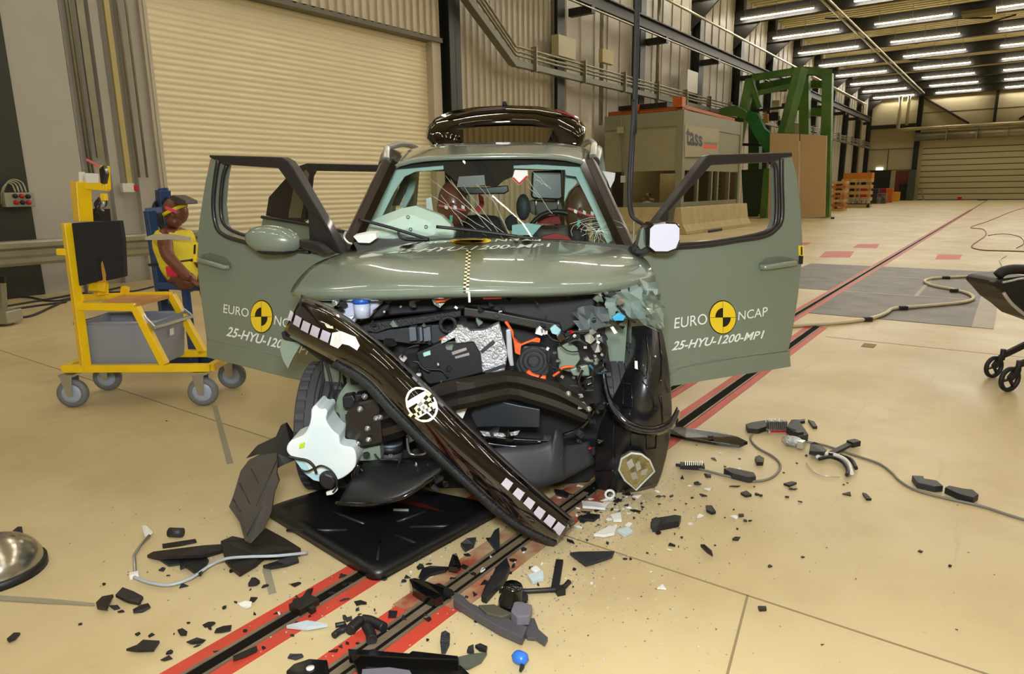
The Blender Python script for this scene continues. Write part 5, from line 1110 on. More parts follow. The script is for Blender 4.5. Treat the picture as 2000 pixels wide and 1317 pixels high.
# ---- black cable hanging from the crane, thin chain below
cb_ = thing('hanging_cable', P(1236, 430, 3.75), 'thick black cable hanging from crane beside right windscreen pillar', 'cable')
a = P(1236, 250, 3.75)
obj('cable_strand', MB().tube(crom([Vector((a.x, a.y, 9.2)), P(1243, 0, 3.75), P(1238, 200, 3.75), P(1230, 330, 3.75), P(1229, 390, 3.75), P(1233, 420, 3.75), P(1246, 432, 3.74), P(1257, 440, 3.7), P(1260, 455, 3.65)], 8), .011, 8), M_rubber, cb_)
obj('cable_strand', MB().tube(crom([Vector((a.x+.03, a.y, 9.2)), P(1247, 0, 3.77), P(1241, 200, 3.77), P(1234, 330, 3.77), P(1232, 395, 3.77), P(1237, 424, 3.77)], 8), .01, 8), mat('dark_blue_cable', '22242e', .4), cb_)
obj('thin_chain', MB().tube(pt([(1237, 424), (1238, 450), (1236, 482)], 3.78), .004, 6), M_zinc, cb_)
obj('paper_tag', MB().ps([(1176, 334), (1202, 338), (1200, 352), (1192, 368), (1186, 352)], 4.4, .004), mat('white_paper', 'e6e6e2', .7), car)
# ---- crash test dummies in the car
M_targ = mat('red_target_tape', 'c0282c', .5)
def car_dummy(hx, hy, v, rx, label, col, extra=True, tilt=0):
    c = P(hx, hy, v); t = thing('crash_test_dummy', Vector((c.x, c.y, .55)), label, 'dummy')
    rot = Matrix.Rotation(YAW, 3, 'Z') @ Matrix.Rotation(tilt, 3, 'Y')
    mb = MB().ball(c, .12, (rx, .85, 1.12), 24, rot)
    for s in (-1, 1): mb.ball(c + rot @ Vector((s*rx*.115, .02, -.02)), .025, (.5, 1, 1.3), 8, rot)
    mb.ball(c + rot @ Vector((0, -.1, -.02)), .022, (.8, 1, 1.4), 10, rot)
    obj('head', mb, col, t)
    obj('neck', MB().tube([c + rot @ Vector((0, .03, -.1)), c + k2w((0, .06, -.26))], .05, 14), M_rubber, t)
    ts = c + k2w((0, .1, -.26))
    obj('torso', MB().tube([ts, ts + k2w((0, .02, -.1)), ts + k2w((0, .03, -.3)), Vector((c.x, c.y, .66))+k2w((0, .05, 0))], [.1, .18, .17, .16], 18), mat('dark_red_jacket', '5f1a1c', .8), t)
    for s in (-1, 1):
        obj('arm', MB().tube([ts + k2w((s*.18, 0, -.05)), ts + k2w((s*.24, -.1, -.25)), ts + k2w((s*.18, -.3, -.26))], [.055, .045, .035], 10), M_brown, t)
        obj('thigh', MB().tube([Vector((c.x, c.y, .66))+k2w((s*.1, .05, 0)), Vector((c.x, c.y, .68))+k2w((s*.13, -.3, 0))], [.08, .06], 10), M_brown, t)
    f = lambda a, b, z=-.135: c + rot @ Vector((a, z + .6*a*a/.1*.12, b))
    tp = obj('marker_tape', MB().add([f(-.075, .0), f(.08, -.03), f(.08, -.042), f(-.075, -.012)], [(0, 1, 2, 3)]), M_targ, t)
    for k in (-.04, .01, .055): obj('marker_dot', MB().add([f(k, -.005, -.138), f(k+.018, -.012, -.138), f(k+.018, -.03, -.138), f(k, -.024, -.138)], [(0, 1, 2, 3)]), M_white, t)
    obj('nose_tape', MB().add([f(-.012, -.06, -.14), f(.004, -.062, -.14), f(.002, -.1, -.14), f(-.014, -.098, -.14)], [(0, 1, 2, 3)]), mat('green_tape', '38a08a', .5), t)
    return t
car_dummy(886, 398, 4.05, .78, 'brown headed crash test dummy behind the left half of windscreen, beside white airbag', M_brownhead)
car_dummy(1131, 407, 4.0, .70, 'olive brown headed crash test dummy behind the steering wheel', mat('olive_brown_head', '5c4430', .4), tilt=R(8))
# ---- dummy waiting on the blue chair frame
DV = 5.55
def D(x, y, dv=0): return P(x, y, DV+dv)
ch = thing('blue_seat_frame', k2w((w2k(D(330, 600)).x, DV+.1, 0)), 'blue steel carrying chair holding a seated dummy, behind cart', 'chair')
gz0 = lambda p: Vector((p.x, p.y, .02))
def bb_(a, b, w=.055, nm='frame_tube'): return obj(nm, MB().bar(a, b, w), M_blue, ch, bevel=.004)
pl = D(292, 412, -.05); pl2 = D(316, 575, -.05)
bb_(pl, pl2, .07, 'back_post'); bb_(D(303, 640, -.05) if 0 else pl2, gz0(pl2)+k2w((0, .0, 0)), .06, 'leg')
bb_(D(284, 413, .0), D(318, 410, .05), .05, 'top_bar'); bb_(D(318, 372, .25), D(320, 410, .25), .09, 'head_post'); bb_(D(310, 372, .25), D(328, 370, .25), .03, 'head_plate')
bb_(D(318, 410, .2), D(325, 560, .3), .05, 'back_post'); bb_(D(310, 558, -.2), D(398, 562, -.15), .05, 'seat_rail'); bb_(D(318, 548, .3), D(398, 552, .3), .05, 'seat_rail')
sr = D(362, 562, -.15); bb_(sr, gz0(sr), .05, 'leg'); s2 = D(395, 560, .2); bb_(s2, gz0(s2)+k2w((.1, 0, 0)), .05, 'leg'); s3 = D(322, 565, .3); bb_(s3, gz0(s3)+k2w((.1, -.1, 0)), .05, 'leg')
bb_(gz0(pl2)+Vector((0, 0, .05)), gz0(s2)+k2w((.2, -.3, .05)), .06, 'base_rail'); bb_(D(330, 590, .1), D(345, 615, .2), .05, 'brace')
obj('black_pad', MB().slab([D(x, y, .1) for x, y in [(318, 470), (332, 470), (342, 555), (322, 552)]], k2w((0, .08, 0))), M_black, ch)
dm = thing('crash_test_dummy', gz0(D(345, 545)), 'brown crash test dummy in yellow suit seated on blue frame', 'dummy')
# skinned body
def skinned(name, joints, edges, m, parent, sub=2):
    rl = rootloc(parent); me = bpy.data.meshes.new(name); me.from_pydata([tuple(Vector(j[0])-rl) for j in joints], edges, [])
    o = bpy.data.objects.new(name, me); COL.objects.link(o); o.parent = parent; o.modifiers.new('skin', 'SKIN')
    for i, sv in enumerate(me.skin_vertices[0].data):
        r_ = joints[i][1]; sv.radius = r_ if isinstance(r_, tuple) else (r_, r_); sv.use_root = (i == 0)
    sb = o.modifiers.new('sub', 'SUBSURF'); sb.levels = sub; sb.render_levels = sub
    o.modifiers['skin'].use_smooth_shade = True; me.materials.append(m); return o
hip = D(345, 535, .05); che = D(338, 470, .08); nk = D(339, 445, .06); hd = D(343, 413, .04)
J = [(hip, (.15, .12)), (D(342, 505, .08), (.14, .12)), (che, (.16, .12)), (nk, .055), (D(342, 430, .05), .05),
     (D(320, 462, -.08), .07), (D(327, 500, -.2), .052), (D(352, 527, -.3), .045), (D(372, 545, -.38), .035),
     (D(366, 465, .22), .07), (D(378, 492, .15), .052), (D(385, 520, .0), .045),
     (D(348, 545, -.08), .09), (D(372, 550, -.3), .075), (D(352, 545, .18), .09), (D(392, 552, .0), .075)]
skinned('body', J, [(0, 1), (1, 2), (2, 3), (3, 4), (2, 5), (5, 6), (6, 7), (7, 8), (2, 9), (9, 10), (10, 11), (0, 12), (12, 13), (0, 14), (14, 15)], M_brown, dm)
hand = D(376, 549, -.40)
for k in range(5):
    a = hand; b = a + k2w((.03+.005*k, -.03+.012*k, -.02-.004*k)) ; c2 = b + k2w((.02, -.004, -.02))
    obj('finger' if k else 'thumb', MB().tube([a+k2w((0, .01*k-.02, 0)), b, c2], [.01, .009, .006], 8), M_brown, dm)
rot = Matrix.Rotation(YAW, 3, 'Z') @ Matrix.Rotation(R(-12), 3, 'Y')
mb = MB().ball(hd, .105, (.92, .85, 1.05), 20, rot).ball(hd + rot @ Vector((-.02, -.03, -.075)), .07, (.9, .9, .8), 14, rot).ball(hd + rot @ Vector((.015, -.095, -.03)), .02, (.7, 1, 1.2), 8, rot)
obj('head', mb, M_brown, dm)
for s in (-1, 1): obj('eye', MB().ball(hd + rot @ Vector((s*.03+.01, -.085, -.01)), .01), M_black, dm)
obj('head_band', MB().lathe([(.100, -.012), (.104, -.012), (.104, .014), (.100, .014)], hd + rot @ Vector((0, 0, .012)), rot @ Vector((-.2, -.1, 1)), 28, True), mat('yellow_band', 'e6d21c', .5), dm)
obj('pink_label', MB().slab([P(x, y, w2k(hd).y-.112) for x, y in [(322, 402), (345, 411), (345, 417), (323, 409)]], k2w((0, .004, 0))), mat('pink_label', 'e0416a', .5), dm)
obj('skull_cap_plate', MB().slab([P(x, y, DV-.1) for x, y in [(330, 384), (338, 381), (363, 392), (365, 399), (350, 400), (332, 390)]], k2w((0, .2, .0))), mat('grey_skull_plate', '3a3634', .4), dm, bevel=.005)
sj = [(D(346, 540, .03), (.175, .15)), (D(344, 510, .06), (.165, .14)), (D(340, 475, .06), (.185, .145)), (D(340, 452, .05), (.12, .1)), (D(320, 464, -.08), .085), (D(323, 482, -.14), .072), (D(366, 466, .22), .085), (D(374, 484, .18), .072), (D(362, 546, -.16), .1), (D(372, 548, .1), .1)]
skinned('yellow_suit', sj, [(0, 1), (1, 2), (2, 3), (2, 4), (4, 5), (2, 6), (6, 7), (0, 8), (0, 9)], M_yelfab, dm)
ctr = D(342, 511, .05)
obj('waist_strap', MB().tube([ctr + k2w((.2*math.cos(a), .165*math.sin(a), .02*math.cos(a))) for a in [i*math.pi/10 for i in range(20)]], .012, 6, closed=True), M_black, dm)
obj('red_pocket', MB().slab([D(x, y, -.30) for x, y in [(323, 521), (346, 519), (349, 535), (345, 541), (326, 540)]], k2w((0, .01, 0))), mat('crimson_cloth', 'c8283a', .8), dm)
obj('tape_sling', MB().slab([D(x, y, -.22) for x, y in [(283, 463), (300, 458), (315, 457), (345, 459), (372, 464), (370, 470), (330, 468), (312, 469), (284, 469)]], k2w((0, .015, 0))), mat('clear_grey_tape', 'b3af9c', .4), dm)
for i in range(6):
    obj('data_cable', MB().tube(crom([D(333, 392, .15), D(318-i*4, 385+i*4, .25), D(300+i*2, 400+i*3, .2), D(300+i*4, 430, .15), D(318, 445+i*5, .12)]), .009, 6), M_black, dm)
# ---- yellow trolley
YV0, YV1 = 4.44, 4.86
def Yp(x, y, k=0): return P(x, y, YV0 if k == 0 else YV1)
cart = thing('yellow_trolley', k2w((-2.5, 4.65, 0)), 'yellow steel trolley with black foam backrest and grey casters', 'trolley')
def yb_(a, b, w=.045, nm='frame_tube', m=None): return obj(nm, MB().bar(a, b, w), m or M_yellow, cart, bevel=.004)
yb_(Yp(167, 715), Yp(131, 436), .055, 'front_post'); yb_(Yp(126, 720), Yp(412, 718), .05, 'base_rail'); 
A = Yp(126, 720); B_ = Yp(412, 718); dd = k2w((0, .42, 0)); yb_(A, A+dd, .05, 'base_rail'); yb_(B_, B_+dd, .05, 'base_rail'); yb_(A+dd, B_+dd, .05, 'base_rail')
q1 = Yp(155, 598); q2 = Yp(265, 600); yb_(q1, q2, .05, 'seat_rail'); yb_(q2, Yp(322, 712), .05, 'front_strut')
q3 = Yp(240, 578, 1); q4 = Yp(335, 576, 1); yb_(q3, q4, .045, 'seat_rail'); yb_(q4, Yp(398, 690, 1), .05, 'front_strut'); yb_(Yp(157, 582), q3, .045, 'cross_rail')
bk = Yp(245, 560, 1); yb_(bk, Yp(243, 578, 1), .045, 'short_post'); yb_(Yp(180, 572) + k2w((0, .05, 0)), Yp(178, 545) + k2w((0, .08, 0)), .07, 'short_post'); yb_(P(198, 575, 4.6), P(196, 545, 4.6), .07, 'short_post')
yb_(P(163, 432, 4.6), P(157, 355, 4.6), .09, 'tall_post'); yb_(P(155, 360, 4.6), P(212, 366, 4.6), .05, 'top_arm'); yb_(P(206, 370, 4.6), P(204, 324, 4.6), .05, 'clamp_post')
obj('gusset', MB().ps([(166, 368), (176, 372), (172, 385), (166, 390)], 4.6, .02), M_yellow, cart)
yb_(Yp(113, 492), Yp(135, 493), .04, 'side_pin')
obj('plywood_seat', MB().slab([Yp(200, 598), Yp(265, 600), Yp(335, 582, 1), Yp(240, 582, 1)], (0, 0, .025)), M_wood, cart)
obj('plywood_back', MB().ps([(134, 438), (142, 436), (156, 556), (150, 558)], 4.47, .03), M_wood, cart)
fo = obj('foam_backrest', MB().ps([(139, 436), (170, 434), (233, 431), (239, 470), (242, 541), (225, 545), (206, 549), (206, 535), (200, 512), (192, 505), (190, 520), (194, 549), (154, 559), (148, 510)], 4.40, .05), M_foam, cart, bevel=.006)
obj('torn_foam_core', MB().ps([(191, 508), (197, 510), (204, 530), (207, 550), (196, 552), (192, 530)], 4.44, .06), mat('ochre_foam', 'c4913a', .9), cart)
cl = obj('toggle_clamp', MB().ps([(193, 330), (202, 322), (207, 340), (203, 360), (196, 358)], 4.55, .04), M_steelblk, cart, bevel=.004)
obj('red_lever', MB().bar(P(194, 326, 4.56), P(168, 311, 4.52), .028, .015), M_red, cl)
obj('white_block', MB().ps([(165, 338), (193, 339), (192, 358), (167, 358)], 4.57, .08), M_white, cart, bevel=.004); obj('white_block', MB().ps([(153, 336), (159, 336), (161, 357), (154, 357)], 4.57, .04), M_white, cart, bevel=.003)
hk = obj('hook_block', MB().ps([(195, 378), (205, 378), (207, 392), (196, 392)], 4.58, .03), M_yellow, cart, bevel=.003)
obj('hook', MB().tube(pt([(201, 392), (203, 402), (198, 408), (203, 412)], 4.59), .005, 6), M_zinc, hk)
obj('grey_rail', MB().bar(Yp(300, 640) + k2w((0, -.01, .0)), Yp(375, 618, 1), .02), M_zinc, cart); obj('grey_rail', MB().bar(Yp(268, 606), Yp(302, 640), .018), M_zinc, cart); obj('grey_rail', MB().bar(Yp(338, 588, 1), Yp(374, 617, 1), .018), M_zinc, cart)
for (px, py, k) in ((147, 795, 0), (400, 792, 0), (214, 762, 1), (456, 758, 1)):
    g = G(px, py); g.z = .1; x_ = k2w((1, 0, 0)); top_ = Vector((g.x, g.y, .235))
    cs = obj('caster', MB().lathe([(.0, -.02), (.05, -.02), (.06, -.024), (.075, -.025), (.095, -.02), (.1, 0), (.095, .02), (.075, .025), (.06, .024), (.05, .02), (0, .02)], g, k2w((.12, -1, 0)), 32), M_greywheel, cart)
    obj('caster_hub', MB().lathe([(0, .028), (.03, .03), (.06, .026), (.066, .02)], g, k2w((.12, -1, 0)), 24), mat('pale_blue_hub', '9aa7bb', .4), cs)
    obj('caster_fork', MB().slab([g + k2w((-.02, -.04, -.015)), g + k2w((.02, -.04, -.015)), top_ + k2w((.03, -.04, -.01)), top_ + k2w((-.05, -.04, -.01))], k2w((0, .004, 0))), M_zinc, cs)
    obj('caster_fork', MB().slab([g + k2w((-.02, .04, -.015)), g + k2w((.02, .04, -.015)), top_ + k2w((.03, .04, -.01)), top_ + k2w((-.05, .04, -.01))], k2w((0, .004, 0))), M_zinc, cs)
    obj('caster_plate', MB().kbox(top_ + Vector((0, 0, -.005)), (.1, .1, .012)), M_zinc, cs)
# grey bin on the trolley
def w3(x, y, v): return P(x, y, v)
bt = [Yp(140, 634) + k2w((0, .03, 0)), Yp(300, 642) + k2w((0, .03, 0)), P(362, 618, YV1), P(214, 616, YV1)]
bl_ = [Yp(152, 708) + k2w((.02, .06, 0)), Yp(300, 714) + k2w((0, .06, 0))]
zb = .262
bt = [Vector((p.x, p.y, bt[0].z)) for p in bt]; cc = sum(bt, Vector())/4
bot_ = [Vector((lerp(cc.x, p.x, .9), lerp(cc.y, p.y, .9), zb)) for p in bt]
inn = [Vector((lerp(cc.x, p.x, .96), lerp(cc.y, p.y, .96), p.z)) for p in bt]; ib = [Vector((lerp(cc.x, p.x, .86), lerp(cc.y, p.y, .86), zb+.01)) for p in bt]
mb = MB().add(bt+bot_+inn+ib, [(i, (i+1) % 4, 4+(i+1) % 4, 4+i) for i in range(4)] + [(4, 5, 6, 7)] + [(i, (i+1) % 4, 8+(i+1) % 4, 8+i) for i in range(4)] + [(8+i, 8+(i+1) % 4, 12+(i+1) % 4, 12+i) for i in range(4)] + [(12, 13, 14, 15)])
bn = obj('storage_bin', mb, M_bin, label='blue grey plastic storage bin sitting inside the yellow trolley', cat='bin', bevel=.006)
obj('bin_rim', MB().tube([bt[0], bt[1], bt[2], bt[3]], .012, 6, closed=True), M_bin, bn)
obj('handle_plate', MB().slab([lerp(bt[1], bt[2], .42)*.75+lerp(bot_[1], bot_[2], .42)*.25 + k2w((.012, -.012, 0)), lerp(bt[1], bt[2], .56)*.75+lerp(bot_[1], bot_[2], .56)*.25 + k2w((.012, -.012, 0)), lerp(bt[1], bt[2], .56)*.6+lerp(bot_[1], bot_[2], .56)*.4 + k2w((.012, -.012, 0)), lerp(bt[1], bt[2], .42)*.6+lerp(bot_[1], bot_[2], .42)*.4 + k2w((.012, -.012, 0))], k2w((.002, -.002, 0))), M_white, bn)
# ---- stroller at right edge
st = thing('pushchair', G(1990, 760), 'black pushchair cut off by the right picture edge', 'pushchair')
SV = w2k(G(1940, 738)).y; SV2 = w2k(G(1972, 765)).y
for i, (x, y, v) in enumerate(((1941, 717, SV), (1972, 741, SV2))):
    c = P(x, y, v); r_ = c.z; ax = k2w((.25, -1, 0))
    wr = obj('wheel', MB().lathe([(r_*.72, -.012), (r_*.9, -.015), (r_, -.008), (r_, .008), (r_*.9, .015), (r_*.72, .012)], c, ax, 28, True), M_black, st)
    for k in range(3):
        a = k*2.1+.5; e = Vector(ax).normalized(); xx = e.orthogonal().normalized(); y2 = e.cross(xx); obj('spoke', MB().bar(c, c+(xx*math.cos(a)+y2*math.sin(a))*r_*.8, .022, .012), M_black, wr)
    top_ = P(x+16, y-14, v); obj('wheel_fork', MB().bar(c, top_ + k2w((0, 0, .03)), .035), M_black, wr, bevel=.005); obj('swivel', MB().tube([top_, top_ + k2w((0, 0, .08))], .018, 10), M_black, wr)
obj('leg', MB().bar(P(1960, 694, SV), P(2030, 660, SV), .035, .04), M_black, st, bevel=.006); obj('leg', MB().bar(P(1990, 712, SV2), P(2060, 690, SV2), .035, .04), M_black, st, bevel=.006)
obj('seat_shell', MB().ps([(1944, 556), (1954, 546), (2010, 540), (2090, 560), (2090, 650), (2020, 625), (1998, 606), (1975, 590), (1958, 570)], SV-.1, .35), M_black, st, bevel=.03)
obj('padded_bumper', MB().tube(pt([(1948, 540), (1960, 530), (1985, 526), (2030, 530), (2080, 545)], SV-.05), [.02]+[.035]*23+[.02], 12), M_black, st)
obj('buckle', MB().ps([(1941, 552), (1950, 547), (1958, 560), (1950, 566), (1942, 560)], SV-.16, .06), M_black, st, bevel=.006)
obj('grey_liner', MB().tube(pt([(1960, 572), (1975, 592), (1995, 610), (2015, 625)], SV-.12), .012, 8), M_silver, st)
obj('chrome_edge', MB().tube(pt([(1958, 552), (1978, 548), (1990, 545), (2010, 543)], SV-.17), .008, 8), M_silver, st)
ku = w2k(P(1960, 694, SV)); A_ = w2k(P(2030, 660, SV)); B2 = w2k(P(2060, 690, SV2)); sz_ = w2k(P(2030, 600, SV-.1))
for i, q in enumerate((A_, B2)):
    v_ = q.y; hub = K_(q.x+.12, v_, .52); obj('side_frame', MB().bar(k2w(q), hub, .035, .03), M_black, st, bevel=.004); obj('side_frame', MB().bar(hub, K_(q.x+.42, v_, .12), .035, .03), M_black, st, bevel=.004)
    obj('handle_tube', MB().bar(hub, K_(q.x+.45, v_, 1.0), .028, .028), M_black, st)
    c = K_(q.x+.42, v_, .13); obj('rear_wheel', MB().lathe([(.09, -.012), (.115, -.015), (.13, -.008), (.13, .008), (.115, .015), (.09, .012)], c, k2w((0, -1, 0)), 28, True).lathe([(0, -.01), (.03, -.01), (.03, .01), (0, .01)], c, k2w((0, -1, 0)), 12).bar(c - Vector((0, 0, .1)), c + Vector((0, 0, .1)), .02, .012).bar(c - k2w((.1, 0, 0)), c + k2w((.1, 0, 0)), .02, .012), M_black, st)
obj('push_handle', MB().bar(K_(A_.x+.45, A_.y, 1.0), K_(B2.x+.45, B2.y, 1.0), .03, .03), M_rubber, st)
obj('seat_mount', MB().bar(K_(A_.x+.12, A_.y, .52), K_(B2.x+.12, B2.y, .52), .03, .03).bar(K_((A_.x+B2.x)/2+.12, (A_.y+B2.y)/2, .52), K_(sz_.x+.05, SV+.05, sz_.z-.02), .06, .05), M_black, st)
# ---- white hose, cables on the floor to the right
M_hose = mat('cream_white_hose', 'd9ceb0', .5)
hs_ = thing('white_hose', G(1700, 622), 'thick cream white hose snaking over the dark floor plates', 'hose')
hp = [(1480, 640), (1556, 636), (1640, 630), (1700, 622), (1730, 612), (1745, 603), (1790, 599), (1860, 593), (1892, 588), (1901, 581), (1890, 573), (1860, 565), (1820, 557), (1806, 549), (1820, 544), (1850, 542), (1900, 540), (1980, 540), (2060, 545), (2200, 560), (2400, 580), (2700, 570)]
obj('hose_body', MB().tube(gt(hp, .022), .02, 10), M_hose, hs_)
for x, y in ((1694, 624), (1764, 602), (1864, 568), (1848, 543)): obj('hose_coupling', MB().kbox(G(x, y, .022), (.1, .05, .05)), M_rubber, hs_, bevel=.01)
obj('floor_cable', MB().tube(gt([(1965, 500), (1953, 508), (1958, 520), (1960, 535), (1935, 552), (1945, 565)], .012), .012, 6), M_hose, label='thin white cable dropping behind the pushchair', cat='cable')
obj('floor_cable', MB().tube(gt([(2400, 520), (2200, 505), (2010, 492), (1950, 490), (1915, 488), (1898, 480), (1925, 460), (1920, 448), (1896, 444), (1930, 432), (1980, 412), (2010, 404), (2060, 392)], .012), .014, 6), mat('brown_red_cable', '94604a', .5), label='thin reddish cable winding on the floor at upper right', cat='cable')
obj('floor_cable', MB().tube(gt([(1930, 460), (1960, 457), (1990, 462), (2000, 475), (1985, 485)], .008), .008, 6), M_rubber, label='thin dark cable lying inside the reddish cable loop', cat='cable')
obj('rail_end_stop', MB().kbox(G(1918, 390.5, .05), (.6, .3, .08)), M_rubber, label='small dark stop block at far end of the red rail', cat='block')
obj('floor_bolt', MB().kbox(G(1626, 426, .04), (.12, .1, .08)), M_rubber, label='small dark stub on floor right of tan boards', cat='block')
obj('drain_cover', MB().kbox(G(1697, 675, .002), (.1, .16, .004), -YAW), MATS['dark_floor_joint'], label='small dark square cover set in floor beyond rails', cat='cover')
# ================================================================ DEBRIS ON THE FLOOR
M_dgrey = mat('dark_grey_plastic', '2b2b30', .5, var=.2); M_bblk = mat('brown_black_plastic', '1f1a17', .5, var=.25, vscale=12)
def gfrag(name, pts, th, m, label, cat, lift=0.0, lifts=None, group=None, parent=None, bevel=0, z0=.0015):
    q = []
    for i, a in enumerate(pts):
        z = z0 + (lifts[i] if lifts else (rnd.random()*lift)); q.append(G(a[0], a[1], z))
    return obj(name, MB().slab(q, (0, 0, th)), m, parent, label=label, cat=cat, group=group, bevel=bevel)
# large black ribbed tray
ty = thing('undertray', G(745, 1030), 'large black ribbed undertray panel lying flat in front of the wreck', 'panel')
cor = [(515, 1006), (706, 944), (985, 1003), (735, 1143)]
def rounded(px, z, inset=0, rr=.06, n=6):
    c = [G(*p, 0) for p in px]; ctr = sum(c, Vector())/4
    c = [p + (ctr-p).normalized()*inset*1.4 for p in c]; out = []
    for i in range(4):
        a, b, d = c[i-1], c[i], c[(i+1) % 4]; u = (a-b).normalized()*rr; w = (d-b).normalized()*rr
        for k in range(n+1):
            t = k/n; out.append((1-t)**2*(b+u) + 2*t*(1-t)*b + t*t*(b+w))
    return [Vector((p.x, p.y, z)) for p in out]
r0 = rounded(cor, .004); r1 = rounded(cor, .034, .004); r2 = rounded(cor, .044, .02); r3 = rounded(cor, .043, .05); r4 = rounded(cor, .034, .075)
mb = MB().grid([r0, r1, r2, r3, r4], True, True); mb.add(r4, [list(range(len(r4)))]); mb.add(r0, [list(range(len(r0)))[::-1]])
obj('tray_sheet', mb, mat('satin_black_tray', '121214', .38, bump=.1, bscale=60), ty, weld=True)
for a, b in (((560, 1036), (678, 1036)), ((650, 1000), (712, 1024)), ((800, 1030), (912, 1027)), ((770, 1044), (828, 1068)), ((742, 1058), (736, 1106)), ((775, 1020), (832, 999))):
    obj('pressed_rib', MB().tube([G(*a, .033), G(lerp(a[0], b[0], .5), lerp(a[1], b[1], .5), .037), G(*b, .033)], .006, 8), mat('satin_black_tray_rib', '2b2a28', .3), ty)
obj('white_label', MB().slab([G(x, y, .036) for x, y in [(768, 994), (798, 995), (798, 999), (768, 998)]], (0, 0, .001)), M_white, ty)
obj('painted_red_reflection', MB().slab([G(x, y, .035) for x, y in [(752, 978), (800, 975), (868, 1000), (820, 990)]], (0, 0, .001)), mat('dark_red_reflection', '4d140c', .4), ty)  # red rail's reflection in the tray, painted on as a thin strip
# standing wheel arch scraps at left
vv = lambda y, a=2.74, b=2.44: lerp(a, b, (y-885)/(1062-885))
w1 = obj('arch_scrap', MB().ps([(x, y, vv(y)) for x, y in [(505, 890), (540, 885), (542, 905), (540, 925), (545, 940), (535, 965), (530, 1000), (515, 1035), (490, 1062), (478, 1056), (468, 1020), (447, 990), (455, 970), (470, 920), (485, 900)]], 2.6, .012), mat('olive_black_plastic', '37322a', .45, var=.25, vscale=6), label='tall curved olive black wheel arch scrap standing left of undertray', cat='plastic scrap')
for a, b in (((490, 915), (505, 945)), ((468, 945), (488, 985)), ((455, 975), (470, 1000)), ((540, 900), (500, 990)), ((512, 990), (482, 1045))):
    obj('pressed_line', MB().tube([P(*a, vv(a[1])-.004), P(*b, vv(b[1])-.004)], .0025, 5), M_textblk, w1)
obj('arch_scrap', MB().ps([(480, 896, 2.80), (500, 873, 2.84), (538, 855, 2.86), (548, 832, 2.9), (558, 828, 2.9), (572, 850, 2.9), (575, 900, 2.82), (555, 908, 2.8), (542, 915, 2.78), (540, 885, 2.8), (505, 888, 2.8)], 2.8, .02), M_bblk, label='black torn arch scrap standing behind the tall curved one', cat='plastic scrap')
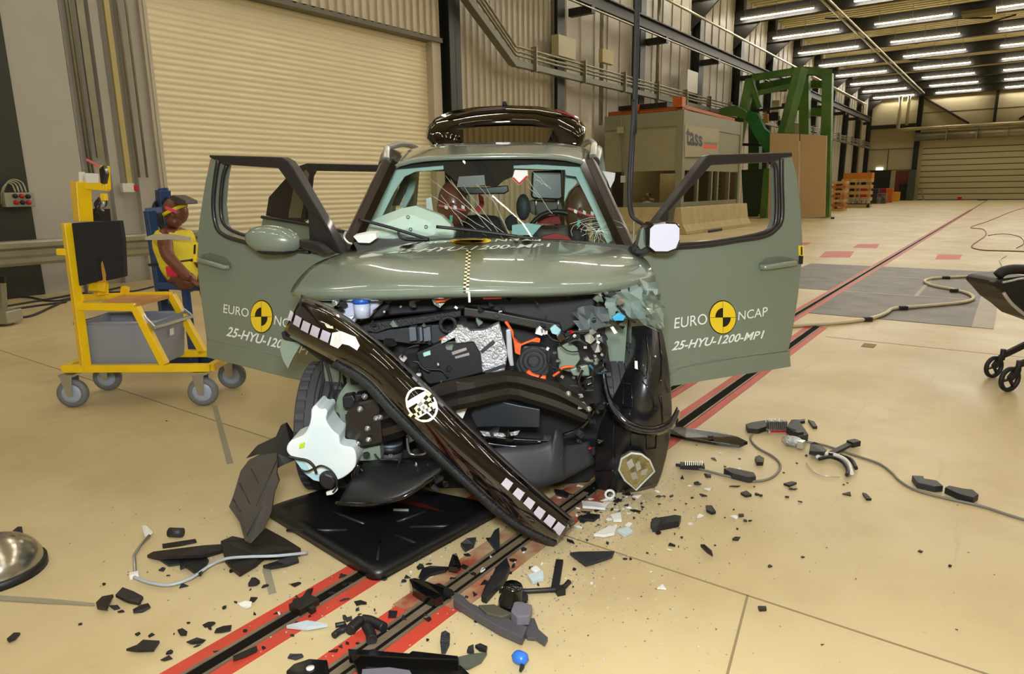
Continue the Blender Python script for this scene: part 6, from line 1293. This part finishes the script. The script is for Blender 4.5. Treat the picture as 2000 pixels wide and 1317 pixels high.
# hand placed larger pieces: (name, px polygon, thickness, material, label, category, lift)
BIG = [
 ('torn_panel', [(288, 1090), (300, 1083), (345, 1078), (395, 1071), (440, 1068), (436, 1080), (395, 1090), (350, 1092), (310, 1094)], .012, 'M_bblk', 'long brown black splinter of trim pointing left from ripped pile', 'plastic scrap', .03),
 ('torn_panel', [(312, 1096), (360, 1090), (356, 1104), (330, 1107)], .008, 'M_slate', 'grey blue flat scrap under the long brown splinter', 'plastic scrap', .01),
 ('torn_panel', [(352, 1094), (400, 1088), (408, 1098), (392, 1126), (376, 1118), (362, 1108), (352, 1114)], .01, 'M_black', 'black jagged scrap below the brown splinter', 'plastic scrap', .02),
 ('torn_panel', [(432, 1066), (455, 1056), (482, 1062), (520, 1040), (560, 1062), (588, 1080), (540, 1088), (500, 1094), (440, 1098)], .02, 'M_bblk', 'big black torn panel at the left corner of undertray', 'plastic scrap', .05),
 ('torn_panel', [(440, 1100), (470, 1092), (520, 1090), (500, 1108), (468, 1127), (455, 1116)], .012, 'M_bblk', 'brown black pointed scrap below the big torn panel', 'plastic scrap', .02),
 ('torn_panel', [(514, 1110), (540, 1102), (562, 1092), (580, 1088), (584, 1100), (560, 1108), (530, 1112)], .012, 'M_black', 'black strip scrap right of the brown pointed one', 'plastic scrap', .02),
 ('torn_panel', [(240, 1152), (262, 1160), (280, 1170), (272, 1183), (250, 1178), (226, 1167)], .01, 'M_bblk', 'dark angular scrap, right one of a pair at lower left', 'plastic scrap', .02),
 ('torn_panel', [(222, 1166), (218, 1172), (208, 1192), (190, 1190), (188, 1182), (200, 1170)], .01, 'M_bblk', 'dark angular scrap, left one of a pair at lower left', 'plastic scrap', .02),
 ('torn_panel', [(247, 1272), (268, 1264), (280, 1254), (312, 1256), (300, 1273), (270, 1274)], .008, 'M_bblk', 'flat black arrow shaped scrap near bottom left', 'plastic scrap', .01),
 ('torn_panel', [(14, 1252), (28, 1240), (40, 1240), (30, 1250), (18, 1256)], .008, 'M_bblk', 'dark leaf shaped scrap at bottom left edge', 'plastic scrap', .01),
 ('trim_strip', [(317, 1067), (350, 1062), (382, 1057), (384, 1061), (350, 1068), (318, 1072)], .01, 'M_bblk', 'short straight dark strip above the long brown splinter', 'plastic strip', .0),
 ('torn_panel', [(1113, 1084), (1130, 1082), (1200, 1081), (1196, 1090), (1160, 1102), (1144, 1107)], .01, 'M_dgrey', 'dark grey triangular scrap right of fascia tip', 'plastic scrap', .02),
 ('bracket_scrap', [(990, 1100), (996, 1118), (988, 1140), (968, 1160), (950, 1180), (940, 1176), (948, 1155), (962, 1135), (968, 1120)], .025, 'M_black', 'black pointed bracket lying left of the T shaped bar', 'bracket', .01),
 ('broken_module', [(800, 1148), (812, 1146), (830, 1152), (868, 1166), (866, 1182), (850, 1190), (830, 1180), (806, 1164)], .035, 'M_blackg', 'broken black module lying across the rusty rail', 'broken part', .01),
 ('torn_panel', [(845, 1148), (858, 1144), (885, 1158), (880, 1170), (862, 1166)], .01, 'M_black', 'black flap scrap at right of broken black module', 'plastic scrap', .02),
 ('torn_panel', [(825, 1115), (840, 1110), (876, 1112), (870, 1118), (840, 1126), (822, 1140), (818, 1130)], .01, 'M_black', 'black swooping scrap below the undertray edge', 'plastic scrap', .02),
 ('torn_panel', [(876, 1116), (884, 1092), (892, 1090), (900, 1112), (892, 1118)], .02, 'M_blackg', 'glossy black cone shaped scrap below undertray right edge', 'plastic scrap', .03),
 ('oval_vent', [(862, 1242), (870, 1238), (879, 1244), (878, 1262), (870, 1278), (862, 1278), (860, 1260)], .012, 'M_textblk', 'ribbed black oval piece near bottom centre', 'plastic part', .0),
 ('curved_trim', [(866, 1303), (890, 1289), (925, 1281), (951, 1279), (940, 1296), (915, 1308), (880, 1310)], .008, 'M_sage2', 'grey green leaf shaped trim at bottom centre', 'trim', .02),
 ('torn_panel', [(912, 1276), (915, 1268), (925, 1264), (926, 1279)], .01, 'M_dgrey', 'small dark grey scrap above leaf shaped trim', 'plastic scrap', .01),
 ('torn_panel', [(928, 1266), (938, 1262), (952, 1268), (950, 1276), (936, 1272)], .01, 'M_black', 'small black oval scrap right above leaf shaped trim', 'plastic scrap', .01),
 ('rubber_foot', [(1318, 1018), (1330, 1020), (1326, 1030), (1276, 1040), (1270, 1032), (1282, 1024)], .03, 'M_black', 'ribbed black rod lying right of the glass crumbs', 'plastic part', .0),
 ('torn_panel', [(1272, 1028), (1282, 1024), (1290, 1030), (1284, 1040), (1274, 1040)], .035, 'M_dgrey', 'dark collar at left end of the black rod', 'plastic part', .0),
 ('trim_strip', [(1456, 838), (1468, 834), (1494, 830), (1499, 842), (1480, 848), (1460, 846)], .03, 'M_bblk', 'short dark rail piece left of the finned heat sink', 'plastic part', .0),
 ('trim_strip', [(1413, 926), (1425, 924), (1472, 934), (1476, 942), (1462, 944), (1430, 936)], .03, 'M_dgrey', 'dark grey bar on the cable right of finned coil', 'plastic part', .0),
 ('connector_scrap', [(1535, 846), (1545, 832), (1558, 832), (1572, 852), (1578, 862), (1560, 866), (1548, 856)], .04, 'M_slate', 'broken dark lamp cooler mount right of the heat sink', 'lamp part', .02),
 ('torn_panel', [(1550, 826), (1572, 823), (1572, 827), (1552, 830)], .015, 'M_bblk', 'thin dark sliver above the heat sink', 'plastic scrap', .0),
 ('torn_panel', [(1578, 824), (1590, 828), (1596, 838), (1588, 838)], .015, 'M_bblk', 'dark chip upper right of the heat sink', 'plastic scrap', .0),
 ('torn_panel', [(1582, 874), (1590, 870), (1602, 876), (1614, 886), (1608, 890), (1580, 888)], .02, 'M_black', 'black wedge left of the broken ring', 'plastic scrap', .03),
 ('torn_panel', [(1780, 940), (1802, 941), (1804, 946), (1828, 950), (1841, 961), (1825, 962), (1790, 954)], .03, 'M_slate', 'dark grey clip block on the thin cable, left one', 'plastic part', .0),
 ('torn_panel', [(1844, 964), (1852, 960), (1880, 966), (1898, 968), (1910, 978), (1900, 984), (1870, 976)], .03, 'M_black', 'black clip block on the thin cable, right one', 'plastic part', .0),
 ('torn_panel', [(1684, 966), (1692, 968), (1702, 978), (1692, 978)], .01, 'M_bblk', 'lone dark diamond scrap right of the ring', 'plastic scrap', .0),
 ('torn_panel', [(1474, 900), (1482, 896), (1492, 902), (1490, 910), (1478, 910)], .02, 'M_bblk', 'dark round scrap inside the cable loop', 'plastic scrap', .0),
 ('torn_panel', [(1530, 948), (1546, 944), (1556, 946), (1542, 952)], .01, 'M_bblk', 'thin dark scrap below the broken ring', 'plastic scrap', .0),
 ('torn_panel', [(1446, 966), (1458, 962), (1468, 970), (1456, 972)], .01, 'M_bblk', 'dark triangular scrap below the dark grey bar', 'plastic scrap', .0),
 ('torn_panel', [(1378, 992), (1390, 992), (1398, 1004), (1390, 1006), (1380, 1000)], .012, 'M_bblk', 'dark scrap right of the white litter pile', 'plastic scrap', .01),
 ('torn_panel', [(1368, 1068), (1376, 1068), (1390, 1080), (1392, 1088), (1380, 1080)], .01, 'M_bblk', 'dark slanted scrap right of centre foreground', 'plastic scrap', .01),
 ('torn_panel', [(1480, 1188), (1496, 1188), (1497, 1194), (1483, 1195)], .008, 'M_bblk', 'dark oblong chip at lower right on empty floor', 'plastic scrap', .0),
 ('trim_strip', [(455, 1286), (478, 1276), (502, 1266), (503, 1273), (480, 1284), (456, 1292)], .008, 'M_bblk', 'dark curved strip lying on the red border of left rail', 'plastic strip', .01),
 ('torn_panel', [(592, 1168), (600, 1156), (612, 1152), (606, 1166), (598, 1172)], .008, 'M_bblk', 'dark leaf shaped chip left of the left rail', 'plastic scrap', .01),
 ('torn_panel', [(485, 1146), (492, 1134), (500, 1134), (508, 1140), (500, 1145)], .012, 'M_bblk', 'dark lump beside the short tape strip', 'plastic scrap', .01),
 ('torn_panel', [(955, 1060), (966, 1040), (975, 1035), (976, 1070), (968, 1078)], .01, 'M_slate', 'slate coloured scrap right of the undertray corner', 'plastic scrap', .03),
 ('torn_panel', [(900, 1068), (912, 1058), (930, 1056), (925, 1070), (908, 1078)], .015, 'M_dgrey', 'grey scrap just outside the undertray right edge', 'plastic scrap', .02),
]
MATS['M_sage2'] = mat('dull_sage_trim', '4d5247', .4)
MM = dict(M_bblk=M_bblk, M_slate=M_slate, M_black=M_black, M_dgrey=M_dgrey, M_blackg=M_blackg, M_textblk=M_textblk, M_sage2=MATS['dull_sage_trim'])
for nm, pts, th, m, lb, ct, lf in BIG: gfrag(nm, pts, th, MM[m], lb, ct, lf, bevel=.002 if th > .02 else 0)
# long black sill trim on the right
t = thing('sill_trim', G(1385, 858), 'long pointed black trim strip lying right of the arch liner', 'trim')
obj('trim_body', MB().slab([G(*a) for a in [(1300, 838, .03), (1340, 840, .03), (1400, 848, .03), (1440, 858, .03), (1460, 868, .02), (1444, 875, .01), (1400, 870, .01), (1340, 860, .01), (1300, 850, .01)]], (0, 0, .015)), M_blackg, t)
obj('clip', MB().kbox(G(1388, 853, .045), (.03, .012, .01)), M_dgrey, t)
# grey module with bracket at the bottom
t = thing('broken_bracket_module', G(980, 1215), 'big grey broken bracket with webbed tail near bottom centre', 'broken part')
M_mg = mat('mid_grey_plastic', '4a484c', .45)
obj('arm', MB().slab([G(x, y, .01) for x, y in [(888, 1171), (905, 1178), (918, 1192), (950, 1206), (990, 1222), (1030, 1240), (1020, 1262), (975, 1242), (925, 1212), (886, 1187)]], (0, 0, .03)), M_mg, t, bevel=.004)
obj('tail', MB().slab([G(x, y, .01) for x, y in [(1025, 1215), (1044, 1214), (1052, 1236), (1070, 1252), (1064, 1263), (1048, 1252), (1030, 1250), (1020, 1238)]], (0, 0, .012)), M_mg, t)
obj('box', MB().slab([G(x, y, .035) for x, y in [(1005, 1192), (1020, 1194), (1040, 1200), (1034, 1222), (1010, 1224), (998, 1212)]], (0, 0, .035)), mat('lilac_grey_plastic', '6a6872', .4), t, bevel=.004)
obj('wing', MB().slab([G(x, y, .03) for x, y in [(934, 1192), (966, 1190), (985, 1200), (1002, 1208), (980, 1216), (950, 1208)]], (0, 0, .02)), mat('olive_grey_plastic', '4d493c', .45), t, bevel=.004)
t = thing('round_cap', G(995, 1190), 'round black cap with white print standing on broken bracket', 'cap'); c = G(997, 1186, .03)
obj('cap_body', MB().lathe([(0, 0), (.045, 0), (.042, .03), (.036, .035), (.034, .075), (.03, .082), (0, .084)], c, (.1, .1, 1), 24), M_blackg, t)
obj('cap_clip', MB().kbox(c + Vector((.03, .03, .03)), (.03, .02, .02), .5), M_black, t)
# T shaped bar
t = thing('hooked_bar', G(1070, 1150), 'T shaped black bar with hooked end lying right of pointed bracket', 'bar')
obj('long_bar', MB().tube([G(975, 1154, .012), G(1030, 1155, .014), G(1085, 1152, .014), G(1103, 1146, .014), G(1112, 1136, .02)], .009, 8), M_black, t)
obj('upright_bar', MB().bar(G(1084, 1150, .012), G(1093, 1096, .012), .028, .014), M_black, t)
obj('bar_joint', MB().kbox(G(1094, 1154, .012), (.03, .03, .024), .3), M_black, t)
# bent hose pieces
for i, (pp, r_) in enumerate((([(683, 1232), (692, 1222), (704, 1212)], .018), ([(708, 1210), (722, 1212), (735, 1218), (750, 1226)], .016), ([(716, 1224), (724, 1238), (726, 1252)], .017), ([(655, 1222), (675, 1218)], .008), ([(652, 1242), (662, 1234), (672, 1230)], .011))):
    obj('hose_piece', MB().tube(gt(pp, r_+.002, 4), r_, 10), M_black, label='broken black hose piece, ' + ['plump left one above the right rail', 'long bent one crossing the right rail', 'upright one inside the right rail borders', 'thin leftmost sliver of the hose bits', 'small one below the thin sliver'][i], cat='hose')
# bottom edge trims
t = thing('grille_frame', G(800, 1305), 'long black grille frame along the bottom edge of picture', 'grille frame')
obj('frame_bar', MB().slab([G(x, y, .02) for x, y in [(680, 1284), (722, 1286), (800, 1293), (806, 1288), (895, 1298), (897, 1306), (802, 1303), (700, 1297), (682, 1296)]], (0, 0, .03)), M_blackg, t, bevel=.003)
obj('frame_lower', MB().slab([G(x, y, .01) for x, y in [(690, 1300), (760, 1303), (900, 1310), (920, 1330), (700, 1330)]], (0, 0, .02)), M_blackg, t, bevel=.003)
obj('grey_insert', MB().slab([G(x, y, .032) for x, y in [(708, 1310), (760, 1306), (800, 1312), (810, 1330), (705, 1330)]], (0, 0, .004)), mat('lilac_grey_plastic', '6a6872', .4), t)
obj('frame_lug', MB().ball(G(728, 1282, .03), .02), M_black, t)
t = thing('mount_plate', G(620, 1308), 'black plate with white bolt hole at bottom edge below rails', 'plate')
obj('plate', MB().slab([G(x, y, .01) for x, y in [(560, 1322), (575, 1308), (605, 1298), (640, 1300), (645, 1330), (560, 1335)]], (0, 0, .02)), M_blackg, t, bevel=.003)
obj('bolt_hole', MB().lathe([(0, 0), (.012, 0), (.012, .003), (0, .003)], G(606, 1306, .031), (0, 0, 1), 14), M_white, t)
# blue crumpled cloth
mb = MB(); c = G(1016, 1285, .02); rr = random.Random(4); rows = []
for i in range(8):
    a = math.pi*i/7; rows.append([c + Vector((math.sin(a)*math.cos(b)*.028*rr.uniform(.88, 1.12), math.sin(a)*math.sin(b)*.022*rr.uniform(.88, 1.12), math.cos(a)*.02)) for b in [2*math.pi*k/12 for k in range(12)]])
obj('crumpled_plastic', mb.grid(rows, True, True), mat('bright_blue_plastic', '2f6fd0', .35), label='bright blue crumpled plastic lump at bottom centre', cat='plastic scrap')
gfrag('torn_panel', [(1014, 1312), (1018, 1296), (1026, 1296), (1024, 1306), (1018, 1314)], .008, M_bblk, 'dark chip touching the blue lump', 'plastic scrap', .01)
# wire rod at left
t = thing('bent_rod', G(268, 1100), 'bent grey rod with white triangular head at lower left', 'rod')
obj('rod', MB().tube([G(264, 1124, .01), G(262, 1085, .01), G(275, 1065, .015), G(292, 1046, .03)], .006, 8), M_zinc, t)
obj('rod_head', MB().slab([G(276, 1030, .02), G(286, 1030, .03), G(298, 1042, .03), G(284, 1053, .02)], (0, 0, .008)), M_white, t)
obj('rod_foot', MB().kbox(G(262, 1124, .012), (.03, .02, .02), .5), M_white, t)
obj('cylinder_part', MB().tube([G(331, 1040, .02), G(356, 1041, .02)], .02, 14), M_dgrey, label='small dark cylinder lying above the dark strip', cat='plastic part')
# silver dish at left edge
t = thing('silver_dish', G(10, 1105), 'big silver domed lamp dish cut by the left edge', 'dish')
dc = G(-6, 1120, .0); rows = []
for i in range(8):
    a = i/7*math.pi/2; rows.append([Vector((dc.x, dc.y, .03)) + k2w((.155*math.cos(a)*math.cos(b), .155*math.cos(a)*math.sin(b), .12*math.sin(a))) for b in [2*math.pi*k/32 for k in range(32)]])
obj('dome', MB().grid(rows, True, True), mat('satin_silver', 'b9b4a8', .22, .9), t)
obj('black_rim', MB().lathe([(.15, 0), (.165, .0), (.165, .03), (.15, .035)], (dc.x, dc.y, .0), (0, 0, 1), 32, True), M_black, t)
obj('black_lug', MB().slab([G(x, y, .03) for x, y in [(16, 1064), (38, 1046), (46, 1046), (48, 1066), (40, 1073)]], (0, 0, .04)), M_black, t)
obj('white_lug', MB().slab([G(x, y, .02) for x, y in [(44, 1068), (66, 1064), (72, 1078), (60, 1090), (46, 1080)]], (0, 0, .03)), M_white, t)
# finned parts
def fins(cx, cy, w, h, n, label, red=False):
    t = thing('heat_sink', G(cx, cy), label, 'heat sink'); c = G(cx, cy)
    obj('base', MB().kbox(c + Vector((0, 0, .012)), (w, h*.6, .02)), M_silver, t)
    for i in range(n): obj('fin', MB().kbox(c + k2w(((i-(n-1)/2)*w/n, 0, .045)), (w/n*.4, h*.55, .06)), M_zinc, t)
    if red: obj('red_stripe', MB().kbox(c + k2w((0, -h*.31, .016)), (w*.8, .004, .012)), M_red, t)
fins(1516, 845, .11, .09, 10, 'silver finned heat sink with a red stripe', True)
t = thing('lamp_unit', G(1552, 862), 'crumpled silver lamp unit right of the striped heat sink', 'lamp part')
obj('housing', MB().ball(G(1548, 862, .03), .05, (1.2, .7, .6), 10, Matrix.Rotation(YAW-.5, 3, 'Z')), MATS['silver_foil_insulation'], t); obj('clip', MB().kbox(G(1565, 868, .03), (.04, .03, .04), .8), M_silver, t); obj('plug', MB().kbox(G(1560, 848, .05), (.04, .03, .03), .3), M_slate, t)
t = thing('wire_coil', G(1352, 903), 'silver finned coil standing near the arch liner', 'coil')
for i in range(9): obj('coil_wire', MB().bar(G(1337+i*4, 908, .01), G(1339+i*4, 905, .075), .0035, .02), M_pipe, t)
obj('coil_base', MB().kbox(G(1352, 911, .01), (.12, .05, .02), -.2), M_black, t); obj('coil_pin', MB().bar(G(1320, 908, .01), G(1342, 912, .01), .012), M_black, t)
# broken ring
t = thing('broken_ring', G(1630, 890), 'broken black and white ring with an arm lying at right', 'ring')
obj('ring_arc', MB().tube(gt([(1597, 893), (1612, 886), (1635, 890), (1655, 902), (1664, 925)], .02), .01, 8), M_white, t); obj('ring_arc', MB().tube(gt([(1600, 897), (1622, 893), (1645, 902), (1656, 918), (1654, 928)], .02), .009, 8), M_black, t)
obj('outer_arc', MB().tube(gt([(1640, 890), (1662, 898), (1672, 915)], .02), .01, 8), M_black, t); obj('arm', MB().bar(G(1620, 888, .02), G(1660, 868, .03), .03, .015), M_bblk, t); obj('arm_end', MB().kbox(G(1667, 866, .03), (.06, .04, .03), .4), M_bblk, t)
obj('clear_arc', MB().tube(gt([(1575, 905), (1590, 922), (1610, 930), (1640, 932)], .008), .003, 6), M_silver, t)
# thin floor cables
obj('floor_cable', MB().tube(gt([(1470, 848), (1466, 858), (1480, 875), (1510, 892), (1524, 908), (1518, 924), (1500, 936), (1470, 940), (1420, 930), (1365, 916)], .007), .006, 6), mat('grey_cable', '77746c', .5), label='grey cable looping from heat sink to the coil', cat='cable')
obj('floor_cable', MB().tube(gt([(1570, 862), (1610, 870), (1665, 888), (1715, 905), (1740, 922), (1758, 940), (1790, 958), (1850, 974), (1920, 990), (2010, 1018), (2150, 1050), (2350, 1080), (2600, 1050)], .007), .006, 6), MATS['grey_cable'], label='long grey cable running from lamp unit to the right edge', cat='cable')
obj('floor_cable', MB().tube(gt([(262, 1128), (290, 1138), (330, 1143), (372, 1130), (410, 1105), (440, 1092, .05), (480, 1088, .065), (540, 1086, .06), (600, 1080, .03)], .02), .006, 6), mat('pale_blue_cable', 'a4aeb8', .4), label='pale blue grey cable curving over the ripped black pile', cat='cable')
# white and pale pieces around the arch liner
for i, (pts, m) in enumerate((([(1182, 946), (1208, 941), (1211, 952), (1184, 956)], M_white), ([(1136, 983), (1165, 985), (1186, 990), (1182, 997), (1138, 993)], M_white), ([(1192, 1010), (1212, 1006), (1214, 1020), (1198, 1020)], M_white), ([(1092, 935), (1100, 930), (1110, 935), (1104, 945), (1094, 944)], M_silver), ([(1160, 1048), (1190, 1032), (1205, 1034), (1200, 1046), (1180, 1050)], M_white), ([(1206, 1040), (1226, 1034), (1236, 1042), (1220, 1050)], mat('clear_plastic_shard', 'b9c6cc', .2)), ([(1082, 960), (1100, 962), (1112, 968), (1108, 974), (1086, 968)], M_black), ([(1128, 1015), (1150, 1008), (1172, 1010), (1160, 1020), (1140, 1018)], M_black), ([(1030, 1128), (1060, 1120), (1062, 1135), (1040, 1142)], MATS['clear_plastic_shard']), ([(640, 1225), (600, 1218), (560, 1228), (600, 1232)], MATS['clear_plastic_shard']))):
    gfrag('litter_piece', pts, .012, m, ['white bracket block lying under the gold lamp reflector', 'white strip left of the litter pile', 'white square scrap in the litter pile', 'silver clip left of arch liner foot', 'torn white sheet below the litter pile', 'clear sheet right of the torn white sheet', 'black strap left of the litter pile', 'black strap under the white strip', 'clear shard left of the T shaped bar', 'long clear film strip between the two rails'][i], 'scrap', .01)
t = thing('white_ring', G(1191, 965), 'white round ring part in the litter pile', 'ring'); obj('ring', MB().tube([G(1191, 966, .03) + k2w((.02*math.cos(a), .0, .02*math.sin(a))) for a in [k*math.pi/8 for k in range(16)]], .006, 8, closed=True), M_white, t)
# countless small fragments, each on its own
def inpoly(x, y, poly):
    c = False; j = len(poly)-1
    for i in range(len(poly)):
        (xi, yi), (xj, yj) = poly[i], poly[j]
        if (yi > y) != (yj > y) and x < (xj-xi)*(y-yi)/(yj-yi)+xi: c = not c
        j = i
    return c
TR = [(505, 1003), (708, 940), (985, 1000), (733, 1142)]; FA = [(960, 905), (1125, 1020), (1088, 1070), (900, 990)]
rf = random.Random(99)
def shard(x, y, s, m, label, group, cat='fragment', name='plastic_fragment'):
    if inpoly(x, y, TR) or inpoly(x, y, FA): return
    g = G(x, y); sz = s; a = rf.uniform(0, 6.28); n = rf.choice((3, 4, 4, 5, 6)); el_ = rf.uniform(.35, 1); rot_ = rf.uniform(0, 3.14); q = []
    for k in range(n):
        r_ = sz*rf.uniform(.5, 1.15); b = a + 2*math.pi*k/n; px, py = r_*math.cos(b), r_*math.sin(b)*el_
        q.append(Vector((g.x + px*math.cos(rot_)-py*math.sin(rot_), g.y + px*math.sin(rot_)+py*math.cos(rot_), .0015+rf.random()*sz*.3)))
    z = min(p.z for p in q); q = [Vector((p.x, p.y, p.z-z+.001)) for p in q]
    obj(name, MB().slab(q, (0, 0, rf.uniform(.002, .006))), m, label=label, cat=cat, group=group)
areas = [  # x, y, sx, sy, n, size, label, group, white share
 (1190, 985, 60, 28, 85, .016, 'small {c} crash fragment in the dense litter pile below the arch liner', 'fragments below the arch liner', .35),
 (1000, 1110, 120, 40, 60, .015, 'small {c} crash fragment scattered between undertray and the fallen fascia tip', 'fragments around the fascia tip', .2),
 (1330, 1010, 110, 60, 48, .013, 'small {c} crash fragment scattered right of the litter pile', 'fragments right of the litter pile', .25),
 (430, 1170, 130, 60, 48, .015, 'small {c} crash fragment scattered left of the left rail', 'fragments left of the rails', .08),
 (700, 1190, 90, 50, 34, .014, 'small {c} crash fragment scattered between and beside rails at bottom', 'fragments between the rails', .15),
 (1530, 920, 90, 45, 26, .013, 'small {c} crash fragment around the broken ring', 'fragments around the ring', .2),
]
for x, y, sx, sy, n, s, lb, gr, wh in areas:
    for i in range(n):
        px = rf.gauss(x, sx); py = rf.gauss(y, sy)
        if not (4 < px < 1996 and 860 < py < 1312): continue
        w = rf.random() < wh; shard(px, py, s*rf.choice((.5, .7, .9, 1.3, 1.9)), M_white if w else rf.choice((M_bblk, M_bblk, M_black, M_dgrey)), lb.format(c='white' if w else 'black'), ('white ' if w else 'black ') + gr)
for i in range(16):
    px = rf.uniform(20, 1980); py = rf.uniform(760, 1300)
    shard(px, py, rf.uniform(.006, .013), M_bblk, 'tiny black crash fragment lying alone on open floor', 'stray black fragments')
# glass crumbs and dust: nobody could count them
mb = MB()
for i in range(2600):
    k = rf.random()
    if k < .5: x, y = rf.gauss(1190, 75), rf.gauss(990, 38)
    elif k < .8: x, y = rf.gauss(1000, 150), rf.gauss(1110, 60)
    else: x, y = rf.gauss(900, 350), rf.gauss(1120, 90)
    if y < 880 or inpoly(x, y, TR): continue
    g = G(x, y); s = rf.uniform(.0012, .0045); a = rf.uniform(0, 6)
    mb.slab([Vector((g.x+s*math.cos(a+b), g.y+s*math.sin(a+b), .0008)) for b in (0, 2.1, 4.2)], (0, 0, s*.8))
obj('glass_crumbs', mb, mat('pale_crumbs', 'cfd0cc', .4, col2='5a564e', vscale=60), label='fine pale glass and plastic crumbs strewn over the floor before the wreck', cat='crumbs', kind='stuff')
